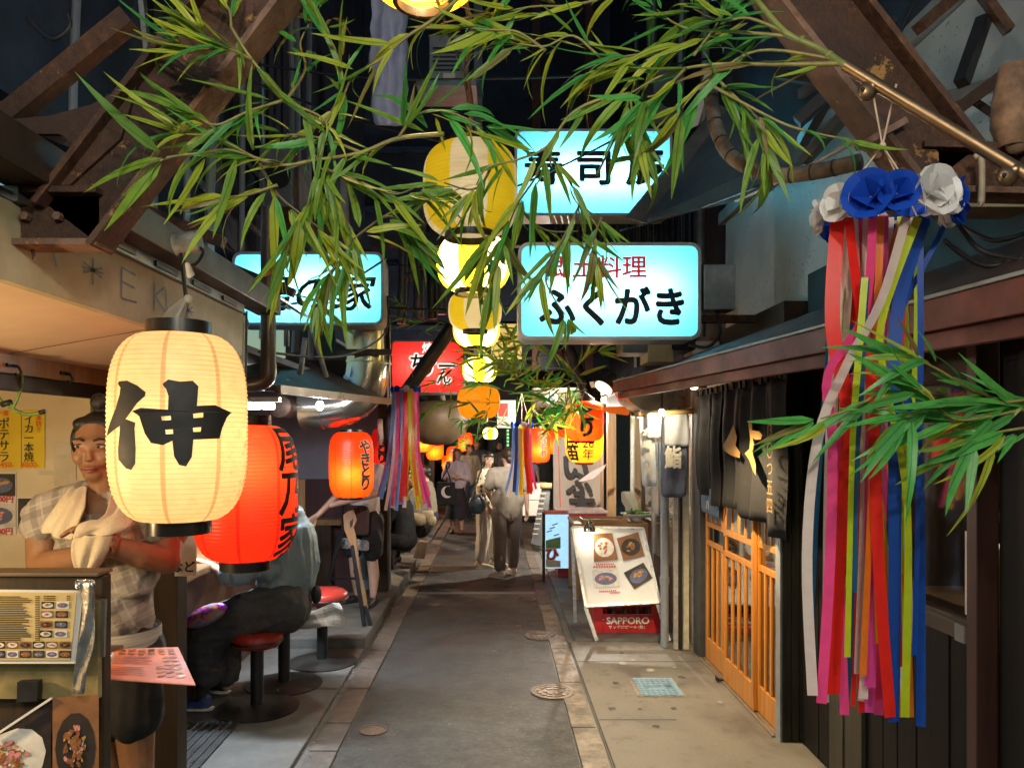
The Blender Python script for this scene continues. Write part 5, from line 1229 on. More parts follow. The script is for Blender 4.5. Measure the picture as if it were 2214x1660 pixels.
B(t, [(780, 330, 1.9), (700, 300, 1.92), (620, 290, 1.92)], r, kind=0, every=4, tip=4, size=.14, droop=.2)
B(t, [(705, 265, 1.9), (740, 190, 1.95), (730, 120, 1.95), (700, 60, 1.98)], r, kind=0, every=5, tip=4, size=.14, droop=-.2)
B(t, [(620, 215, 1.86), (660, 150, 1.95), (650, 90, 2.0), (690, 20, 2.0)], r, kind=1, every=5, tip=3, size=.13, droop=-.2)
B(t, [(600, 400, 1.9), (540, 420, 1.88), (500, 425, 1.86)], r, kind=2, every=5, tip=4, size=.16, droop=.45)
# yellow leaves at the upper left
t = thing('bamboo_branch', 'bright yellow-green sprig against the rusty brace at upper left', 'bamboo branch', P(480, 110, 1.75), 'bamboo branches')
B(t, [(545, 130, 1.82), (500, 108, 1.78), (470, 105, 1.76), (440, 85, 1.75)], r, kind=2, every=4, tip=4, size=.15, droop=-.1, spread=.6)
B(t, [(500, 60, 1.8), (495, 20, 1.8), (470, -10, 1.8)], r, kind=2, every=3, tip=3, size=.12, droop=-.2)
B(t, [(470, 105, 1.76), (420, 110, 1.75), (400, 105, 1.75)], r, kind=2, every=6, tip=4, size=.13, droop=.1, spread=.5)
# sprig entering at the right edge, in front of the tassel
t = thing('bamboo_branch', 'dark green bamboo sprig entering from the right edge', 'bamboo branch', P(2214, 880, 1.6), 'bamboo branches')
B(t, [(2330, 890, 1.62), (2230, 880, 1.62), (2120, 850, 1.6), (2030, 800, 1.58), (1990, 780, 1.56)], r, kind=1, r0=.004, every=6, tip=4, size=.16, droop=.05, spread=.7)
B(t, [(2230, 880, 1.62), (2140, 900, 1.58), (2060, 905, 1.55), (2000, 845, 1.52)], r, kind=1, every=5, tip=3, size=.17, droop=.1)
B(t, [(2240, 860, 1.6), (2170, 870, 1.58), (2050, 870, 1.54), (1960, 900, 1.5)], r, kind=1, every=5, tip=4, size=.16, droop=.25, spread=.6)
B(t, [(2260, 920, 1.6), (2180, 930, 1.58), (2110, 945, 1.56)], r, kind=1, every=4, tip=4, size=.16, droop=.4)
B(t, [(1905, 845, 1.62), (1850, 880, 1.6), (1775, 905, 1.58)], r, kind=1, every=30, tip=5, size=.15, droop=.25, spread=.9)
# ---- far bamboo between the lanterns
FSIZE = .20
t = thing('bamboo_branch', 'bright green bamboo branch around the far lanterns', 'bamboo branch', P(1150, 820, 6.5), 'bamboo branches')
for pl in ([(1268, 830, 6.4), (1220, 820, 6.4), (1150, 790, 6.5), (1080, 780, 6.5)], [(1268, 842, 6.4), (1220, 850, 6.5), (1120, 850, 6.6), (1040, 830, 6.6)], [(1260, 830, 6.4), (1210, 770, 6.4), (1150, 745, 6.5), (1110, 730, 6.5)],
           [(1262, 850, 6.3), (1250, 885, 6.3), (1225, 880, 6.3)], [(1150, 800, 6.5), (1090, 760, 6.5), (1100, 730, 6.5)], [(1200, 840, 6.4), (1150, 880, 6.5), (1180, 910, 6.5)],
           [(1230, 860, 6.3), (1215, 890, 6.4), (1200, 905, 6.4)], [(1240, 800, 6.3), (1270, 770, 6.3), (1290, 760, 6.3)], [(1230, 800, 5.8), (1180, 790, 5.8), (1120, 770, 5.9)], [(1240, 820, 5.8), (1200, 840, 5.8), (1140, 830, 5.9), (1090, 800, 5.9)], [(1200, 780, 5.8), (1160, 740, 5.8), (1120, 750, 5.8)], [(1140, 810, 5.9), (1080, 790, 5.9), (1040, 770, 5.9)], [(1250, 860, 5.9), (1225, 885, 5.9), (1190, 870, 5.9)]):
    B(t, pl, r, kind=1 if r.random() < .5 else 2, r0=.006, every=3, tip=7, size=FSIZE, droop=.15, spread=1.3)
t = thing('bamboo_branch', 'fine-leaved bamboo branch crossing the red sign', 'bamboo branch', P(960, 840, 7.6), 'bamboo branches')
for pl in ([(1060, 850, 7.6), (990, 820, 7.6), (930, 830, 7.6), (880, 850, 7.6)], [(1060, 840, 7.6), (1010, 790, 7.6), (970, 800, 7.6)], [(1080, 870, 7.5), (1020, 870, 7.5), (960, 870, 7.5), (920, 890, 7.5)],
           [(1080, 800, 7.6), (1030, 770, 7.6), (990, 745, 7.6)], [(1060, 880, 7.4), (1040, 900, 7.4), (1000, 905, 7.4)], [(930, 690, 7.8), (890, 700, 7.8), (870, 660, 7.8)], [(900, 720, 7.8), (960, 710, 7.8), (1000, 690, 7.8)]):
    B(t, pl, r, kind=0 if r.random() < .5 else 1, r0=.005, every=2, tip=7, size=.17, droop=.2, spread=1.2)
t = thing('bamboo_branch', 'dim bamboo foliage over the crowd at the alley end', 'bamboo branch', P(1040, 930, 12.5), 'bamboo branches')
for pl in ([(1120, 930, 12.4), (1060, 910, 12.5), (990, 920, 12.6)], [(1100, 900, 12.2), (1050, 935, 12.4), (1010, 950, 12.5)], [(960, 870, 11), (930, 900, 11), (920, 930, 11)]):
    B(t, pl, r, kind=1, r0=.006, every=2, tip=6, size=.24, droop=.3, spread=1.2)
# ================================================================== small things
# ---- noren over the doors
NOREN = M('black noren cotton', (.006, .006, .007), .9, 0, .4, 20, .15, (.014, .013, .014), .6)
GOLDP = M('ochre dye', (.22, .12, .03), .8, 0, .12, 10, 0)
t = thing('noren_curtain', 'black split shop curtain with ochre script hanging before the wooden doors', 'curtain', (1.62, 5.2, 1.33))
m = MB(); m.tube([(1.62, 4.05, 2.185), (1.62, 6.22, 2.185)], .014, 10); m.build('rod', wood('bamboo rod brown', (.12, .06, .035), 1), t, smooth=True)
pan = [(6.18, 5.80, 1.36), (5.79, 5.42, 1.30), (5.41, 5.02, 1.32), (5.01, 4.62, 1.28), (4.61, 4.22, 1.22)]
for k, (ya, yb, zb) in enumerate(pan):
    g = []
    for i in range(7):
        z = 2.13+(zb-2.13)*i/6; row = []
        for j in range(9):
            u = j/8; row.append(Vector((1.62+(.020+.022*i/6)*math.sin(u*9.4+k*1.7)+.01*math.sin(i*1.3+k), ya+(yb-ya)*u*(1-.04*math.sin(i)), z+.008*math.sin(u*7+k))))
        g.append(row)
    sheet('panel', g, NOREN, t, .002, 1)
    for j in range(3):
        y = ya+(yb-ya)*(.12+.38*j); m = MB(); m.slab([(1.61, y-.028, 2.125), (1.61, y+.028, 2.125), (1.612, y+.012, 2.205), (1.612, y-.012, 2.205)], (.012, 0, 0)); m.build('loop', NOREN, t)
def on_wall(polys, x): return strokes(polys)
def wallprint(name, polys, Yv, X, mat, par):
    v, f = strokes(polys); m = MB(); m.add([Vector((X, X*F/(a-CX), CH-(b-CY)/F*(X*F/(a-CX)))) for a, b in v], f); return m.build(name, mat, par)
wallprint('painted_mark', [[(1586, 918), (1593, 945), (1590, 962), (1600, 978), (1599, 990), (1580, 984), (1567, 975), (1563, 962), (1572, 948)]], 0, 1.572, GOLDP, t)
wallprint('painted_mark', [[(1617, 908), (1625, 912), (1626, 930), (1640, 932), (1648, 940), (1645, 950), (1633, 950), (1627, 946), (1630, 962), (1626, 975), (1634, 1005), (1634, 1028), (1628, 1018), (1620, 995), (1610, 980), (1620, 970), (1622, 950)]], 0, 1.572, GOLDP, t)
for i, ch in enumerate(['(3', '〇', 'つ', '五', '四']):
    q = Vector((1.560, 4.36, 1.83-i*.105)); flat('lettering', letters(ch, .10, .008), GOLDP, t, q, (0, -1, 0), (0, 0, 1))
t = thing('denim_cloth', 'faded blue denim cloth showing below the black curtain', 'cloth', (1.66, 5.9, 1.22))
g = [[Vector((1.652+.008*math.sin(j*2), 6.15-j*.1, z+.01*math.sin(j))) for j in range(6)] for z in (1.40, 1.32, 1.20)]
sheet('cloth', g, M('faded denim', (.10, .15, .21), .85, 0, .35, 18, .15), t, .003, 2)
flat('lettering', letters('ハ', .09, .02), WHITEINK, t, (1.640, 5.92, 1.28), (0, -1, 0), (0, 0, 1))
# ---- pale noren on a bamboo pole
Yn = 6.36
t = thing('towel_curtain', 'pale towels and a grey-blue strip with white kanji on a bamboo pole', 'curtain', P(1430, 980, Yn))
m = MB(); m.tube([P(1372, 896, Yn), P(1500, 888, Yn-.1)], .022, 10); m.build('pole', wood('bamboo pole', (.50, .33, .12), 0, .4), t, smooth=True)
for x in (1378, 1440, 1470):
    m = MB(); m.tube([P(x, 895, Yn-.02), P(x+7, 894.5, Yn-.02)], .0235, 10); m.build('node_ring', TANWX, t, smooth=True)
def strip(x0, x1, y0, y1, mat, lean=0, amp=.015, name='strip', Y=Yn-.04):
    g = [[P(x0+(x1-x0)*j/5+lean*i/5, y0+(y1-y0)*i/5, Y)+Vector((0, amp*math.sin(j*2.1+i*.5+x0), 0)) for j in range(6)] for i in range(6)]
    return sheet(name, g, mat, t, .003, 1)
GREYC = M('grey cotton', (.40, .41, .42), .85, 0, .12, 8, .1); BLUEC2 = M('slate blue cotton', (.105, .12, .175), .85, 0, .15, 8, .1); PALEC = M('pale grey cotton', (.66, .67, .66), .85, 0, .1, 8, .1)
strip(1381, 1412, 900, 1052, PALEC, 8); strip(1396, 1430, 892, 948, GREYC, 2, .02, 'folded_towel', Yn-.08); strip(1432, 1486, 960, 1075, BLUEC2, -3); strip(1437, 1489, 892, 965, GREYC, 0, .015, 'towel', Yn-.06)
write(t, '鮨', 1455, 988, Yn-.08, 50, M('cream dye', (.70, .64, .50), .8), .035, sx=.75); 
for k, ch in enumerate('本場の味'): write(t, ch, 1398+k*1.5, 935+k*26, Yn-.075, 20, M('cream dye', (.7, .64, .5)), .03)
# ---- menu papers in the near stall
def paper(label, x0, y0, x1, y1, Y, mat, name='menu_paper', cat='paper'):
    a = P(x0, y1, Y); b = P(x1, y0, Y); tt = thing(name, label, cat, ((a.x+b.x)/2, Y, a.z))
    m = MB(); m.box(a.x, b.x, Y-.002, Y, a.z, b.z); m.build('sheet', mat, tt); return tt
YELP = M('yellow craft paper', (.70, .52, .03), .75, 0, .06, 4, .05)
ORINK = M('orange marker', (.75, .14, .02), .6, 0, .1, 9, 0)
Yw = 3.596
tt = paper('yellow handwritten menu strip priced 800 yen on the cream wall', 49, 887, 97, 1012, Yw, YELP)
write(tt, 'イ\nカ\n一\n本\n焼', 64, 947, Yw, 22, INK, .006, .92); write(tt, '本\n快\n!!', 85, 915, Yw, 14, ORINK, .008, .9); write(tt, '¥800-', 66, 1004, Yw, 17, ORINK, .006)
tt = paper('yellow handwritten menu strip cut by the left edge', -22, 888, 46, 1013, Yw, YELP)
write(tt, 'ポ\nテ\nサ\nラ', 10, 950, Yw, 26, INK, .004, .92); write(tt, '¥450-', 12, 1004, Yw, 17, ORINK, .006); write(tt, '一番', 8, 893, Yw, 12, ORINK, .02)
FOOD = []
def food_mat(i, a, b, c):
    m, t_, n, bb = _new('food photo %s' % 'abcdefgh'[i]); v, tc, oi = _coords(t_)
    f = _noise(t_, v, 13, 5, .65); g_ = _noise(t_, v, 30, 3, .6)
    col = _ramp(t_, f, [(.36, a), (.46, b), (.56, c), (.66, sc3(c, 1.6))]); col = _mix(t_, _ramp(t_, g_, [(.5, (0,)*3), (.7, (.6,)*3)]), col, sc3(a, .5))
    t_.links.new(col, bb.inputs['Base Color']); bb.inputs['Roughness'].default_value = .3; FOOD.append(m)
food_mat(0, (.03, .018, .012), (.16, .05, .02), (.5, .25, .1)); food_mat(1, (.02, .02, .02), (.35, .12, .05), (.6, .45, .25)); food_mat(2, (.25, .03, .02), (.55, .12, .06), (.75, .45, .3)); food_mat(3, (.05, .05, .02), (.3, .2, .06), (.6, .5, .2)); food_mat(4, (.35, .28, .24), (.16, .08, .06), (.6, .5, .45))
DSH = {'plate': M('printed plate white', (.62, .58, .52), .35), 'slate': M('printed dark table', (.035, .026, .022), .35), 'meat': M('printed meat red', (.42, .09, .06), .35, 0, .5, 20, 0), 'brown': M('printed grilled brown', (.26, .10, .035), .35, 0, .5, 20, 0), 'gold': M('printed fried gold', (.52, .27, .06), .35, 0, .4, 20, 0), 'green': M('printed leaf green', (.10, .22, .05), .35, 0, .4, 20, 0), 'pinkd': M('printed pink', (.58, .22, .22), .35, 0, .4, 20, 0), 'blue': M('printed blue plate', (.10, .12, .22), .35), 'wood': M('printed wood tray', (.24, .11, .05), .35)}
def dish(par, q, bg, plate, foods, seed=0, lift=.001, n=None):
    """a printed food photograph: q(u, v) places it; background, plate and pieces of food"""
    rr = random.Random(seed); o = n or Vector((0, -1, 0))
    def at(u, v, k): return q(u, v)+o*lift*k
    m = MB(); m.add([at(0, 0, 1), at(1, 0, 1), at(1, 1, 1), at(0, 1, 1)], [(0, 1, 2, 3)]); ph = m.build('photo', DSH[bg], par)
    def ell(cu, cv, ru, rv, k, ang=0., N=14): return [at(cu+ru*math.cos(a)*math.cos(ang)-rv*math.sin(a)*math.sin(ang), cv+ru*math.cos(a)*math.sin(ang)+rv*math.sin(a)*math.cos(ang), k) for a in [2*math.pi*i/N for i in range(N)]]
    m = MB(); m.add(ell(.5, .52, .44, .36, 2), [tuple(range(14))]); m.build('printed_plate', DSH[plate], par)
    for f_, cnt, rv_ in foods:
        m = MB(); k0 = 3+rr.random()
        for i in range(cnt):
            a = rr.uniform(0, 6.28); d = rr.uniform(0, .26); p_ = ell(.5+d*math.cos(a), .5+d*.75*math.sin(a), rr.uniform(.5, 1.1)*rv_, rr.uniform(.35, .6)*rv_, k0+i*.12, rr.uniform(-.9, .9), 9); m.add(p_, [tuple(range(9))])
        m.build('printed_food', DSH[f_], par)
KINDS = [('slate', 'plate', [('brown', 5, .14), ('green', 3, .08)]), ('slate', 'blue', [('gold', 6, .13), ('green', 2, .07)]), ('wood', 'plate', [('meat', 7, .12), ('green', 3, .06)]), ('plate', 'blue', [('pinkd', 6, .12), ('green', 3, .07)]), ('wood', 'slate', [('brown', 7, .12), ('gold', 3, .08)]), ('slate', 'wood', [('meat', 4, .15), ('gold', 3, .1)])]
tt = paper('food photo poster with red yen price at the far left', -40, 1020, 35, 1155, Yw, WHITEP, 'poster', 'poster')
for y0, y1, k in ((1024, 1072, 0), (1088, 1140, 1)):
    a = P(-38, y1, Yw-.003); b = P(33, y0, Yw-.003); dish(tt, lambda u, v: Vector((a.x+(b.x-a.x)*u, Yw-.003, b.z+(a.z-b.z)*v)), *KINDS[k*2+1], seed=k)
write(tt, '1,000円', 5, 1079, Yw, 17, REDINK, .03); write(tt, '800円', 8, 1148, Yw, 17, REDINK, .03)
tt = paper('dark food photo pinned behind the man with the towel', 38, 1075, 112, 1145, Yw, WHITEP, 'poster', 'poster')
a = P(40, 1143, Yw); b = P(110, 1077, Yw); dish(tt, lambda u, v: Vector((a.x+(b.x-a.x)*u, Yw-.003, b.z+(a.z-b.z)*v)), *KINDS[0], seed=7)
for k, (x0, y0, x1, y1) in enumerate(((118, 955, 165, 1050), (128, 1025, 150, 1060), (82, 1018, 125, 1026))):
    paper(['pale blank paper taped beside the man', 'small grey note below the blank paper', 'strip of masking tape on the cream wall'][k], x0, y0, x1, y1, Yw-.0005*k, M('aged paper', (.55, .49, .36), .8, 0, .08, 4, .05), 'wall_note', 'note')
tt = paper('white sign with brushed hiragana behind the red lantern', 378, 1145, 425, 1245, 3.52, WHITEP, 'small_sign', 'sign')
write(tt, 'など', 398, 1224, 3.515, 26, INK, .03)
# ---- green rope loop on a hook
t = thing('rope_loop', 'green plastic rope loop hanging from a hook at left', 'rope', P(20, 800, 2.9))
Yr = 2.85
m = MB(); m.tube(curve_pts([P(38, 775, Yr), P(48, 820, Yr), P(35, 868, Yr), P(20, 880, Yr), P(-8, 850, Yr), P(-4, 815, Yr), P(15, 800, Yr), P(38, 800, Yr)], 6), .0055, 8); m.tube(curve_pts([P(22, 872, Yr), P(35, 888, Yr), P(60, 896, Yr), P(88, 892, Yr)], 5), .0065, 8)
m.build('rope', M('green plastic rope', (.16, .26, .06), .3, 0, .3, 20, .1), t, smooth=True)
m = MB(); m.tube([P(86, 892, Yr), P(97, 889, Yr)], .009, 8); m.tube([P(4, 874, Yr), P(24, 870, Yr)], .012, 8); m.build('end_clip', BLACK, t, smooth=True)
# ---- menu stand, front left corner
t = thing('menu_stand', 'dark menu stand with a laminated menu and food posters, lower left corner', 'menu stand', P(90, 1500, 2.0))
Ym = 2.0
a = P(-120, 1700, Ym); b = P(200, 1252, Ym)
m = MB(); m.box(a.x, b.x, Ym+.055, Ym+.10, .02, b.z); m.build('cabinet', wood('dark cabinet wood', (.045, .03, .018), 2), t, bevel=.006)
m = MB(); q = P(0, 1252, Ym); m.box(a.x, b.x, Ym+.03, Ym+.11, b.z+.001, b.z+.012); m.build('cabinet_top', wood('worn brown board', (.12, .08, .045), 0), t, bevel=.004)
def quadp(name, pts, mat, par, th=.003):
    m = MB(); m.slab([Vector(p) for p in pts], (0, th, 0)); return m.build(name, mat, par)
quadp('back_panel', [P(-120, 1300, Ym+.03), P(212, 1300, Ym+.03), P(212, 1510, Ym+.03), P(-120, 1510, Ym+.03)], M('mottled olive vinyl', (.28, .22, .09), .45, 0, .35, 5, .1, (.08, .07, .035), .8), t, .02)
MENUP = M('parchment menu print', (.58, .44, .20), .35, 0, .08, 5, .03, (.42, .29, .11), .5)
quadp('white_backing', [P(-120, 1273, Ym-.012), P(180, 1276, Ym-.012), P(163, 1434, Ym-.012), P(-120, 1434, Ym-.012)], WHITEP, t, .003)
menu = quadp('menu_page', [P(-115, 1279, Ym-.016), P(166, 1281, Ym-.016), P(152, 1427, Ym-.016), P(-115, 1427, Ym-.016)], MENUP, t, .002)
PLASTIC = glass('clear sleeve', (.93, .93, .93), .02)
FOILM = M('shiny sleeve edge', (.62, .60, .58), .16, .9, .3, 7, .4)
sheet('sleeve_edge', [[P(x0+k*(205-x0-(20 if y > 1400 else 0))/3, y, Ym-.03+.012*math.sin(k*2+y*.03)) for k in range(4)] for y, x0 in ((1256, 165), (1300, 181), (1350, 175), (1400, 168), (1450, 160), (1500, 155))], FOILM, t, .001, 2)
sheet('sleeve_corner', [[P(x, y, Ym-.035+.02*((i+j) % 2)) for j, x in enumerate((162, 175, 190, 206))] for i, y in enumerate((1252, 1262, 1275))], FOILM, t, .001, 2)
m = MB()
for i in range(26):
    y = 1289+i*3.9
    if 24 < i: continue
    x1 = 58+R_.uniform(-14, 12); pA = P(-100, y, Ym-.0185); pB = P(x1, y+.6, Ym-.0185); h = .0011
    m.quad(pA+Vector((0, 0, -h)), pB+Vector((0, 0, -h)), pB+Vector((0, 0, h)), pA+Vector((0, 0, h)))
    pA = P(76, y, Ym-.0185); pB = P(86, y, Ym-.0185); m.quad(pA+Vector((0, 0, -h)), pB+Vector((0, 0, -h)), pB+Vector((0, 0, h)), pA+Vector((0, 0, h)))
for i in range(3):
    for xa, xb in ((94, 120), (144, 152)):
        y = 1288+i*4; pA = P(xa, y, Ym-.0185); pB = P(xb, y, Ym-.0185); m.quad(pA+Vector((0, 0, -h)), pB+Vector((0, 0, -h)), pB+Vector((0, 0, h)), pA+Vector((0, 0, h)))
m.build('printed_lines', INK, menu)['kind'] = 'stuff'
for r_, y in enumerate((1300, 1320, 1342, 1362)):
    for c_, x in enumerate((90, 122)):
        x -= r_*1.5; dish(menu, lambda u, v: P(x+27*u, y+15*v, Ym-.0178), *KINDS[(r_*2+c_*3) % 6], seed=r_*9+c_, lift=.0004)
for r_, y in enumerate((1386, 1406)):
    for c_ in range(6):
        x = -14+c_*28.5; dish(menu, lambda u, v: P(x+25*u, y+15*v, Ym-.0178), *KINDS[(r_+c_*2) % 6], seed=40+r_*9+c_, lift=.0004)
quadp('latch', [P(37, 1474, Ym+.0), P(82, 1472, Ym+.0), P(80, 1515, Ym+.0), P(36, 1518, Ym+.0)], BLACK, t, .02)
pq = [P(-70, 1590, Ym+.02), P(110, 1512, Ym+.02), P(112, 1720, Ym+.02), P(-70, 1720, Ym+.02)]
dish(t, lambda u, v: pq[0].lerp(pq[1], u).lerp(pq[3].lerp(pq[2], u), v), 'slate', 'plate', [('pinkd', 26, .055), ('brown', 30, .05), ('gold', 16, .04), ('green', 14, .03), ('plate', 12, .03)], seed=5)
pq2 = [P(114, 1508, Ym+.012), P(214, 1500, Ym+.012), P(214, 1720, Ym+.012), P(114, 1720, Ym+.012)]
dish(t, lambda u, v: pq2[0].lerp(pq2[1], u).lerp(pq2[3].lerp(pq2[2], u), v), 'wood', 'slate', [('brown', 34, .06), ('pinkd', 18, .05), ('gold', 16, .04), ('green', 10, .03), ('plate', 8, .03)], seed=6)
m = MB(); m.bar(P(-20, 1595, Ym+.005), P(112, 1508, Ym+.005), .008, .006); m.build('white_edge', WHITEP, t)
quadp('side_panel', [P(190, 1290, Ym+.05), P(228, 1296, Ym+.05), P(224, 1420, Ym+.05), P(190, 1430, Ym+.05)], GALV, t, .01)
# ---- flyer
t = thing('menu_flyer', 'laminated paper flyer lying out beside the stand, red lantern light put into its colour', 'flyer', P(320, 1440, 2.35))
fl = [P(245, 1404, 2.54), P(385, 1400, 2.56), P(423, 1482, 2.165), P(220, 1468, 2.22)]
m = MB(); m.slab(fl, (0, 0, .003)); m.build('sheet', M('lantern tinted paper', (.84, .27, .15), .45, 0, .06, 5, .02), t)  # red lantern glow is put into the paper colour
def on_flyer(u, v, dz=.0045): return fl[0].lerp(fl[1], u).lerp(fl[3].lerp(fl[2], u), v)+Vector((0, 0, dz))
mm = MB()
for i in range(11):
    v = .30+i*.055; u1 = .62 if i < 5 else .52
    if i == 5: continue
    mm.quad(on_flyer(.06, v), on_flyer(u1-R_.uniform(0, .12), v), on_flyer(u1-R_.uniform(0, .12), v+.014), on_flyer(.06, v+.014))
mm.build('printed_lines', M('faded brown print', (.35, .16, .09)), t)['kind'] = 'stuff'
for i in range(6):
    for j in range(2):
        u = .10+i*.145; v = .05+j*.10; mm = MB(); mm.quad(on_flyer(u, v), on_flyer(u+.09, v), on_flyer(u+.09, v+.075), on_flyer(u, v+.075)); mm.build('photo', FOOD[(i+j) % 3], t)
for i in range(6):
    for j in range(3):
        u = .66+j*.11; v = .30+i*.105
        if j == 0 and i < 3: continue
        mm = MB(); c_ = on_flyer(u, v); rr = .012; mm.add([c_+Vector((rr*math.cos(a*.785), rr*1.3*math.sin(a*.785), 0)) for a in range(8)], [tuple(range(8))]); mm.build('photo', FOOD[2], t)
t = thing('flyer_clip', 'wooden clip arm holding the flyer to the menu stand', 'clip', P(210, 1450, 2.2))
m = MB(); m.tube([P(190, 1462, 2.1), P(212, 1442, 2.22), P(240, 1418, 2.3)], [.014, .014, .012], 10); m.build('arm', M('cream plastic arm', (.55, .46, .30), .4), t, smooth=True)
m = MB(); m.bar(P(200, 1412, 2.3), P(250, 1398, 2.45), .05, .012); m.build('bracket', BRASS, t)
# ---- bar stools
VINYL = M('red vinyl', (.42, .035, .025), .32, 0, .2, 6, .05, (.25, .03, .02), .5)
def stool(label, x, y, seat=.52, rs=.165):
    tt = thing('bar_stool', label, 'stool', (x, y, .03), 'red stools along the counter')
    m = MB(); m.lathe([(.27, 0), (.27, .008), (.10, .022), (.05, .03)], (x, y, .031), 32); m.build('base_plate', M('scuffed black base', (.025, .024, .023), .4, .4, .4, 5, .1, (.09, .085, .075), .6), tt, smooth=True, auto=.5)
    m = MB(); m.tube([(x, y, .055), (x, y, .03+seat-.03)], .042, 14); m.build('column', BLACK, tt, smooth=True, auto=.7)
    m = MB(); m.lathe([(.02, -.03), (rs-.02, -.028), (rs, 0), (rs, .04), (rs-.03, .065), (.02, .075)], (x, y, .03+seat), 28); m.build('seat', VINYL, tt, smooth=True)
    m = MB(); m.lathe([(rs+.004, .0), (rs+.004, .014), (rs-.004, .014)], (x, y, .03+seat), 28, cap=False); m.build('trim', BLACK, tt, smooth=True)
stool('red stool nearest the street, under the seated woman', -1.555, 5.02, .44); stool('middle red stool half hidden behind the seated woman', -1.51, 5.50, .44); stool('empty red stool at the back of the row by the easel', -1.36, 6.05, .50, .20)
t = thing('paper_scrap', 'crumpled white paper bag tucked beside the stools', 'paper', P(690, 1330, 5.6))
g = [[P(640, 1345, 5.5), P(665, 1330, 5.45), P(690, 1300, 5.5), P(700, 1297, 5.6)], [P(645, 1352, 5.4), P(675, 1340, 5.38), P(705, 1322, 5.42), P(735, 1312, 5.5)], [P(652, 1354, 5.38), P(685, 1350, 5.34), P(715, 1343, 5.38), P(747, 1325, 5.45)], [P(660, 1355, 5.38), P(690, 1352, 5.33), P(722, 1346, 5.36), P(745, 1341, 5.42)]]
g = [[P(640+j*19+R_.uniform(-7, 7)+i*3, 1300+i*13+(5-j)*6*(1-i/5)+R_.uniform(-4, 4), 5.4+R_.uniform(-.05, .05)) for j in range(6)] for i in range(5)]
sheet('crumpled_sheet', g, WHITEP, t, .002, 1, .02, False)
m = MB(); g = [[P(588, 1450, 5.35), P(600, 1446, 5.35)], [P(592, 1460, 5.3), P(606, 1452, 5.3)]]
sheet('paper_scrap', g, WHITEP, None, .002, 1); o = bpy.data.objects[-1] if False else [x for x in COL.objects if x.name.startswith('paper_scrap') and x.type == 'MESH'][-1]
o.location.z = .036; tag(o, 'tiny white paper scrap on the floor between stool bases', 'paper')
# ---- easel with twisted driftwood board
t = thing('easel_sign', 'black tripod easel with a narrow driftwood board by the empty stool', 'easel', P(760, 1380, 6.9))
Ye = 6.9
for a, b in ((P(752, 1110, Ye), P(792, 1382, Ye-.05)), (P(750, 1110, Ye+.1), P(700, 1290, Ye+.55)), (P(768, 1230, Ye), P(802, 1355, Ye-.02))):
    m = MB(); m.bar(a, b, .035, .035, (0, 1, 0)); m.build('leg', BLACK, t, bevel=.003)
m = MB(); m.bar(P(715, 1250, Ye+.3), P(785, 1250, Ye), .02, .02); m.build('brace', BLACK, t)
bd = [(742, 1113), (752, 1105), (764, 1102), (771, 1125), (764, 1140), (770, 1165), (778, 1230), (790, 1280), (796, 1322), (786, 1322), (778, 1280), (766, 1230), (756, 1175), (744, 1145)]
m = MB(); m.slab([P(x, y, Ye-.03) for x, y in bd], (0, .03, 0)); bo = m.build('driftwood_board', wood('driftwood', (.30, .17, .075), 2, .6, .4, (.10, .075, .055)), t, bevel=.004)
m = MB(); m.slab([P(756, 1128, Ye-.034), P(764, 1120, Ye-.034), P(762, 1136, Ye-.034), P(757, 1142, Ye-.034)], (0, .003, 0)); m.build('knot_hole', BLACK, bo)
# ---- whiteboard with lamp
t = thing('whiteboard', 'tilted white menu board with four food photos on white legs', 'menu board', (1.1, 6.85, .02))
tl, tr_, br, bl = P(1237, 1140, 7.12), P(1390, 1143, 7.10), P(1426, 1302, 6.74), P(1266, 1311, 6.76)
nrm = (tr_-tl).cross(bl-tl).normalized(); nrm = nrm if nrm.y < 0 else -nrm
m = MB(); m.slab([tl, tr_, br, bl], -nrm*.02); m.build('board', M('whiteboard face', (.74, .73, .70), .3, 0, .03, 2, .02), t)
for a, b in ((tl, tr_), (tr_, br), (br, bl), (bl, tl)):
    m = MB(); m.bar(a+nrm*.003, b+nrm*.003, .022, .034, nrm); m.build('frame_bar', M('white aluminium', (.72, .72, .70), .3, .3), t)
for a, b in ((bl, P(1290, 1388, 6.72)), (br+Vector((-.02, 0, 0)), P(1447, 1380, 6.72)), (tl, P(1244, 1350, 7.4)), (tr_, P(1400, 1345, 7.4))):
    m = MB(); b.z = .022; m.bar(a-nrm*.012, b, .03, .02, nrm); m.build('leg', M('white aluminium', (.72, .72, .70)), t)
def wb(u, v, dz=.004): return tl.lerp(tr_, u).lerp(bl.lerp(br, u), v)+nrm*dz
def wq(name, us, mat):
    m = MB(); m.slab([wb(u, v) for u, v in us], nrm*.0015); return m.build(name, mat, t)
PH1 = food_mat
def wdish(c4, kd, sd):
    dish(t, lambda u, v: wb(*[c4[0][i]*(1-u)*(1-v)+c4[1][i]*u*(1-v)+c4[2][i]*u*v+c4[3][i]*(1-u)*v for i in (0, 1)]), *KINDS[kd], seed=sd, n=nrm)
wdish([(.28, .08), (.55, .07), (.56, .42), (.22, .45)], 2, 1); wdish([(.60, .14), (.92, .05), (.94, .38), (.63, .44)], 4, 2)
wdish([(.17, .56), (.52, .55), (.51, .77), (.16, .78)], 3, 3); wdish([(.60, .60), (.90, .47), (.98, .68), (.70, .82)], 1, 4)
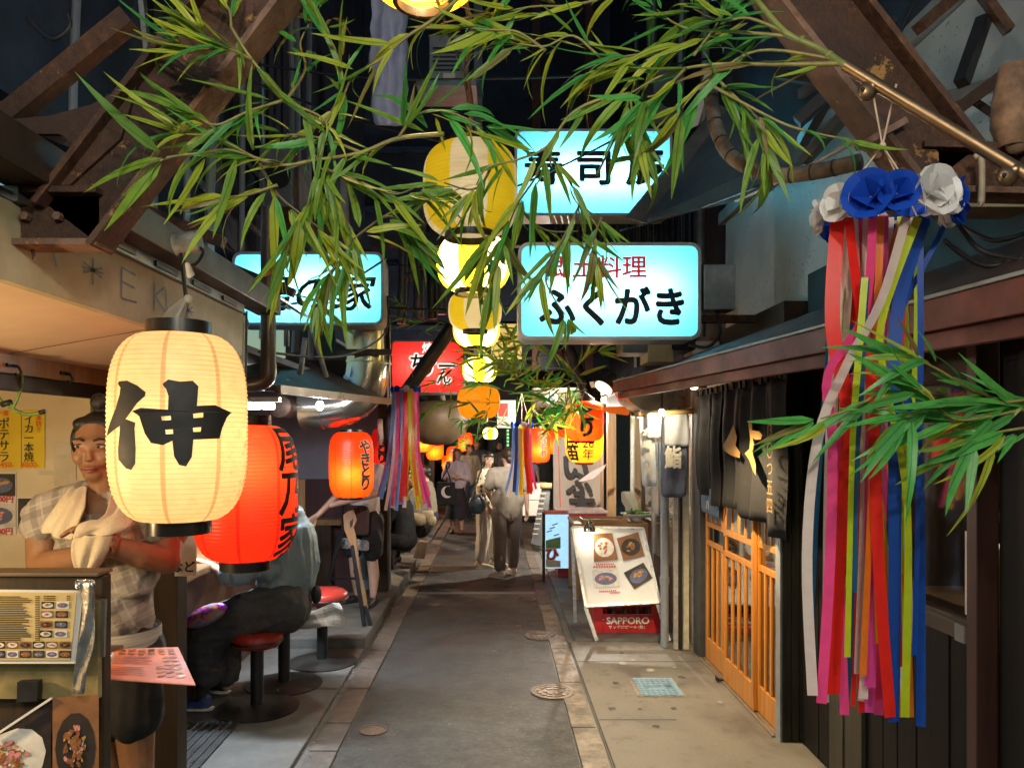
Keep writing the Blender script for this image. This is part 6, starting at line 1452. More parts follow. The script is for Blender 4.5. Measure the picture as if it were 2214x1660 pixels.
for i, (v, u0, u1, mt) in enumerate(((.475, .24, .50, REDINK), (.505, .20, .52, REDINK), (.815, .22, .46, M('pink marker', (.6, .2, .22))), (.84, .36, .50, M('pink marker', (.6, .2, .22))), (.155, .62, .8, REDINK))):
    if i == 4: continue
    k = 9
    for j in range(k):
        ua = u0+(u1-u0)*j/k; wq('marker_stroke', [(ua, v), (ua+(u1-u0)/k*.7, v-.002), (ua+(u1-u0)/k*.7, v+.018), (ua, v+.02)], mt)
t = thing('clip_lamp', 'small clip-on spotlight shining onto the whiteboard', 'lamp', P(1275, 1150, 6.95))
q = wb(.22, .06, .10)
m = MB(); m.lathe([(.018, .07), (.03, .05), (.055, 0), (.058, -.03)], q, 16, cap=False); m.build('reflector', CHROME, t, smooth=True)
m = MB(); m.ball(q+Vector((0, 0, -.005)), .03, 10); m.build('bulb', glow('lamp bulb', (1, .85, .6), 14), t, smooth=True)
m = MB(); m.tube([q+Vector((0, .0, .07)), wb(.24, -.01, .04), wb(.30, -.03, .0)], .008, 6); m.build('stem', BLACK, t)
lamp('POINT', t, q+Vector((0, -.01, -.06)), 1.5, (1, .82, .52), .03)
# ---- beer crate
t = thing('beer_crate', 'red plastic beer crate with white lettering under the whiteboard', 'crate', (1.2, 7.0, .02))
CR = M('red crate plastic', (.50, .022, .028), .35, 0, .15, 5, .05, (.30, .02, .02), .5)
x0, x1, y0, y1, zb, zt = .905, 1.50, 6.98, 7.34, .021, .30
m = MB(); m.box(x0, x1, y0, y0+.02, zb, zb+.17); m.build('front_wall', CR, t, bevel=.004)
m = MB(); m.box(x0, x1, y1-.02, y1, zb, zt); m.build('rear_wall', CR, t, bevel=.004)
for a in (x0, x1-.02):
    m = MB(); m.box(a, a+.02, y0+.021, y1-.021, zb, zt); m.build('side_wall', CR, t, bevel=.004)
m = MB(); m.box(x0+.02, x1-.02, y0+.02, y1-.02, zb, zb+.015); m.build('floor', CR, t)
for a in (x0-.004, x1-.076):
    m = MB(); m.box(a, a+.08, y0-.008, y0+.02, zb, zt); m.build('corner_rib', CR, t, bevel=.006)
m = MB(); m.box(x0, x1, y0-.004, y0+.022, zt-.035, zt+.002); m.build('top_rim', CR, t, bevel=.005)
for i in range(5):
    for j in range(3):
        xx = x0+.08+i*.11; yy = y0+.08+j*.1; m = MB(); m.lathe([(.036, .02), (.036, .16), (.014, .21), (.014, .25)], (xx, yy, zb), 10); m.build('bottle', M('brown bottle glass', (.06, .025, .01), .12), t, smooth=True)
q = Vector(((x0+x1)/2+.005, y0-.009+.007, zb+.115))
flat('lettering', letters('SAPPORO', .085, .028), WHITEINK, t, q, (1.05, 0, 0), (0, 0, 1), (0, -.004, 0))
flat('lettering', letters('サッポロビール (株)', .034, .012), WHITEINK, t, q+Vector((-.01, 0, -.06)), (1.1, 0, 0), (0, 0, 1), (0, -.004, 0))
star = [(.033*(1 if k % 2 == 0 else .42)*math.sin(k*math.pi/5), .033*(1 if k % 2 == 0 else .42)*math.cos(k*math.pi/5)) for k in range(10)]
flat('star_emblem', strokes([star]), WHITEINK, t, q+Vector((-.245, 0, .003)), (1, 0, 0), (0, 0, 1), (0, -.004, 0))
# ---- table with tray and plate
t = thing('side_table', 'plain wooden table behind the whiteboard', 'table', (1.3, 8.8, .02))
m = MB(); m.box(.87, 1.68, 8.40, 9.2, .82, .855); m.build('top', TANWX, t, bevel=.004)
for x, y in ((.88, 8.41), (1.63, 8.41), (.88, 9.15), (1.63, 9.15)):
    m = MB(); m.box(x, x+.045, y, y+.045, .021, .819); m.build('leg', TANW, t, bevel=.003)
m = MB(); m.box(.93, 1.62, 8.42, 8.44, .19, .23); m.build('stretcher', TANWX, t)
t = thing('wooden_tray', 'shallow wooden tray on the table edge', 'tray', (1.2, 8.6, .856))
m = MB(); m.box(.96, 1.46, 8.43, 8.75, .857, .865); m.build('base', TANWX, t)
for b_ in ((.96, 1.46, 8.43, 8.44), (.96, 1.46, 8.74, 8.75), (.96, .97, 8.441, 8.739), (1.45, 1.46, 8.441, 8.739)):
    m = MB(); m.box(*b_, .866, .90); m.build('rim', TANWX, t)
t = thing('footed_dish', 'white footed dish of green vegetables on the table', 'dish', (1.6, 8.65, .856))
m = MB(); m.lathe([(.06, 0), (.05, .03), (.14, .06), (.19, .09), (.18, .09), (.13, .068), (.02, .05)], (1.60, 8.65, .857), 24); m.build('dish', M('white ceramic', (.75, .74, .72), .15, 0, .03, 3, 0), t, smooth=True)
rv = random.Random(3)
for i in range(26):
    a = rv.uniform(0, 6.28); rr = rv.uniform(0, .12); q = Vector((1.60+rr*math.cos(a), 8.65+rr*math.sin(a), .95+rv.uniform(0, .03)-rr*.1)); d = Vector((rv.uniform(-1, 1), rv.uniform(-1, 1), rv.uniform(-.2, .3))).normalized()*.05
    m = MB(); m.tube([q-d, q, q+d], [.008, .013, .006], 6); m.build('vegetable', M('green vegetable', (.07, .20, .035), .45, 0, .4, 12, .1), t, smooth=True)
t = thing('plastic_bag', 'clear twisted plastic bag beside the vegetable dish', 'plastic bag', P(1385, 1100, 8.7))
sheet('film', [[P(1360+j*9-(i*6), 1128-i*22, 8.65+.04*math.sin(i+j*2)) for j in range(4)] for i in range(4)], PLAS, t, .001, 2, .03)
# ---- red box, lit sign, banner, folding board
t = thing('red_cabinet', 'scuffed red cabinet behind the wooden table', 'cabinet', (1.1, 10, .02))
m = MB(); m.box(.80, 1.42, 9.75, 10.3, .021, .83); m.build('body', M('scuffed red paint', (.36, .02, .02), .35, 0, .2, 5, .1, (.16, .02, .02), .6), t, bevel=.012)
m = MB(); m.box(.79, 1.43, 9.74, 10.31, .832, .865); m.build('lid', M('grey pink lid', (.55, .42, .40), .4), t, bevel=.008)
m = MB(); m.box(.797, .80, 9.85, 10.2, .12, .70); m.build('side_panel', REDINK, t)
t = thing('standing_sign', 'small lit roadside sign with red hiragana and a sky-blue picture', 'sign', P(1193, 1225, 9.6))
a = P(1179, 1228, 9.5); b = P(1212, 1112, 9.5)
m = MB(); m.box(a.x, b.x+.1, 9.5, 9.62, a.z, b.z); m.build('face_panel', paperlike('sky picture acrylic', (.42, .66, .80), .5, .42), t)
m = MB(); m.box(a.x-.03, a.x-.002, 9.48, 9.64, .02, b.z+.02); m.build('frame_post', DARKW, t)
m = MB(); m.box(a.x-.03, b.x+.1, 9.48, 9.64, b.z+.003, b.z+.04); m.build('frame_top', M('pink red frame', (.6, .15, .13)), t)
m = MB(); m.slab([P(1180, 1168, 9.495), P(1212, 1160, 9.495), P(1212, 1185, 9.495), P(1180, 1188, 9.495)], (0, .003, 0)); m.build('green_hill', M('print green', (.18, .36, .14)), t)
m = MB(); m.slab([P(1180, 1226, 9.495), P(1212, 1226, 9.495), P(1212, 1212, 9.495), P(1180, 1208, 9.495)], (0, .003, 0)); m.build('sand', M('print sand', (.55, .48, .33)), t)
for i, (x, y) in enumerate(((1200, 1135), (1188, 1150), (1203, 1158), (1194, 1143))):
    m = MB(); m.bar(P(x-6, y, 9.494), P(x+6, y-4, 9.494), .004, .012); m.build('twig_print', INK, t)
write(t, 'ひ', 1194, 1198, 9.5, 30, WHITEINK, .09, off=-.006); write(t, 'ひ', 1194, 1198, 9.5, 30, REDINK, .03, off=-.009)
t = thing('cloth_banner', 'tall white cloth banner with black brush calligraphy behind the red cabinet', 'banner', P(1250, 1100, 10.4))
CLOTH = M('off white banner cloth', (.34, .285, .235), .85, 0, .08, 3, .05, (.27, .215, .17), .4)
sheet('cloth', [[P(1196+j*17, 945+i*28, 10.4+.035*math.sin(j*1.3+i*.4)) for j in range(7)] for i in range(7)], CLOTH, t, .003, 2)
write(t, 'い', 1245, 1010, 10.33, 62, INK, .05); write(t, 'ふ', 1252, 1045, 10.32, 58, INK, .045); write(t, '木', 1258, 1092, 10.32, 58, INK, .05)
m = MB(); m.bar(P(1207, 945, 10.33), P(1212, 1112, 10.33), .003, .012); m.build('red_line', REDINK, t)
t = thing('fish_card', 'pink printed fish-shaped card stuck in front of the banner', 'card', P(1275, 1030, 9.6))
m = MB(); m.slab([P(1250, 1040, 9.6), P(1275, 1022, 9.6), P(1311, 1003, 9.6), P(1305, 1015, 9.6), P(1283, 1034, 9.6), P(1258, 1041, 9.6)], (0, .006, 0)); m.build('card', M('pink card', (.52, .36, .33), .6, 0, .3, 12, 0), t)
t = thing('folding_board', 'black folding chalkboard with a pale rope top at the far right', 'chalkboard', P(1170, 1180, 12.2))
for dy, sg in ((0, 0), (.45, 1)):
    m = MB(); m.slab([P(1172, 1052, 12.3), P(1190, 1054, 12.3), P(1178+sg*10, 1182, 12.0+dy), P(1148+sg*10, 1175, 12.0+dy)], (0, .03, 0)); m.build('board', BLACK, t)
m = MB(); m.tube([P(1168, 1050, 12.25), P(1193, 1050, 12.25)], .05, 10); m.build('rope_top', M('straw rope', (.42, .31, .16), .8, 0, .3, 20, .3), t, smooth=True)
for i in range(9):
    m = MB(); y = 1066+i*11; x = 1172-i*2.2; m.bar(P(x-3, y, 12.2-i*.025), P(x+9, y, 12.2-i*.025), .004, .025); m.build('chalk_mark', M('chalk', (.30, .30, .28)), t)
t = thing('white_cooler', 'white boxes stacked beside the far chalkboard', 'box', P(1140, 1100, 13))
a = P(1130, 1115, 13); b = P(1185, 1045, 13)
m = MB(); m.box(a.x, b.x, 13, 13.4, a.z, (a.z+b.z)/2-.01); m.build('lower_box', WHITEP, t, bevel=.01)
m = MB(); m.box(a.x, b.x, 13, 13.4, (a.z+b.z)/2, b.z); m.build('upper_box', WHITEP, t, bevel=.01)
# ---- downlight and pots under the far right roof
q = P(1305, 838, 7.0)
t = thing('downlight', 'round downlight shining under the far right roof', 'lamp', q)
dq = Vector((-.55, -.35, -.76)).normalized(); sdx = dq.orthogonal().normalized()
m = MB(); m.tube([q-dq*.16, q-dq*.05, q], [.05, .085, .10], 18); m.build('housing', M('bronze housing', (.09, .07, .04), .35, .6), t, smooth=True, auto=.7)
m = MB(); m.tube([q, q+dq*.006], .085, 18); m.build('lens', glow('downlight lens', (1, .93, .78), 3), t)
o = lamp('SPOT', t, q+dq*.03, 140, (1, .86, .62), .06, spot=math.radians(120)); o.rotation_euler = dq.to_track_quat('-Z', 'Y').to_euler()
q = P(1253, 860, 7.6)
t = thing('round_crest', 'small round white crest plate on the dark beam over the right lanterns', 'crest', P(1192, 860, 7.6))
m = MB(); m.tube([P(1192, 860, 7.6), P(1192, 860, 7.58)], .062, 20); m.build('plate', WHITEP, t)
write(t, '福', 1192, 860, 7.57, 16, INK, .02)
m = MB(); m.box(P(1150, 0, 7.65).x, P(1300, 0, 7.65).x, 7.65, 7.9, P(0, 905, 7.65).z, P(0, 838, 7.65).z)
tag(m.build('dark_beam', DARKW, bevel=.02), 'dark timber beam carrying the white crest plate', 'beam')
for x, lab in ((1192, 'left'), (1265, 'right')):
    q = P(x, 895, 7.55); m = MB(); m.lathe([(.03, -.10), (.10, -.08), (.15, 0), (.15, .06), (.14, .06)], q, 20)
    tag(m.build('hanging_pot', M('bronze pot', (.07, .05, .03), .4, .4, .3, 6, .1), smooth=True), 'dark hanging pot, the %s of two under the beam' % lab, 'pot', 'pots hung under the beam')
t = thing('orange_flag', 'orange and red paper flag above the amber lantern', 'flag', P(1330, 885, 7.2))
m = MB(); m.slab([P(1288, 880, 7.2), P(1350, 878, 7.2), P(1362, 890, 7.2), P(1358, 898, 7.2), P(1295, 890, 7.2)], (0, .006, 0)); m.build('paper', paperlike('orange flag paper', (.8, .25, .03), .4, .15), t)  # flag paper is given a little glow of its own
# ---- left foreground clutter far stalls
t = thing('hanging_bowls', 'straw bowls hanging beside the far left stall', 'bowls', P(915, 1120, 9.8))
for x, y, rr in ((908, 1118, .11), (925, 1112, .08), (932, 1125, .07)):
    q = P(x, y, 9.8); m = MB(); m.lathe([(.03, -rr), (rr*.8, -rr*.7), (rr, 0), (rr*.85, .05)], q, 16); m.build('bowl', M('straw weave', (.36, .28, .17), .8, 0, .3, 25, .4), t, smooth=True)
t = thing('paper_carrier', 'brown paper carrier bag on the step edge by the seated customers', 'bag', P(915, 1200, 9.6))
a = P(898, 1208, 9.5); m = MB(); m.slab([P(905, 1170, 9.5), P(926, 1172, 9.5), P(917, 1208, 9.5), P(893, 1206, 9.5)], (0, .18, 0)); m.build('bag_body', M('brown kraft paper', (.22, .15, .09), .7, 0, .15, 5, .1), t)
m = MB(); m.slab([P(868, 1165, 9.4), P(900, 1168, 9.4), P(895, 1178, 9.4), P(872, 1180, 9.4)], (0, .05, 0)); m.build('red_paper', M('pink red paper', (.45, .12, .10)), t)
# ---- overhead clutter
t = thing('plastic_drape', 'glossy pale plastic drape hanging at the upper left of centre', 'plastic drape', P(840, 130, 5.2))
sheet('film', [[P(802+k*13+i*.4, -40+i*52, 5.2+.05*math.sin(k*2.2+i*.3)) for k in range(7)] for i in range(7)], M('glossy lilac plastic', (.50, .52, .74), .12, 0, .2, 3, .25, (.7, .74, .92), .5), t, .002, 2, .03)
t = thing('air_conditioner', 'grey outdoor unit with a small label above the lantern string', 'air conditioner', P(965, 120, 6.2))
a = P(928, 170, 6.2); b = P(1005, 75, 6.2); m = MB(); m.box(a.x, b.x, 6.2, 6.5, a.z, b.z); m.build('body', M('grey unit casing', (.24, .26, .28), .45, 0, .15, 4, .05), t, bevel=.01)
m = MB(); m.box(P(958, 0, 6.19).x, P(984, 0, 6.19).x, 6.192, 6.199, P(0, 168, 6.19).z, P(0, 158, 6.19).z); m.build('label_plate', WHITEP, t)
for i in range(6):
    m = MB(); z = a.z+.06+i*.035; m.box(a.x+.03, b.x-.03, 6.19, 6.198, z, z+.012); m.build('vent_slot', BLACK, t)
m = MB(); m.box(P(900, 0, 6.2).x, P(1030, 0, 6.2).x, 6.2, 6.6, P(0, 185, 6.2).z, P(0, 172, 6.2).z); m.build('shelf', GALV, t)
rc = random.Random(5)
cab = [[(600, 660, 4.6), (700, 640, 5.0), (835, 560, 5.6)], [(560, 760, 4.2), (740, 770, 5.2), (832, 720, 6.0), (838, 640, 6.1)], [(880, 480, 7), (885, 620, 7.2), (870, 700, 7.3)], [(1000, 260, 7), (940, 330, 7.2), (870, 330, 7.2)],
       [(1590, 435, 4.6), (1690, 390, 3.6), (1840, 310, 2.6)], [(1340, 500, 5.8), (1480, 460, 5.2), (1650, 400, 4.0)], [(1980, 0, 2.6), (1920, 130, 2.6), (1880, 260, 2.6)], [(2060, 470, 2.2), (2120, 540, 2.2), (2214, 560, 2.1)],
       [(2040, 520, 2.2), (2130, 575, 2.2), (2230, 545, 2.15)], [(2080, 490, 2.3), (2150, 520, 2.2), (2230, 500, 2.15)], [(60, 40, 2.4), (110, 85, 2.4), (150, 60, 2.4), (145, 30, 2.4)], [(520, 660, 4.0), (535, 700, 4.0), (520, 715, 4.0), (510, 690, 4.0)]]
labs = ['beside the left blue sign', 'looping over the left duct', 'hanging from the far portal beam', 'slung under the outdoor unit', 'tied from the hose to the awning', 'stretched over the big right sign', 'dropping behind the right brace', 'coiled at the upper right edge, top loop', 'coiled at the upper right edge, lowest loop', 'coiled at the upper right edge, middle loop', 'curling at the top left corner', 'curled beside the fascia end']
for pl, lb in zip(cab, labs):
    m = MB(); m.tube(curve_pts([P(*q) for q in pl], 6), .008 if pl[0][2] > 3 else .007, 6); tag(m.build('cable', CABLE if lb[0] != 't' else M('cotton string', (.55, .42, .30)), smooth=True), 'thin cable '+lb, 'cable', 'overhead cables')
t = thing('vent_pipes', 'galvanised vent pipes climbing behind the far bamboo', 'pipes', P(890, 600, 8))
for x0, y0, x1, y1, rr in ((868, 700, 872, 540, .05), (905, 690, 905, 430, .06), (955, 680, 960, 300, .05), (870, 600, 930, 600, .04)):
    m = MB(); m.tube([P(x0, y0, 8.2), P(x1, y1, 8.2)], rr, 12); m.build('pipe', M('dull grey pipe', (.12, .125, .13), .4, .4), t, smooth=True, auto=.7)
t = thing('machine_rack', 'grimy machinery and wiring packed above the right eave', 'machinery', P(2120, 520, 2.4))
rr = random.Random(8)
for i in range(16):
    x = rr.uniform(1800, 2260); y = rr.uniform(40, 300); d = rr.uniform(2.5, 3.3); q = P(x, y, d)
    m = MB(); m.bar(q, q+Vector((rr.uniform(-.3, .3), rr.uniform(0, .5), rr.uniform(-.35, .35))), rr.uniform(.02, .06), rr.uniform(.02, .05)); m.build('rusted_bar', rr.choice([RUSTB, DKST, GALV]), t)
m = MB(); m.box(1.25, 1.9, 2.6, 2.75, 2.58, 2.68); m.build('shelf', CREAMP, t)
for i, (x, y) in enumerate(((1345, 740), (1400, 760), (1450, 735), (1500, 765))):
    q = P(x, y, 5.9); m = MB(); m.box(q.x, q.x+.2, 5.9, 6.2, q.z-.08, q.z+.1); tag(m.build('junk_box', [GALV, CREAMP, DKST, WHITEP][i], bevel=.008), ['grey metal', 'cream', 'sooty black', 'white'][i]+' box stacked on the far right roof under the sign', 'box', 'boxes on the far right roof')

# ---- added bulbs: unseen fill light behind the viewer, and one to brighten the crowd
def fill_bulb(label, x, y, z, power, col=(1, .91, .76)):
    t = thing('added_bulb', label, 'lamp', (x, y, z), 'added fill bulbs')
    m = MB(); m.ball((x, y, z), (.045, .045, .055), 12); m.build('bulb', glow('added bulb glow', (1, .86, .62), 10), t, smooth=True)
    m = MB(); m.tube([(x, y, z+.05), (x, y, z+.12)], .018, 8); m.build('socket', BLACK, t)
    m = MB(); m.tube([(x, y, z+.12), (x, y, z+.5)], .005, 6); m.build('cord', CABLE, t)
    lamp('POINT', t, (x, y, z-.075), power, col, .05)
fill_bulb('unseen bulb added behind the viewer for fill light, left', -.6, -.15, 2.95, 40)
fill_bulb('unseen bulb added behind the viewer for fill light, right', .6, -.15, 2.95, 40)
fill_bulb('unseen bulb added behind the viewer for fill light, middle', .05, -1.0, 2.9, 40)
fill_bulb('bulb added under the far right awning to brighten the crowd', 1.32, 11.0, 2.2, 190)

# ---- more hardware on the upper walls
ru = random.Random(31)
t = thing('wall_pipes', 'pipes and conduits running up the dark left upper wall', 'pipes', (-2.1, 6, 3))
for i in range(9):
    y = 3.9+i*.62; x = -2.10+ru.uniform(-.05, .05); r_ = ru.uniform(.018, .05)
    m = MB(); m.tube(curve_pts([(x, y, 2.7), (x+.02, y+ru.uniform(-.1, .1), 3.6), (x, y+ru.uniform(-.3, .3), 5.2), (x, y, 7.0)], 4), r_, 8); m.build('pipe', ru.choice([GALV, PIPEG, DKST, GREYP]), t, smooth=True, auto=.7)
t = thing('wall_pipes', 'pipes and conduits running up the dark right upper wall', 'pipes', (1.85, 8, 3))
for i in range(6):
    y = 6.9+i*.6; x = 1.86+ru.uniform(-.05, .05)
    m = MB(); m.tube(curve_pts([(x, y, 2.7), (x-.02, y+ru.uniform(-.1, .1), 3.9), (x, y+ru.uniform(-.3, .3), 5.2), (x, y, 7.0)], 4), ru.uniform(.02, .05), 8); m.build('pipe', ru.choice([GALV, PIPEG, DKST, GREYP]), t, smooth=True, auto=.7)
for k, (x, y, z, lb) in enumerate(((-2.0, 7.0, 3.9, 'left wall above the round lanterns'), (-2.0, 9.2, 4.4, 'left wall, the farther one'), (1.72, 7.6, 4.9, 'right wall above the upper blue sign'))):
    t = thing('air_conditioner', 'dusty outdoor unit on the '+lb, 'air conditioner', (x, y, z), 'outdoor units on the walls')
    m = MB(); m.box(x-.15, x+.15, y, y+.75, z, z+.55); m.build('casing', M('dusty casing', (.20, .22, .24), .5, 0, .2, 4, .1, (.09, .09, .09), .6), t, bevel=.012)
    m = MB(); m.tube([(x+.02, y-.012, z+.28), (x+.02, y-.002, z+.28)], .12, 20); m.build('fan_grille', DKST, t)
    m = MB(); m.box(x-.2, x+.2, y+.05, y+.7, z-.06, z-.005); m.build('shelf', RUSTB, t)
for k, lb_ in enumerate(['lowest', 'second lowest', 'third lowest', 'middle', 'third highest', 'second highest', 'highest']):
    a = Vector((ru.uniform(-2, -1.6), ru.uniform(5, 8.5), 2.9+k*.28)); b = Vector((ru.uniform(1.4, 1.9), ru.uniform(5, 8.5), 3.0+k*.30)); mdd = (a+b)/2-Vector((0, 0, ru.uniform(.1, .4)))
    m = MB(); m.tube(curve_pts([a, a.lerp(mdd, .5)-Vector((0, 0, .06)), mdd, b.lerp(mdd, .5)-Vector((0, 0, .05)), b], 5), ru.uniform(.006, .013), 6)
    tag(m.build('overhead_wire', CABLE, smooth=True), lb_+' of the sagging wires crossing over the alley', 'wire', 'wires crossing the alley')

dl = Vector((0, .80, -.60)).normalized(); q = Vector((.62, 7.45, 2.62))
t = thing('crowd_fill_light', 'small spot added on the far portal beam to brighten the crowd', 'lamp', q)  # added spot, front light for the crowd
m = MB(); m.tube([q-dl*.10, q], [.045, .07], 14); m.build('housing', BLACK, t, smooth=True, auto=.7)
m = MB(); m.tube([q, q+dl*.005], .06, 14); m.build('lens', glow('downlight lens', (1, .93, .78), 3), t)
o = lamp('SPOT', t, q+dl*.03, 320, (1, .92, .80), .06, spot=math.radians(95)); o.rotation_euler = dl.to_track_quat('-Z', 'Y').to_euler()
# ================================================================== people
def skin(name, col):
    if name in MATS: return MATS[name]
    m = M(name, col, .5, 0, .10, 10, .06, sc3(col, .75), .35); b = m.node_tree.nodes['Principled BSDF']
    b.inputs['Subsurface Weight'].default_value = .12; b.inputs['Subsurface Radius'].default_value = (.02, .008, .004); return m
HAIR = M('black hair', (.012, .009, .008), .38, 0, .4, 1, .35, None, 0, (90, 90, 8))
HAIRB = M('auburn hair', (.13, .045, .020), .4, 0, .4, 1, .3, None, 0, (90, 90, 8))
HAIRD = M('dark brown hair', (.030, .018, .012), .4, 0, .4, 1, .3, None, 0, (90, 90, 8))
EYEW = M('eye white', (.55, .50, .46), .25); EYEB = M('eye dark', (.012, .008, .006), .2); LIP = M('lips', (.30, .10, .085), .4); BROW = M('brow hair', (.02, .013, .010), .7)
SKA = skin('tan skin', (.27, .132, .064)); SKB = skin('light skin', (.52, .33, .24)); SKC = skin('brown skin', (.20, .11, .07))
class Fig:
    """joints in body axes: s = to the figure's left, f = forward, u = up; placed at loc, turned by yaw (0 faces the viewer)"""
    def __init__(self, name_label, loc, yaw, H=1.65, group=None, cat='person'):
        self.loc = Vector(loc); self.a = math.radians(yaw); self.k = H/1.7
        self.t = thing('person', name_label, cat, loc, group)
        self.F = Vector((math.sin(self.a), -math.cos(self.a), 0)); self.S = Vector((math.cos(self.a), math.sin(self.a), 0))
    def p(self, s, f, u): return self.loc+(self.S*s+self.F*f+Vector((0, 0, u)))*self.k
    def ch(self, lst): return [(self.p(*q[:3]), q[3]*self.k) for q in lst]
    def bl(self, s, f, u, rs, rf, ru, rot=None):
        R = Matrix((self.S, self.F, Vector((0, 0, 1)))).transposed()
        return (self.p(s, f, u), (rs*self.k, rf*self.k, ru*self.k), R if rot is None else R @ rot)
def hand(base, dirv, palmn, sc=1., curl=.4):
    """palm + five unequal fingers as chains; thumb from the side of the palm"""
    d = Vector(dirv).normalized(); n = Vector(palmn); n = (n-d*n.dot(d)).normalized(); s = d.cross(n); b = Vector(base); out = []
    pe = b+d*.085*sc
    for k, (off, L) in enumerate(((-.030, .070), (-.010, .080), (.010, .075), (.029, .058))):
        k0 = b+s*off*.6*sc+d*.01*sc; k1 = pe+s*off*sc; k2 = k1+(d*math.cos(curl*.6)+n*math.sin(curl*.6))*L*.5*sc; k3 = k2+(d*math.cos(curl*1.6)+n*math.sin(curl*1.6))*L*.5*sc
        out.append([(k0, .015*sc), (k1, .0105*sc), (k2, .0085*sc), (k3, .0068*sc)])
    t0 = b+d*.02*sc-s*.02*sc; t1 = b+d*.05*sc-s*.052*sc+n*.01*sc; t2 = t1+(d*.8-s*.3+n*.35).normalized()*.035*sc
    out.append([(t0, .016*sc), (t1, .0115*sc), (t2, .0085*sc)]); return out
def head_parts(fg, c, yaw, pitch=0., r=1.):
    """masses for a head centred at c (world), turned by yaw degrees; returns balls + frame"""
    a = math.radians(yaw); F_ = Vector((math.sin(a), -math.cos(a), 0)); S_ = Vector((math.cos(a), math.sin(a), 0)); U_ = Vector((0, 0, 1))
    F_ = (F_*math.cos(pitch)+U_*math.sin(pitch)); U_ = S_.cross(F_); U_ = U_ if U_.z > 0 else -U_
    Rm = Matrix((S_, F_, U_)).transposed(); k = fg.k*r
    def q(s, f, u): return c+(S_*s+F_*f+U_*u)*k
    def e(s, f, u, x, y, z): return (q(s, f, u), (x*k, y*k, z*k), Rm)
    b = [e(0, -.012, .025, .074, .092, .088), e(0, .018, -.035, .060, .066, .075), e(0, .045, -.085, .036, .034, .028), e(0, .070, .012, .054, .022, .030),
         e(.036, .062, -.030, .026, .024, .026), e(-.036, .062, -.030, .026, .024, .026), e(0, .085, -.014, .0080, .010, .024), e(0, .0885, -.033, .0145, .0095, .0085), e(0, .080, -.066, .026, .014, .011),
         e(.076, -.004, -.012, .009, .018, .030), e(-.076, -.004, -.012, .009, .018, .030), e(.03, .074, .024, .028, .012, .009), e(-.03, .074, .024, .028, .012, .009)]
    return b, q, e, Rm, k
def face(fg, q, e, Rm, k, detail=True, lip=None):
    for s in (-1, 1):
        m = MB(); c, r, R = e(s*.031, .0800, .006, .0155, .007, .0048); m.ball(c, r, 10, R); ey = m.build('eye', EYEW, fg.t, smooth=True)
        m = MB(); c, r, R = e(s*.031-.004, .0855, .006, .0062, .0034, .0050); m.ball(c, r, 10, R); m.build('iris', EYEB, ey, smooth=True)
        m = MB(); m.tube([q(s*.013, .086, .0115), q(s*.030, .0885, .0145), q(s*.047, .079, .0115)], [.0018*k, .0026*k, .0016*k], 6); m.build('eyelid', BROW, fg.t, smooth=True)
        m = MB(); m.tube([q(s*.014, .0905, .026), q(s*.030, .090, .0325), q(s*.052, .076, .028)], [.0035*k, .0040*k, .0018*k], 6); m.build('eyebrow', BROW, fg.t, smooth=True)
    m = MB(); m.tube([q(-.024, .0855, -.0655), q(-.010, .0955, -.063), q(0, .097, -.0645), q(.010, .0955, -.063), q(.024, .0855, -.0640)], [.002*k, .0045*k, .0045*k, .0045*k, .002*k], 6)
    m.tube([q(-.018, .0875, -.071), q(0, .0955, -.0735), q(.018, .0875, -.070)], [.002*k, .005*k, .002*k], 6); m.build('lips', lip or LIP, fg.t, smooth=True)
    m = MB(); m.tube([q(-.025, .088, -.0675), q(0, .0985, -.0683), q(.026, .088, -.066)], .0010*k, 5); m.build('mouth_line', EYEB, fg.t)
def hair_cap(fg, e, mat, kind='short', vox=.008, extra=()):
    b = [e(0, -.028, .040, .083, .092, .088)]
    if kind == 'bun': b = [e(0, -.024, .036, .0785, .088, .086)]
    if kind == 'bun': b += [e(0, -.006, .076, .066, .066, .038), e(0, -.02, .150, .030, .030, .032), e(.0, -.02, .122, .018, .018, .02), e(.068, .0, .022, .012, .045, .048), e(-.068, .0, .022, .012, .045, .048), e(.036, .020, .078, .036, .034, .024), e(-.036, .020, .078, .036, .034, .024)]
    if kind == 'short': b += [e(0, .018, .078, .072, .068, .040), e(.070, -.01, .02, .016, .05, .05), e(-.070, -.01, .02, .016, .05, .05), e(0, -.07, -.03, .066, .045, .06)]
    if kind == 'bob': b += [e(0, .030, .066, .076, .070, .042), e(.066, -.005, -.03, .026, .060, .090), e(-.066, -.005, -.03, .026, .060, .090), e(0, -.066, -.04, .075, .05, .095)]
    if kind == 'long': b += [e(0, .010, .076, .070, .075, .040), e(.064, -.02, -.05, .022, .05, .12), e(-.064, -.02, -.05, .022, .05, .12), e(0, -.066, -.06, .07, .045, .14)]
    b += list(extra); return organic('hair', [], b, mat, fg.t, vox, 3)
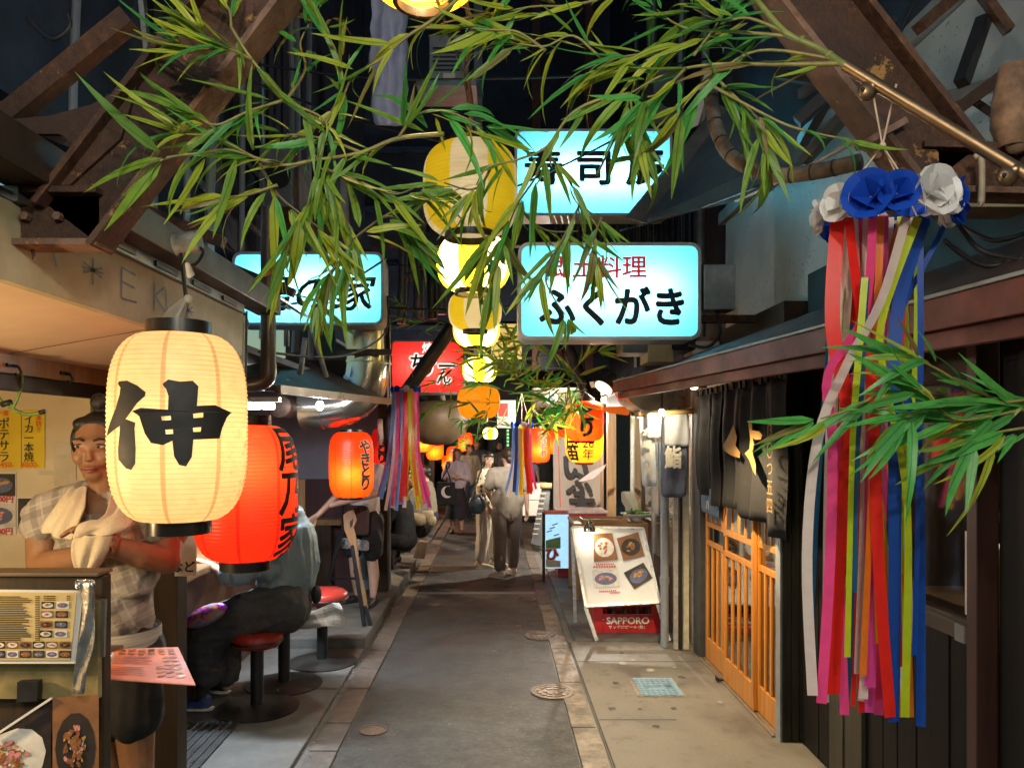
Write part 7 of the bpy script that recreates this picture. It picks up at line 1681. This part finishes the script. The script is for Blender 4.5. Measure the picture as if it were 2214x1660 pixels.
def shoe(fg, s, f, u, mat, sole, yaw=0, L=.26, hi=.07):
    a = fg.p(s, f, u); d = (fg.F*math.cos(yaw)+fg.S*math.sin(yaw)); k = fg.k
    ob = organic('shoe', [[(a+d*-.05*k+Vector((0, 0, .045*k)), .036*k), (a+d*.05*k+Vector((0, 0, .038*k)), .038*k), (a+d*.15*k+Vector((0, 0, .028*k)), .034*k), (a+d*.185*k+Vector((0, 0, .024*k)), .026*k)], [(a+d*-.05*k+Vector((0, 0, .05*k)), .034*k), (a+d*-.03*k+Vector((0, 0, (.05+hi*.5)*k)), .034*k)]], [], mat, fg.t, .009, 3)
    m = MB(); pts = []
    for i in range(18):
        an = 2*math.pi*i/18; x = math.cos(an); y = math.sin(an); pts.append(a+d*(.068+.14*x)*k+d.cross(Vector((0, 0, 1)))*y*(.043+.006*x)*k)
    m.slab(pts, (0, 0, .024*k)); m.build('sole', sole, ob, bevel=.004); return ob
WSOLE = M('white rubber sole', (.62, .60, .55), .5); 
# ---------------------------------------------------------------- man with the towel
fg = Fig('man with a hair bun, arms folded under a cream neck towel, behind the cream lantern', (-1.42, 2.80, .06), -6, 1.74)
Ym_ = 2.8
def W(x, y, d=0.): return P(x, y, Ym_+d)
hc = W(212, 966, .0)
hb, q, e, Rm, k = head_parts(fg, hc, 10, -.05, 1.06)
sL, sR = W(105, 1108, .02), W(352, 1118, .02)      # shoulders, image left and right
eL, eR = W(88, 1222, -.05), W(362, 1212, -.05)
wL, wR = W(205, 1196, -.20), W(232, 1178, -.22)
ch = [[(W(226, 1010, .0), .056), (W(228, 1062, .02), .060)], [(W(228, 1075, .03), .070), (sL, .062)], [(W(228, 1075, .03), .070), (sR, .062)],
      [(sL, .064), (W(92, 1160, -.01), .056), (eL, .048), (W(140, 1212, -.13), .046), (wL, .033)], [(sR, .064), (W(362, 1160, -.01), .056), (eR, .048), (W(305, 1200, -.14), .046), (wR, .033)],
      [(W(228, 1110, .03), .105), (W(235, 1200, .03), .10), (W(245, 1310, .04), .10), (W(250, 1400, .04), .115)], [(W(215, 1420, .04), .085), (W(218, 1540, .0), .075), (W(228, 1640, .02), .052), (Vector((-1.44, 2.82, .45)), .055), (Vector((-1.44, 2.86, .12)), .038)], [(W(285, 1420, .04), .085), (W(290, 1540, .0), .075), (Vector((-1.30, 2.80, .52)), .052), (Vector((-1.30, 2.86, .12)), .038)]]
ch += hand(wL, (W(255, 1176, -.23)-wL), Vector((.1, -.6, .5)), 1.0, .7)+hand(wR, (W(190, 1150, -.25)-wR), Vector((0, -.4, -.8)), 1.0, .8)
balls = hb+[(W(190, 1140, -.02), (.085, .06, .075)), (W(275, 1142, -.02), (.085, .06, .075))]
organic('body', ch, balls, SKA, fg.t, .0055, 5)
face(fg, q, e, Rm, k); hair_cap(fg, e, HAIR, 'bun', .006)
def plaid():
    m, t, n, b = _new('grey plaid cotton'); tc = t.nodes.new('ShaderNodeTexCoord')
    mp = t.nodes.new('ShaderNodeMapping'); mp.inputs['Rotation'].default_value = (0, .35, 0); t.links.new(tc.outputs['Object'], mp.inputs[0])
    sx = t.nodes.new('ShaderNodeSeparateXYZ'); t.links.new(mp.outputs[0], sx.inputs[0])
    def bands(o, f, lo, hi): return _ramp(t, _math(t, 'FRACT', _math(t, 'MULTIPLY_ADD', o, f, 50.)), [(lo, (0,)*3), (lo+.03, (1,)*3), (hi, (1,)*3), (min(1, hi+.03), (0,)*3)])
    c = _mix(t, _math(t, 'MULTIPLY', bands(sx.outputs[0], 12, .15, .45), .55), (.33, .29, .245), (.14, .12, .10))
    c = _mix(t, _math(t, 'MULTIPLY', bands(sx.outputs[2], 12, .15, .45), .5), c, (.13, .11, .095))
    c = _mix(t, _math(t, 'MULTIPLY', bands(sx.outputs[2], 12, .65, .72), .6), c, (.42, .39, .35)); c = _mix(t, _math(t, 'MULTIPLY', bands(sx.outputs[0], 12, .65, .72), .6), c, (.42, .39, .35))
    v, _, _ = _coords(t); f = _noise(t, v, 7, 5, .6); t.links.new(c, b.inputs['Base Color']); b.inputs['Roughness'].default_value = .85; _bump(t, b, f, .9, .03); return m
PLAID = plaid()
organic('shirt', [[(W(226, 1085, .035), .082), (W(230, 1140, .03), .118), (W(236, 1230, .03), .122), (W(246, 1310, .03), .128), (W(250, 1350, .03), .130)], [(W(190, 1085, .03), .078), (sL, .072), (W(94, 1140, 0), .073)], [(W(265, 1088, .03), .078), (sR, .072), (W(360, 1150, 0), .073)],
                  [(W(180, 1150, .0), .095), (W(190, 1250, .0), .090)], [(W(280, 1150, .0), .095), (W(285, 1250, .0), .090)]], [], PLAID, fg.t, .007, 8, .009, (8, 8, 16))
m = MB(); m.lathe([(.155, 0), (.158, .01), (.158, .05), (.155, .06)], W(250, 1372, .03)-Vector((0, 0, .03)), 24, cap=False); m.build('striped_hem', M('striped knit', (.40, .36, .30), .85, 0, .5, 1, .1, None, 0, (1, 1, 90)), fg.t, smooth=True)
BLKC = M('black cotton', (.014, .014, .016), .85, 0, .4, 10, .15)
organic('shorts', [[(W(220, 1400, .04), .115), (W(217, 1480, .02), .105), (W(220, 1545, .0), .100)], [(W(285, 1400, .04), .115), (W(288, 1480, .02), .105), (W(290, 1545, .0), .100)]], [], BLKC, fg.t, .012, 5, .009, (13, 13, 4))
for s_ in (-.07, .07): shoe(fg, s_, .0, .0, BLKC, WSOLE)
# towel: two falls from the neck and a bunched end round the hands
TOWEL = M('cream terry towel', (.62, .52, .36), .95, 0, .10, 40, .35, (.48, .39, .25), .3, sheen=.3)
def cloth_px(name, rows, th=.010, lev=3): return sheet(name, [[W(*c_) for c_ in row] for row in rows], TOWEL, fg.t, th, lev, .022)
def drape(name, L, Rr, amp=.010, waves=2.6, nc=11, nr=12, ph=0.):
    """cloth hung between two edge lines, with folds running down it"""
    cl_ = curve_pts([W(*q_) for q_ in L], 6); cr_ = curve_pts([W(*q_) for q_ in Rr], 6); g = []
    for i in range(nr):
        u = i/(nr-1); a_ = cl_[min(len(cl_)-1, int(u*(len(cl_)-1)+.5))]; b_ = cr_[min(len(cr_)-1, int(u*(len(cr_)-1)+.5))]; row = []
        for j in range(nc):
            v = j/(nc-1); row.append(a_.lerp(b_, v)+Vector((0, -amp*(.35+u)*math.sin(v*waves*6.28+ph+u*.8)-.02*math.sin(v*3.14), .004*math.sin(v*9+u*5))))
        g.append(row)
    return sheet(name, g, TOWEL, fg.t, .007, 1, .006)
drape('towel_fall', [(168, 1038, .08), (150, 1060, -.04), (118, 1100, -.09), (94, 1134, -.10), (97, 1148, -.10)], [(190, 1056, -.04), (188, 1085, -.11), (176, 1120, -.15), (166, 1150, -.17), (160, 1168, -.17)], .012, 2.2)
drape('towel_fall', [(246, 1060, -.04), (238, 1085, -.12), (226, 1112, -.18), (200, 1130, -.26)], [(278, 1040, .06), (292, 1080, -.04), (298, 1112, -.12), (280, 1135, -.24)], .010, 2.0, ph=1.)
drape('towel_wrap', [(176, 1132, -.29), (165, 1142, -.315), (160, 1158, -.30)], [(282, 1108, -.20), (288, 1128, -.24), (262, 1152, -.27)], .008, 1.4, ph=.5)
drape('towel_end', [(162, 1156, -.29), (154, 1185, -.285), (160, 1215, -.27), (176, 1246, -.25)], [(246, 1153, -.285), (234, 1185, -.28), (216, 1215, -.265), (186, 1248, -.25)], .013, 2.3, ph=2.)
# ---------------------------------------------------------------- seated woman at the counter
Yq = 5.15
def V(x, y, d=0.): return P(x, y, Yq+d)
fg = Fig('seated woman in grey-blue blouse and dark wide trousers on the front stool', (-1.5, 5.1, .03), -80, 1.62)
hc = V(598, 1046, .05); hb, q, e, Rm, k = head_parts(fg, hc, -100, -.2)
sh1, sh2 = V(596, 1140, -.14), V(606, 1135, .20)
el1, wr1 = V(505, 1250, -.20), V(445, 1218, -.05)
organic('body', [[(V(612, 1070, .05), .05), (V(622, 1125, .03), .055)], [(V(622, 1140, .03), .09), (V(632, 1200, .03), .11), (V(628, 1275, .03), .12)], [(sh1, .05), (V(560, 1200, -.19), .045), (el1, .038), (wr1, .026)], [(sh2, .05), (V(560, 1215, .25), .042), (V(480, 1235, .2), .03)],
                 [(V(610, 1300, -.08), .09), (V(440, 1350, -.10), .07), (V(440, 1430, -.12), .05), (V(430, 1515, -.14), .04)], [(V(610, 1300, .12), .09), (V(470, 1345, .10), .07), (V(485, 1420, .05), .05), (V(490, 1480, .05), .038)]]
        +hand(wr1, V(418, 1205, 0)-wr1, Vector((-.3, 0, -1)), 1., .6), hb, SKB, fg.t, .008, 5)
hair_cap(fg, e, HAIRD, 'bob', .009)
BLOUSE = M('grey blue satin blouse', (.22, .30, .345), .5, 0, .12, 9, .6, (.16, .215, .25), .5)
organic('blouse', [[(V(632, 1118, .03), .085), (V(636, 1160, .03), .140), (V(636, 1215, .03), .165), (V(628, 1252, .03), .170), (V(612, 1262, .03), .175)], [(V(620, 1130, .0), .08), (sh1, .085), (V(562, 1195, -.19), .095), (V(522, 1236, -.20), .088), (V(494, 1244, -.18), .062)], [(V(622, 1130, .1), .08), (sh2, .072), (V(560, 1210, .25), .07)]], [(V(585, 1225, -.05), (.14, .15, .10))], BLOUSE, fg.t, .010, 7, .013, (15, 15, 3))
TRW = M('dark charcoal trousers', (.055, .055, .062), .8, 0, .3, 9, .8, (.085, .085, .095), .5)
organic('trousers', [[(V(622, 1285, .03), .165), (V(612, 1310, .03), .18)], [(V(620, 1310, -.08), .16), (V(530, 1330, -.12), .15), (V(450, 1362, -.14), .13), (V(440, 1405, -.14), .12), (V(448, 1450, -.14), .11)], [(V(620, 1310, .12), .15), (V(540, 1330, .12), .135), (V(480, 1355, .10), .12), (V(486, 1420, .06), .10), (V(488, 1452, .06), .095)]], [], TRW, fg.t, .011, 7, .012, (4, 13, 13))
def sneaker(pts, mat, z0):
    o = organic('shoe', [[(P(*pts[0])+Vector((0, 0, .07)), .040), (P(*pts[0])+Vector((0, 0, .045)), .042), (P(*pts[1])+Vector((0, 0, .045)), .043), (P(*pts[2])+Vector((0, 0, .032)), .034)]], [], mat, fg.t, .009, 3)
    a, b = P(*pts[0]), P(*pts[2]); a.z = b.z = z0+.015; m = MB(); m.tube([a+(a-b)*.18, a, a.lerp(b, .5), b, b+(b-a)*.12], [.03, .046, .046, .042, .02], 12)
    for v in m.v: v.z = z0+.014+(v.z-z0-.014)*.32
    m.build('sole', WSOLE, o, smooth=True)
GALAXY = M('blue speckled knit', (.02, .04, .16), .7, 0, .6, 14, .2, (.05, .12, .35), .7)
sneaker([(445, 1535, 4.97), (405, 1543, 4.98), (355, 1545, 4.98)], GALAXY, .032); sneaker([(485, 1495, 5.3), (462, 1492, 5.32), (430, 1490, 5.35)], BLKC, .032)
for x, y, d in ((436, 1515, 4.98), (487, 1470, 5.28)):
    organic('sock', [[(P(x, y, d), .042), (P(x+2, y-35, d), .042)]], [], BLKC, fg.t, .012, 2)
t = thing('waist_bag', 'shiny purple and orange patterned pouch on the seated woman\'s lap', 'bag', P(440, 1330, 4.95))
def holo():
    m, t_, n, b = _new('holographic pouch fabric'); v, tc, oi = _coords(t_); f = _noise(t_, v, 9, 3, .6)
    t_.links.new(_ramp(t_, f, [(.30, (.10, .03, .30)), (.42, (.35, .05, .45)), (.5, (.65, .28, .10)), (.58, (.15, .30, .55)), (.68, (.5, .15, .4))]), b.inputs['Base Color']); b.inputs['Roughness'].default_value = .3; b.inputs['Metallic'].default_value = .3; return m
organic('pouch', [], [(P(445, 1330, 4.84), (.15, .045, .062), Euler((0, -.42, 0)).to_matrix())], holo(), t, .008, 3)
m = MB(); m.tube([P(408, 1365, 4.92), P(440, 1357, 4.90), P(478, 1328, 4.92)], .005, 6); m.build('zip', BRASS, t, smooth=True)
m = MB(); m.tube(curve_pts([P(485, 1308, 4.88), P(500, 1295, 4.90), P(520, 1286, 4.93)], 4), .011, 6); m.build('strap', BLKC, t, smooth=True)
t = thing('black_pouch', 'small black pouch behind the seated woman\'s waist', 'bag', P(688, 1290, 5.2))
organic('pouch', [], [(P(684, 1285, 5.15), (.035, .06, .065))], BLKC, t, .01, 3)
t = thing('drink_glass', 'clear tumbler on the counter before the seated woman', 'glass', P(410, 1235, 4.9))
q_ = P(410, 1240, 4.6); q_.z = .967
m = MB(); m.lathe([(.03, 0), (.036, .11), (.033, .11), (.028, .01)], (-1.93, 4.85, .967), 16); m.build('tumbler', GLASS, t, smooth=True)
# ---------------------------------------------------------------- cook in white T-shirt behind the easel
fg = Fig('cook in white T-shirt, brown apron and black shorts reaching left behind the easel', P(790, 1322, 7.8).to_tuple()[:2]+(.115,), -35, 1.68)
hc = fg.p(0, .02, 1.57); hb, q, e, Rm, k = head_parts(fg, hc, -50)
w1 = P(700, 1098, 7.35); w2 = P(715, 1085, 7.5)
organic('body', [fg.ch([(0, 0, 1.48, .05), (0, 0, 1.38, .055)]), fg.ch([(0, 0, 1.3, .12), (0, 0, 1.1, .12), (0, 0, .95, .12)]), fg.ch([(.17, 0, 1.36, .055), (.24, .06, 1.15, .045)])+[(P(780, 1075, 7.35), .038), (P(715, 1092, 7.3), .028)], fg.ch([(-.17, 0, 1.36, .055), (-.24, .10, 1.16, .045)])+[(P(725, 1075, 7.5), .036), (P(685, 1115, 7.4), .026)],
                 fg.ch([(.10, 0, .9, .08), (.11, .02, .5, .058), (.11, -.01, .30, .058), (.11, 0, .09, .036)]), fg.ch([(-.10, 0, .9, .08), (-.12, .05, .5, .058), (-.12, .02, .3, .058), (-.12, 0, .09, .036)])]+hand(P(685, 1115, 7.4), P(665, 1130, 7.38)-P(685, 1115, 7.4), Vector((0, -.5, -.6)), 1.15, .5), hb, SKB, fg.t, .011, 4)
face(fg, q, e, Rm, k); hair_cap(fg, e, HAIR, 'short', .011)
TEE = M('white cotton T-shirt', (.62, .58, .56), .85, 0, .06, 6, .3)
organic('shirt', [fg.ch([(0, 0, 1.38, .085), (0, 0, 1.25, .145), (0, 0, 1.05, .145), (0, 0, .95, .15)]), fg.ch([(0, 0, 1.36, .08), (.18, 0, 1.36, .075), (.23, .05, 1.20, .075)]), fg.ch([(0, 0, 1.36, .08), (-.18, 0, 1.36, .075), (-.23, .08, 1.20, .075)])], [], TEE, fg.t, .013, 5, .011, (13, 13, 4))
organic('shorts', [fg.ch([(0, 0, .92, .155), (0, 0, .85, .15)]), fg.ch([(.10, 0, .85, .115), (.115, .02, .55, .105)]), fg.ch([(-.10, 0, .85, .115), (-.125, .04, .55, .105)])], [], BLKC, fg.t, .013, 4, .010, (13, 13, 4))
APR = M('brown leather apron', (.075, .038, .030), .5, 0, .2, 6, .15)
sheet('apron', [[fg.p(s, .175-.5*s*s*2, u) for s in (-.19, -.1, 0, .1, .19)] for u in (1.02, .92, .82, .72)], APR, fg.t, .006, 2)
WPR = M('white wave print', (.50, .48, .46), .85, 0, .5, 14, 0, (.02, .02, .02), 1.0)
sheet('shorts_print', [[fg.p(s, .172-.9*(abs(s)-.1)**2*2, u) for s in (-.2, -.14, -.08, .0, .08, .14, .2)] for u in (.68, .62, .57)], WPR, fg.t, .003, 2)
SHB = M('black shoe leather', (.014, .014, .015), .4, 0, .2, 8, .1)
shoe(fg, .11, 0, .0, SHB, SHB, .5); shoe(fg, -.12, 0, .0, SHB, SHB, -.3)
# ---------------------------------------------------------------- standing people
def stander(label, x, yfoot, yaw, H, skinm, top, bottom, hairm, hairk, z0=.006, hyaw=0, hp=0, arms=None, skirt=False, long_sleeve=False, lean=0, legs=None, shoes=(BLKC, BLKC), vox=.014, calf=.50, shw=.165, legw=None, wide=1., waist=.93, toph=.88, facing=True, cut=.0):
    Y = (CH-z0)*F/(yfoot-CY); fgx = Fig(label, ((x-CX)/F*Y, Y, z0), yaw, H, 'people standing in the alley')
    hc_ = fgx.p(0, .02+lean, 1.575); hb_, q, e, Rm, k = head_parts(fgx, hc_, yaw+hyaw, hp)
    A = arms or {}; aL = A.get('L', [(.24, .0, 1.10), (.26, .05, .86)]); aR = A.get('R', [(-.24, .0, 1.10), (-.26, .05, .86)])
    Lg = legs or [(.09, .02, 0.), (-.09, -.02, 0.)]
    chs = [fgx.ch([(0, lean, 1.48, .05), (0, lean, 1.40, .055)]), fgx.ch([(0, lean, 1.30, .11), (0, 0, 1.05, .11), (0, 0, .93, .12)])]
    for sg, arm in ((1, aL), (-1, aR)):
        s0 = (sg*shw, lean, 1.37, .052); chs.append(fgx.ch([s0, (*arm[0], .040), (*arm[1], .028)]))
        hb2 = fgx.p(*arm[1]); hd = fgx.p(*arm[1])-fgx.p(*arm[0]); chs += hand(hb2, hd, fgx.F*-.3-fgx.S*sg, fgx.k*1.05, .5)
    for sx_, fx, tw in Lg: chs.append(fgx.ch([(sx_*.95, 0, .90, .085), (sx_*1.05, fx*.5+.02, .49, .056), (sx_*1.05, fx*.8-.01, .30, .054), (sx_*1.1, fx, .08, .036)]))
    organic('body', chs, hb_, skinm, fgx.t, vox*.8, 4)
    if facing: face(fgx, q, e, Rm, k)
    hair_cap(fgx, e, hairm, hairk, vox*.8)
    sl = []
    for sg, arm in ((1, aL), (-1, aR)):
        a0 = Vector((sg*shw, lean, 1.37)); a1 = Vector(arm[0]); a2 = Vector(arm[1]); e1 = a0.lerp(a1, .75)
        c_ = [(0, lean, 1.37, .078), (*a0, .070), (*e1, .068)]
        if long_sleeve: c_ += [(*a1, .056), (*a1.lerp(a2, .7), .046)]
        sl.append(fgx.ch(c_))
    organic('shirt', [fgx.ch([(0, lean, 1.385, .075), (0, lean, 1.27, .135*wide), (0, lean*.5, 1.08, .130*wide), (0, 0, .95, .140*wide), (0, 0, toph, .150*wide)])]+sl, [fgx.bl(shw*.5, lean, 1.27, .12*wide, .11, .13), fgx.bl(-shw*.5, lean, 1.27, .12*wide, .11, .13), fgx.bl(shw*.45, 0, 1.02, .12*wide, .12, .14), fgx.bl(-shw*.45, 0, 1.02, .12*wide, .12, .14)], top, fgx.t, vox, 5, .012, (13, 13, 3.5))
    if skirt:
        m = MB(); rows = []
        for i in range(7):
            u = waist-(waist-.30)*i/6; rr = .15+.10*i/6; rows.append([fgx.p(rr*math.cos(a*.3927)*(1+.05*math.sin(a*2.2+i*.3)), rr*.9*math.sin(a*.3927), u) for a in range(16)])
        m.add([v for r__ in rows for v in r__], [(i*16+j, i*16+(j+1) % 16, (i+1)*16+(j+1) % 16, (i+1)*16+j) for i in range(6) for j in range(16)]); m.build('skirt', bottom, fgx.t, smooth=True)
    else:
        organic('trousers', [fgx.ch([(0, 0, .93, .135*wide), (0, 0, .86, .14*wide)])]+[fgx.ch([(s_*.95, 0, .86, .105*(legw or wide)), (s_*1.05, fx*.5+.02, .50, .085*(legw or wide)), (s_*1.1, fx*.9, .14+cut, .066*(legw or wide))]) for s_, fx, tw in Lg], [], bottom, fgx.t, vox, 5, .010, (15, 15, 3))
    for (s_, fx, tw) in Lg: shoe(fgx, s_*1.1, fx, 0, shoes[0], shoes[1], tw)
    return fgx
def dots():
    m, t, n, b = _new('cream cloth with black dots'); tc = t.nodes.new('ShaderNodeTexCoord')
    vo = t.nodes.new('ShaderNodeTexVoronoi'); vo.inputs['Scale'].default_value = 19; vo.inputs['Randomness'].default_value = .45; t.links.new(tc.outputs['Object'], vo.inputs['Vector'])
    t.links.new(_ramp(t, vo.outputs['Distance'], [(.30, (.02, .018, .016)), (.34, (.62, .54, .38))]), b.inputs['Base Color']); b.inputs['Roughness'].default_value = .85; return m
GREYS = M('taupe cotton shirt', (.30, .26, .21), .85, 0, .08, 5, .35, (.24, .20, .16), .4)
TAUPE = M('grey brown trousers', (.155, .125, .11), .85, 0, .1, 6, .4)
CREAMT = M('cream cotton trousers', (.56, .50, .43), .85, 0, .06, 5, .35)
LILAC = M('pale lilac blouse', (.52, .44, .50), .8, 0, .06, 6, .35)
NAVYS = M('black navy skirt', (.018, .018, .026), .85, 0, .25, 6, .3)
CANV = M('cream canvas shoe', (.55, .47, .30), .8, 0, .1, 9, .1)
PINKS = M('pale pink shoe', (.60, .46, .38), .7, 0, .1, 9, .1)
f1 = stander('person seen from behind in a taupe shirt and grey-brown trousers, hand on companion', 1098, 1246, 195, 1.66, SKB, GREYS, TAUPE, HAIRD, 'short', hyaw=20, arms={'L': [(.27, .05, 1.14), (.16, .20, .98)], 'R': [(-.25, -.02, 1.12), (-.27, .02, .88)]}, legs=[(.12, -.10, .5), (-.10, .12, .1)], shoes=(PINKS, WSOLE), vox=.012, facing=False, wide=1.15, shw=.205, legw=1.0)
f2 = stander('woman in a polka dot blouse and cream wide trousers turning to look back', 1052, 1226, 70, 1.60, SKB, dots(), CREAMT, HAIR, 'bob', hyaw=-50, arms={'L': [(.22, .06, 1.12), (.10, .18, 1.0)], 'R': [(-.24, .02, 1.10), (-.22, .12, .90)]}, shoes=(CANV, WSOLE), vox=.012, toph=.84, wide=1.12, shw=.18, legw=1.15, legs=[(.10, .08, .1), (-.10, -.06, 0.)], long_sleeve=True, cut=.03)
f3 = stander('red-haired woman in a tied lilac blouse and long black skirt, arms folded', 988, 1152, -6, 1.60, SKB, LILAC, NAVYS, HAIRB, 'long', hyaw=55, skirt=True, arms={'L': [(.24, .06, 1.10), (.04, .20, 1.14)], 'R': [(-.24, .06, 1.10), (-.02, .22, 1.12)]}, shoes=(M('tan sandal', (.25, .15, .08), .6), BLKC), vox=.014, long_sleeve=True, toph=.95)
t = thing('shoulder_bag', 'black embroidered bag hanging at the polka dot woman\'s side', 'bag', P(1032, 1085, 9.9))
q_ = P(1032, 1090, 10.1); organic('bag_body', [], [(q_, (.125, .06, .135))], M('black patterned bag', (.012, .014, .018), .35, 0, .8, 14, .3, (.08, .13, .16), .5), t, .014, 3)
m = MB(); m.tube(curve_pts([q_+Vector((-.08, 0, .1)), P(1030, 1045, 10.2), P(1044, 1005, 10.3)], 5), .012, 6); m.build('strap', BLKC, t, smooth=True)
t = thing('tote_bag', 'black tote bag with a white crescent emblem held by the red-haired woman', 'bag', P(962, 1075, 13.9))
a = P(945, 1092, 13.95); b = P(984, 1042, 13.95); m = MB(); m.box(a.x, b.x, 13.95, 14.05, a.z, b.z); m.build('bag_body', BLKC, t, bevel=.02)
mo = [(.11*math.cos(x), .11*math.sin(x)) for x in [math.radians(60+i*20) for i in range(13)]]+[(.035+.085*math.cos(x), .02+.095*math.sin(x)) for x in [math.radians(290-i*20) for i in range(11)]]
flat('crescent_emblem', strokes([mo]), WHITEINK, t, ((a.x+b.x)/2+.02, 13.946, (a.z+b.z)/2+.03), (1, 0, 0), (0, 0, 1))
m = MB(); m.tube(curve_pts([Vector((a.x+.06, 14.0, b.z)), P(972, 1005, 14.0), P(965, 1008, 14.1), Vector((b.x-.08, 14.0, b.z))], 5), .012, 6); m.build('strap', BLKC, t, smooth=True)
DK1 = M('dark navy shirt', (.022, .026, .04), .85, 0, .2, 6, .2); DK2 = M('khaki shirt', (.20, .18, .13), .85, 0, .1, 6, .2); DK3 = M('charcoal shirt', (.05, .055, .06), .85, 0, .2, 6, .2); LB = M('light blue shirt', (.22, .30, .40), .85, 0, .1, 6, .2)
stander('tall bearded man in dark clothes at the back of the crowd', 1031, 1118, 10, 1.78, SKC, DK1, DK1, HAIR, 'short', vox=.018)
stander('short man in a khaki shirt just behind the red-haired woman', 1014, 1125, 25, 1.66, SKC, DK2, DK1, HAIR, 'short', vox=.018)
stander('dark-haired person with back turned in the crowd centre', 1082, 1120, 170, 1.72, SKB, DK3, DK1, HAIRD, 'bob', vox=.018, facing=False)
stander('person in a light blue shirt half hidden by the far tassel', 1140, 1128, 150, 1.66, SKB, LB, DK1, HAIR, 'short', vox=.018, facing=False)
stander('person in charcoal standing deep in the crowd on the right', 1118, 1108, 20, 1.72, SKC, DK3, DK3, HAIR, 'short', vox=.018)
def sitter(label, x, yseat, Y, yaw, top, bot, hairm, H=1.62):
    z = P(x, yseat, Y).z-.45; fg = Fig(label, (P(x, yseat, Y).x, Y, .115), yaw, H, 'customers seated at the far left counter')
    hc_ = fg.p(0, .05, 1.20); hb_, q, e, Rm, k = head_parts(fg, hc_, yaw)
    organic('body', [fg.ch([(0, .03, 1.10, .05), (0, .02, 1.02, .055)]), fg.ch([(0, .02, .95, .11), (0, 0, .6, .12)]), fg.ch([(.17, .02, 1.0, .05), (.22, .12, .78, .04), (.15, .32, .80, .03)]), fg.ch([(-.17, .02, 1.0, .05), (-.22, .12, .78, .04), (-.15, .32, .80, .03)]), fg.ch([(.1, .0, .50, .08), (.11, .40, .50, .06), (.11, .36, .10, .04)]), fg.ch([(-.1, .0, .50, .08), (-.11, .40, .50, .06), (-.11, .36, .10, .04)])], hb_, SKB, fg.t, .014, 4)
    hair_cap(fg, e, hairm, 'short', .014)
    organic('shirt', [fg.ch([(0, .03, 1.02, .08), (0, .02, .90, .145), (0, 0, .70, .15), (0, 0, .56, .16)]), fg.ch([(.0, .02, 1.0, .08), (.18, .02, 1.0, .07), (.225, .12, .80, .06)]), fg.ch([(.0, .02, 1.0, .08), (-.18, .02, 1.0, .07), (-.225, .12, .80, .06)])], [], top, fg.t, .015, 5)
    organic('trousers', [fg.ch([(0, -.02, .52, .16)]), fg.ch([(.1, .0, .50, .11), (.11, .40, .50, .085), (.11, .36, .14, .07)]), fg.ch([(-.1, .0, .50, .11), (-.11, .40, .50, .085), (-.11, .36, .14, .07)])], [], bot, fg.t, .015, 4)
    for s_ in (.11, -.11): shoe(fg, s_, .36, 0, BLKC, BLKC)
    return fg
sitter('seated customer in black on the far left step, back to the alley', 872, 1150, 9.0, -95, BLKC, BLKC, HAIR)
sitter('seated customer in grey behind the far left tassel', 905, 1120, 10.2, -100, M('grey jersey', (.17, .16, .145), .85, 0, .15, 6, .2), BLKC, HAIRD)
sitter('seated customer in khaki farther along the left counter', 925, 1090, 11.6, -100, DK2, DK1, HAIR)
for i, (x, y, z_) in enumerate(((-1.07, 9.0, .44), (-1.01, 10.2, .44), (-1.01, 11.6, .44))):
    pass

bpy.data.scenes.remove(TMP)
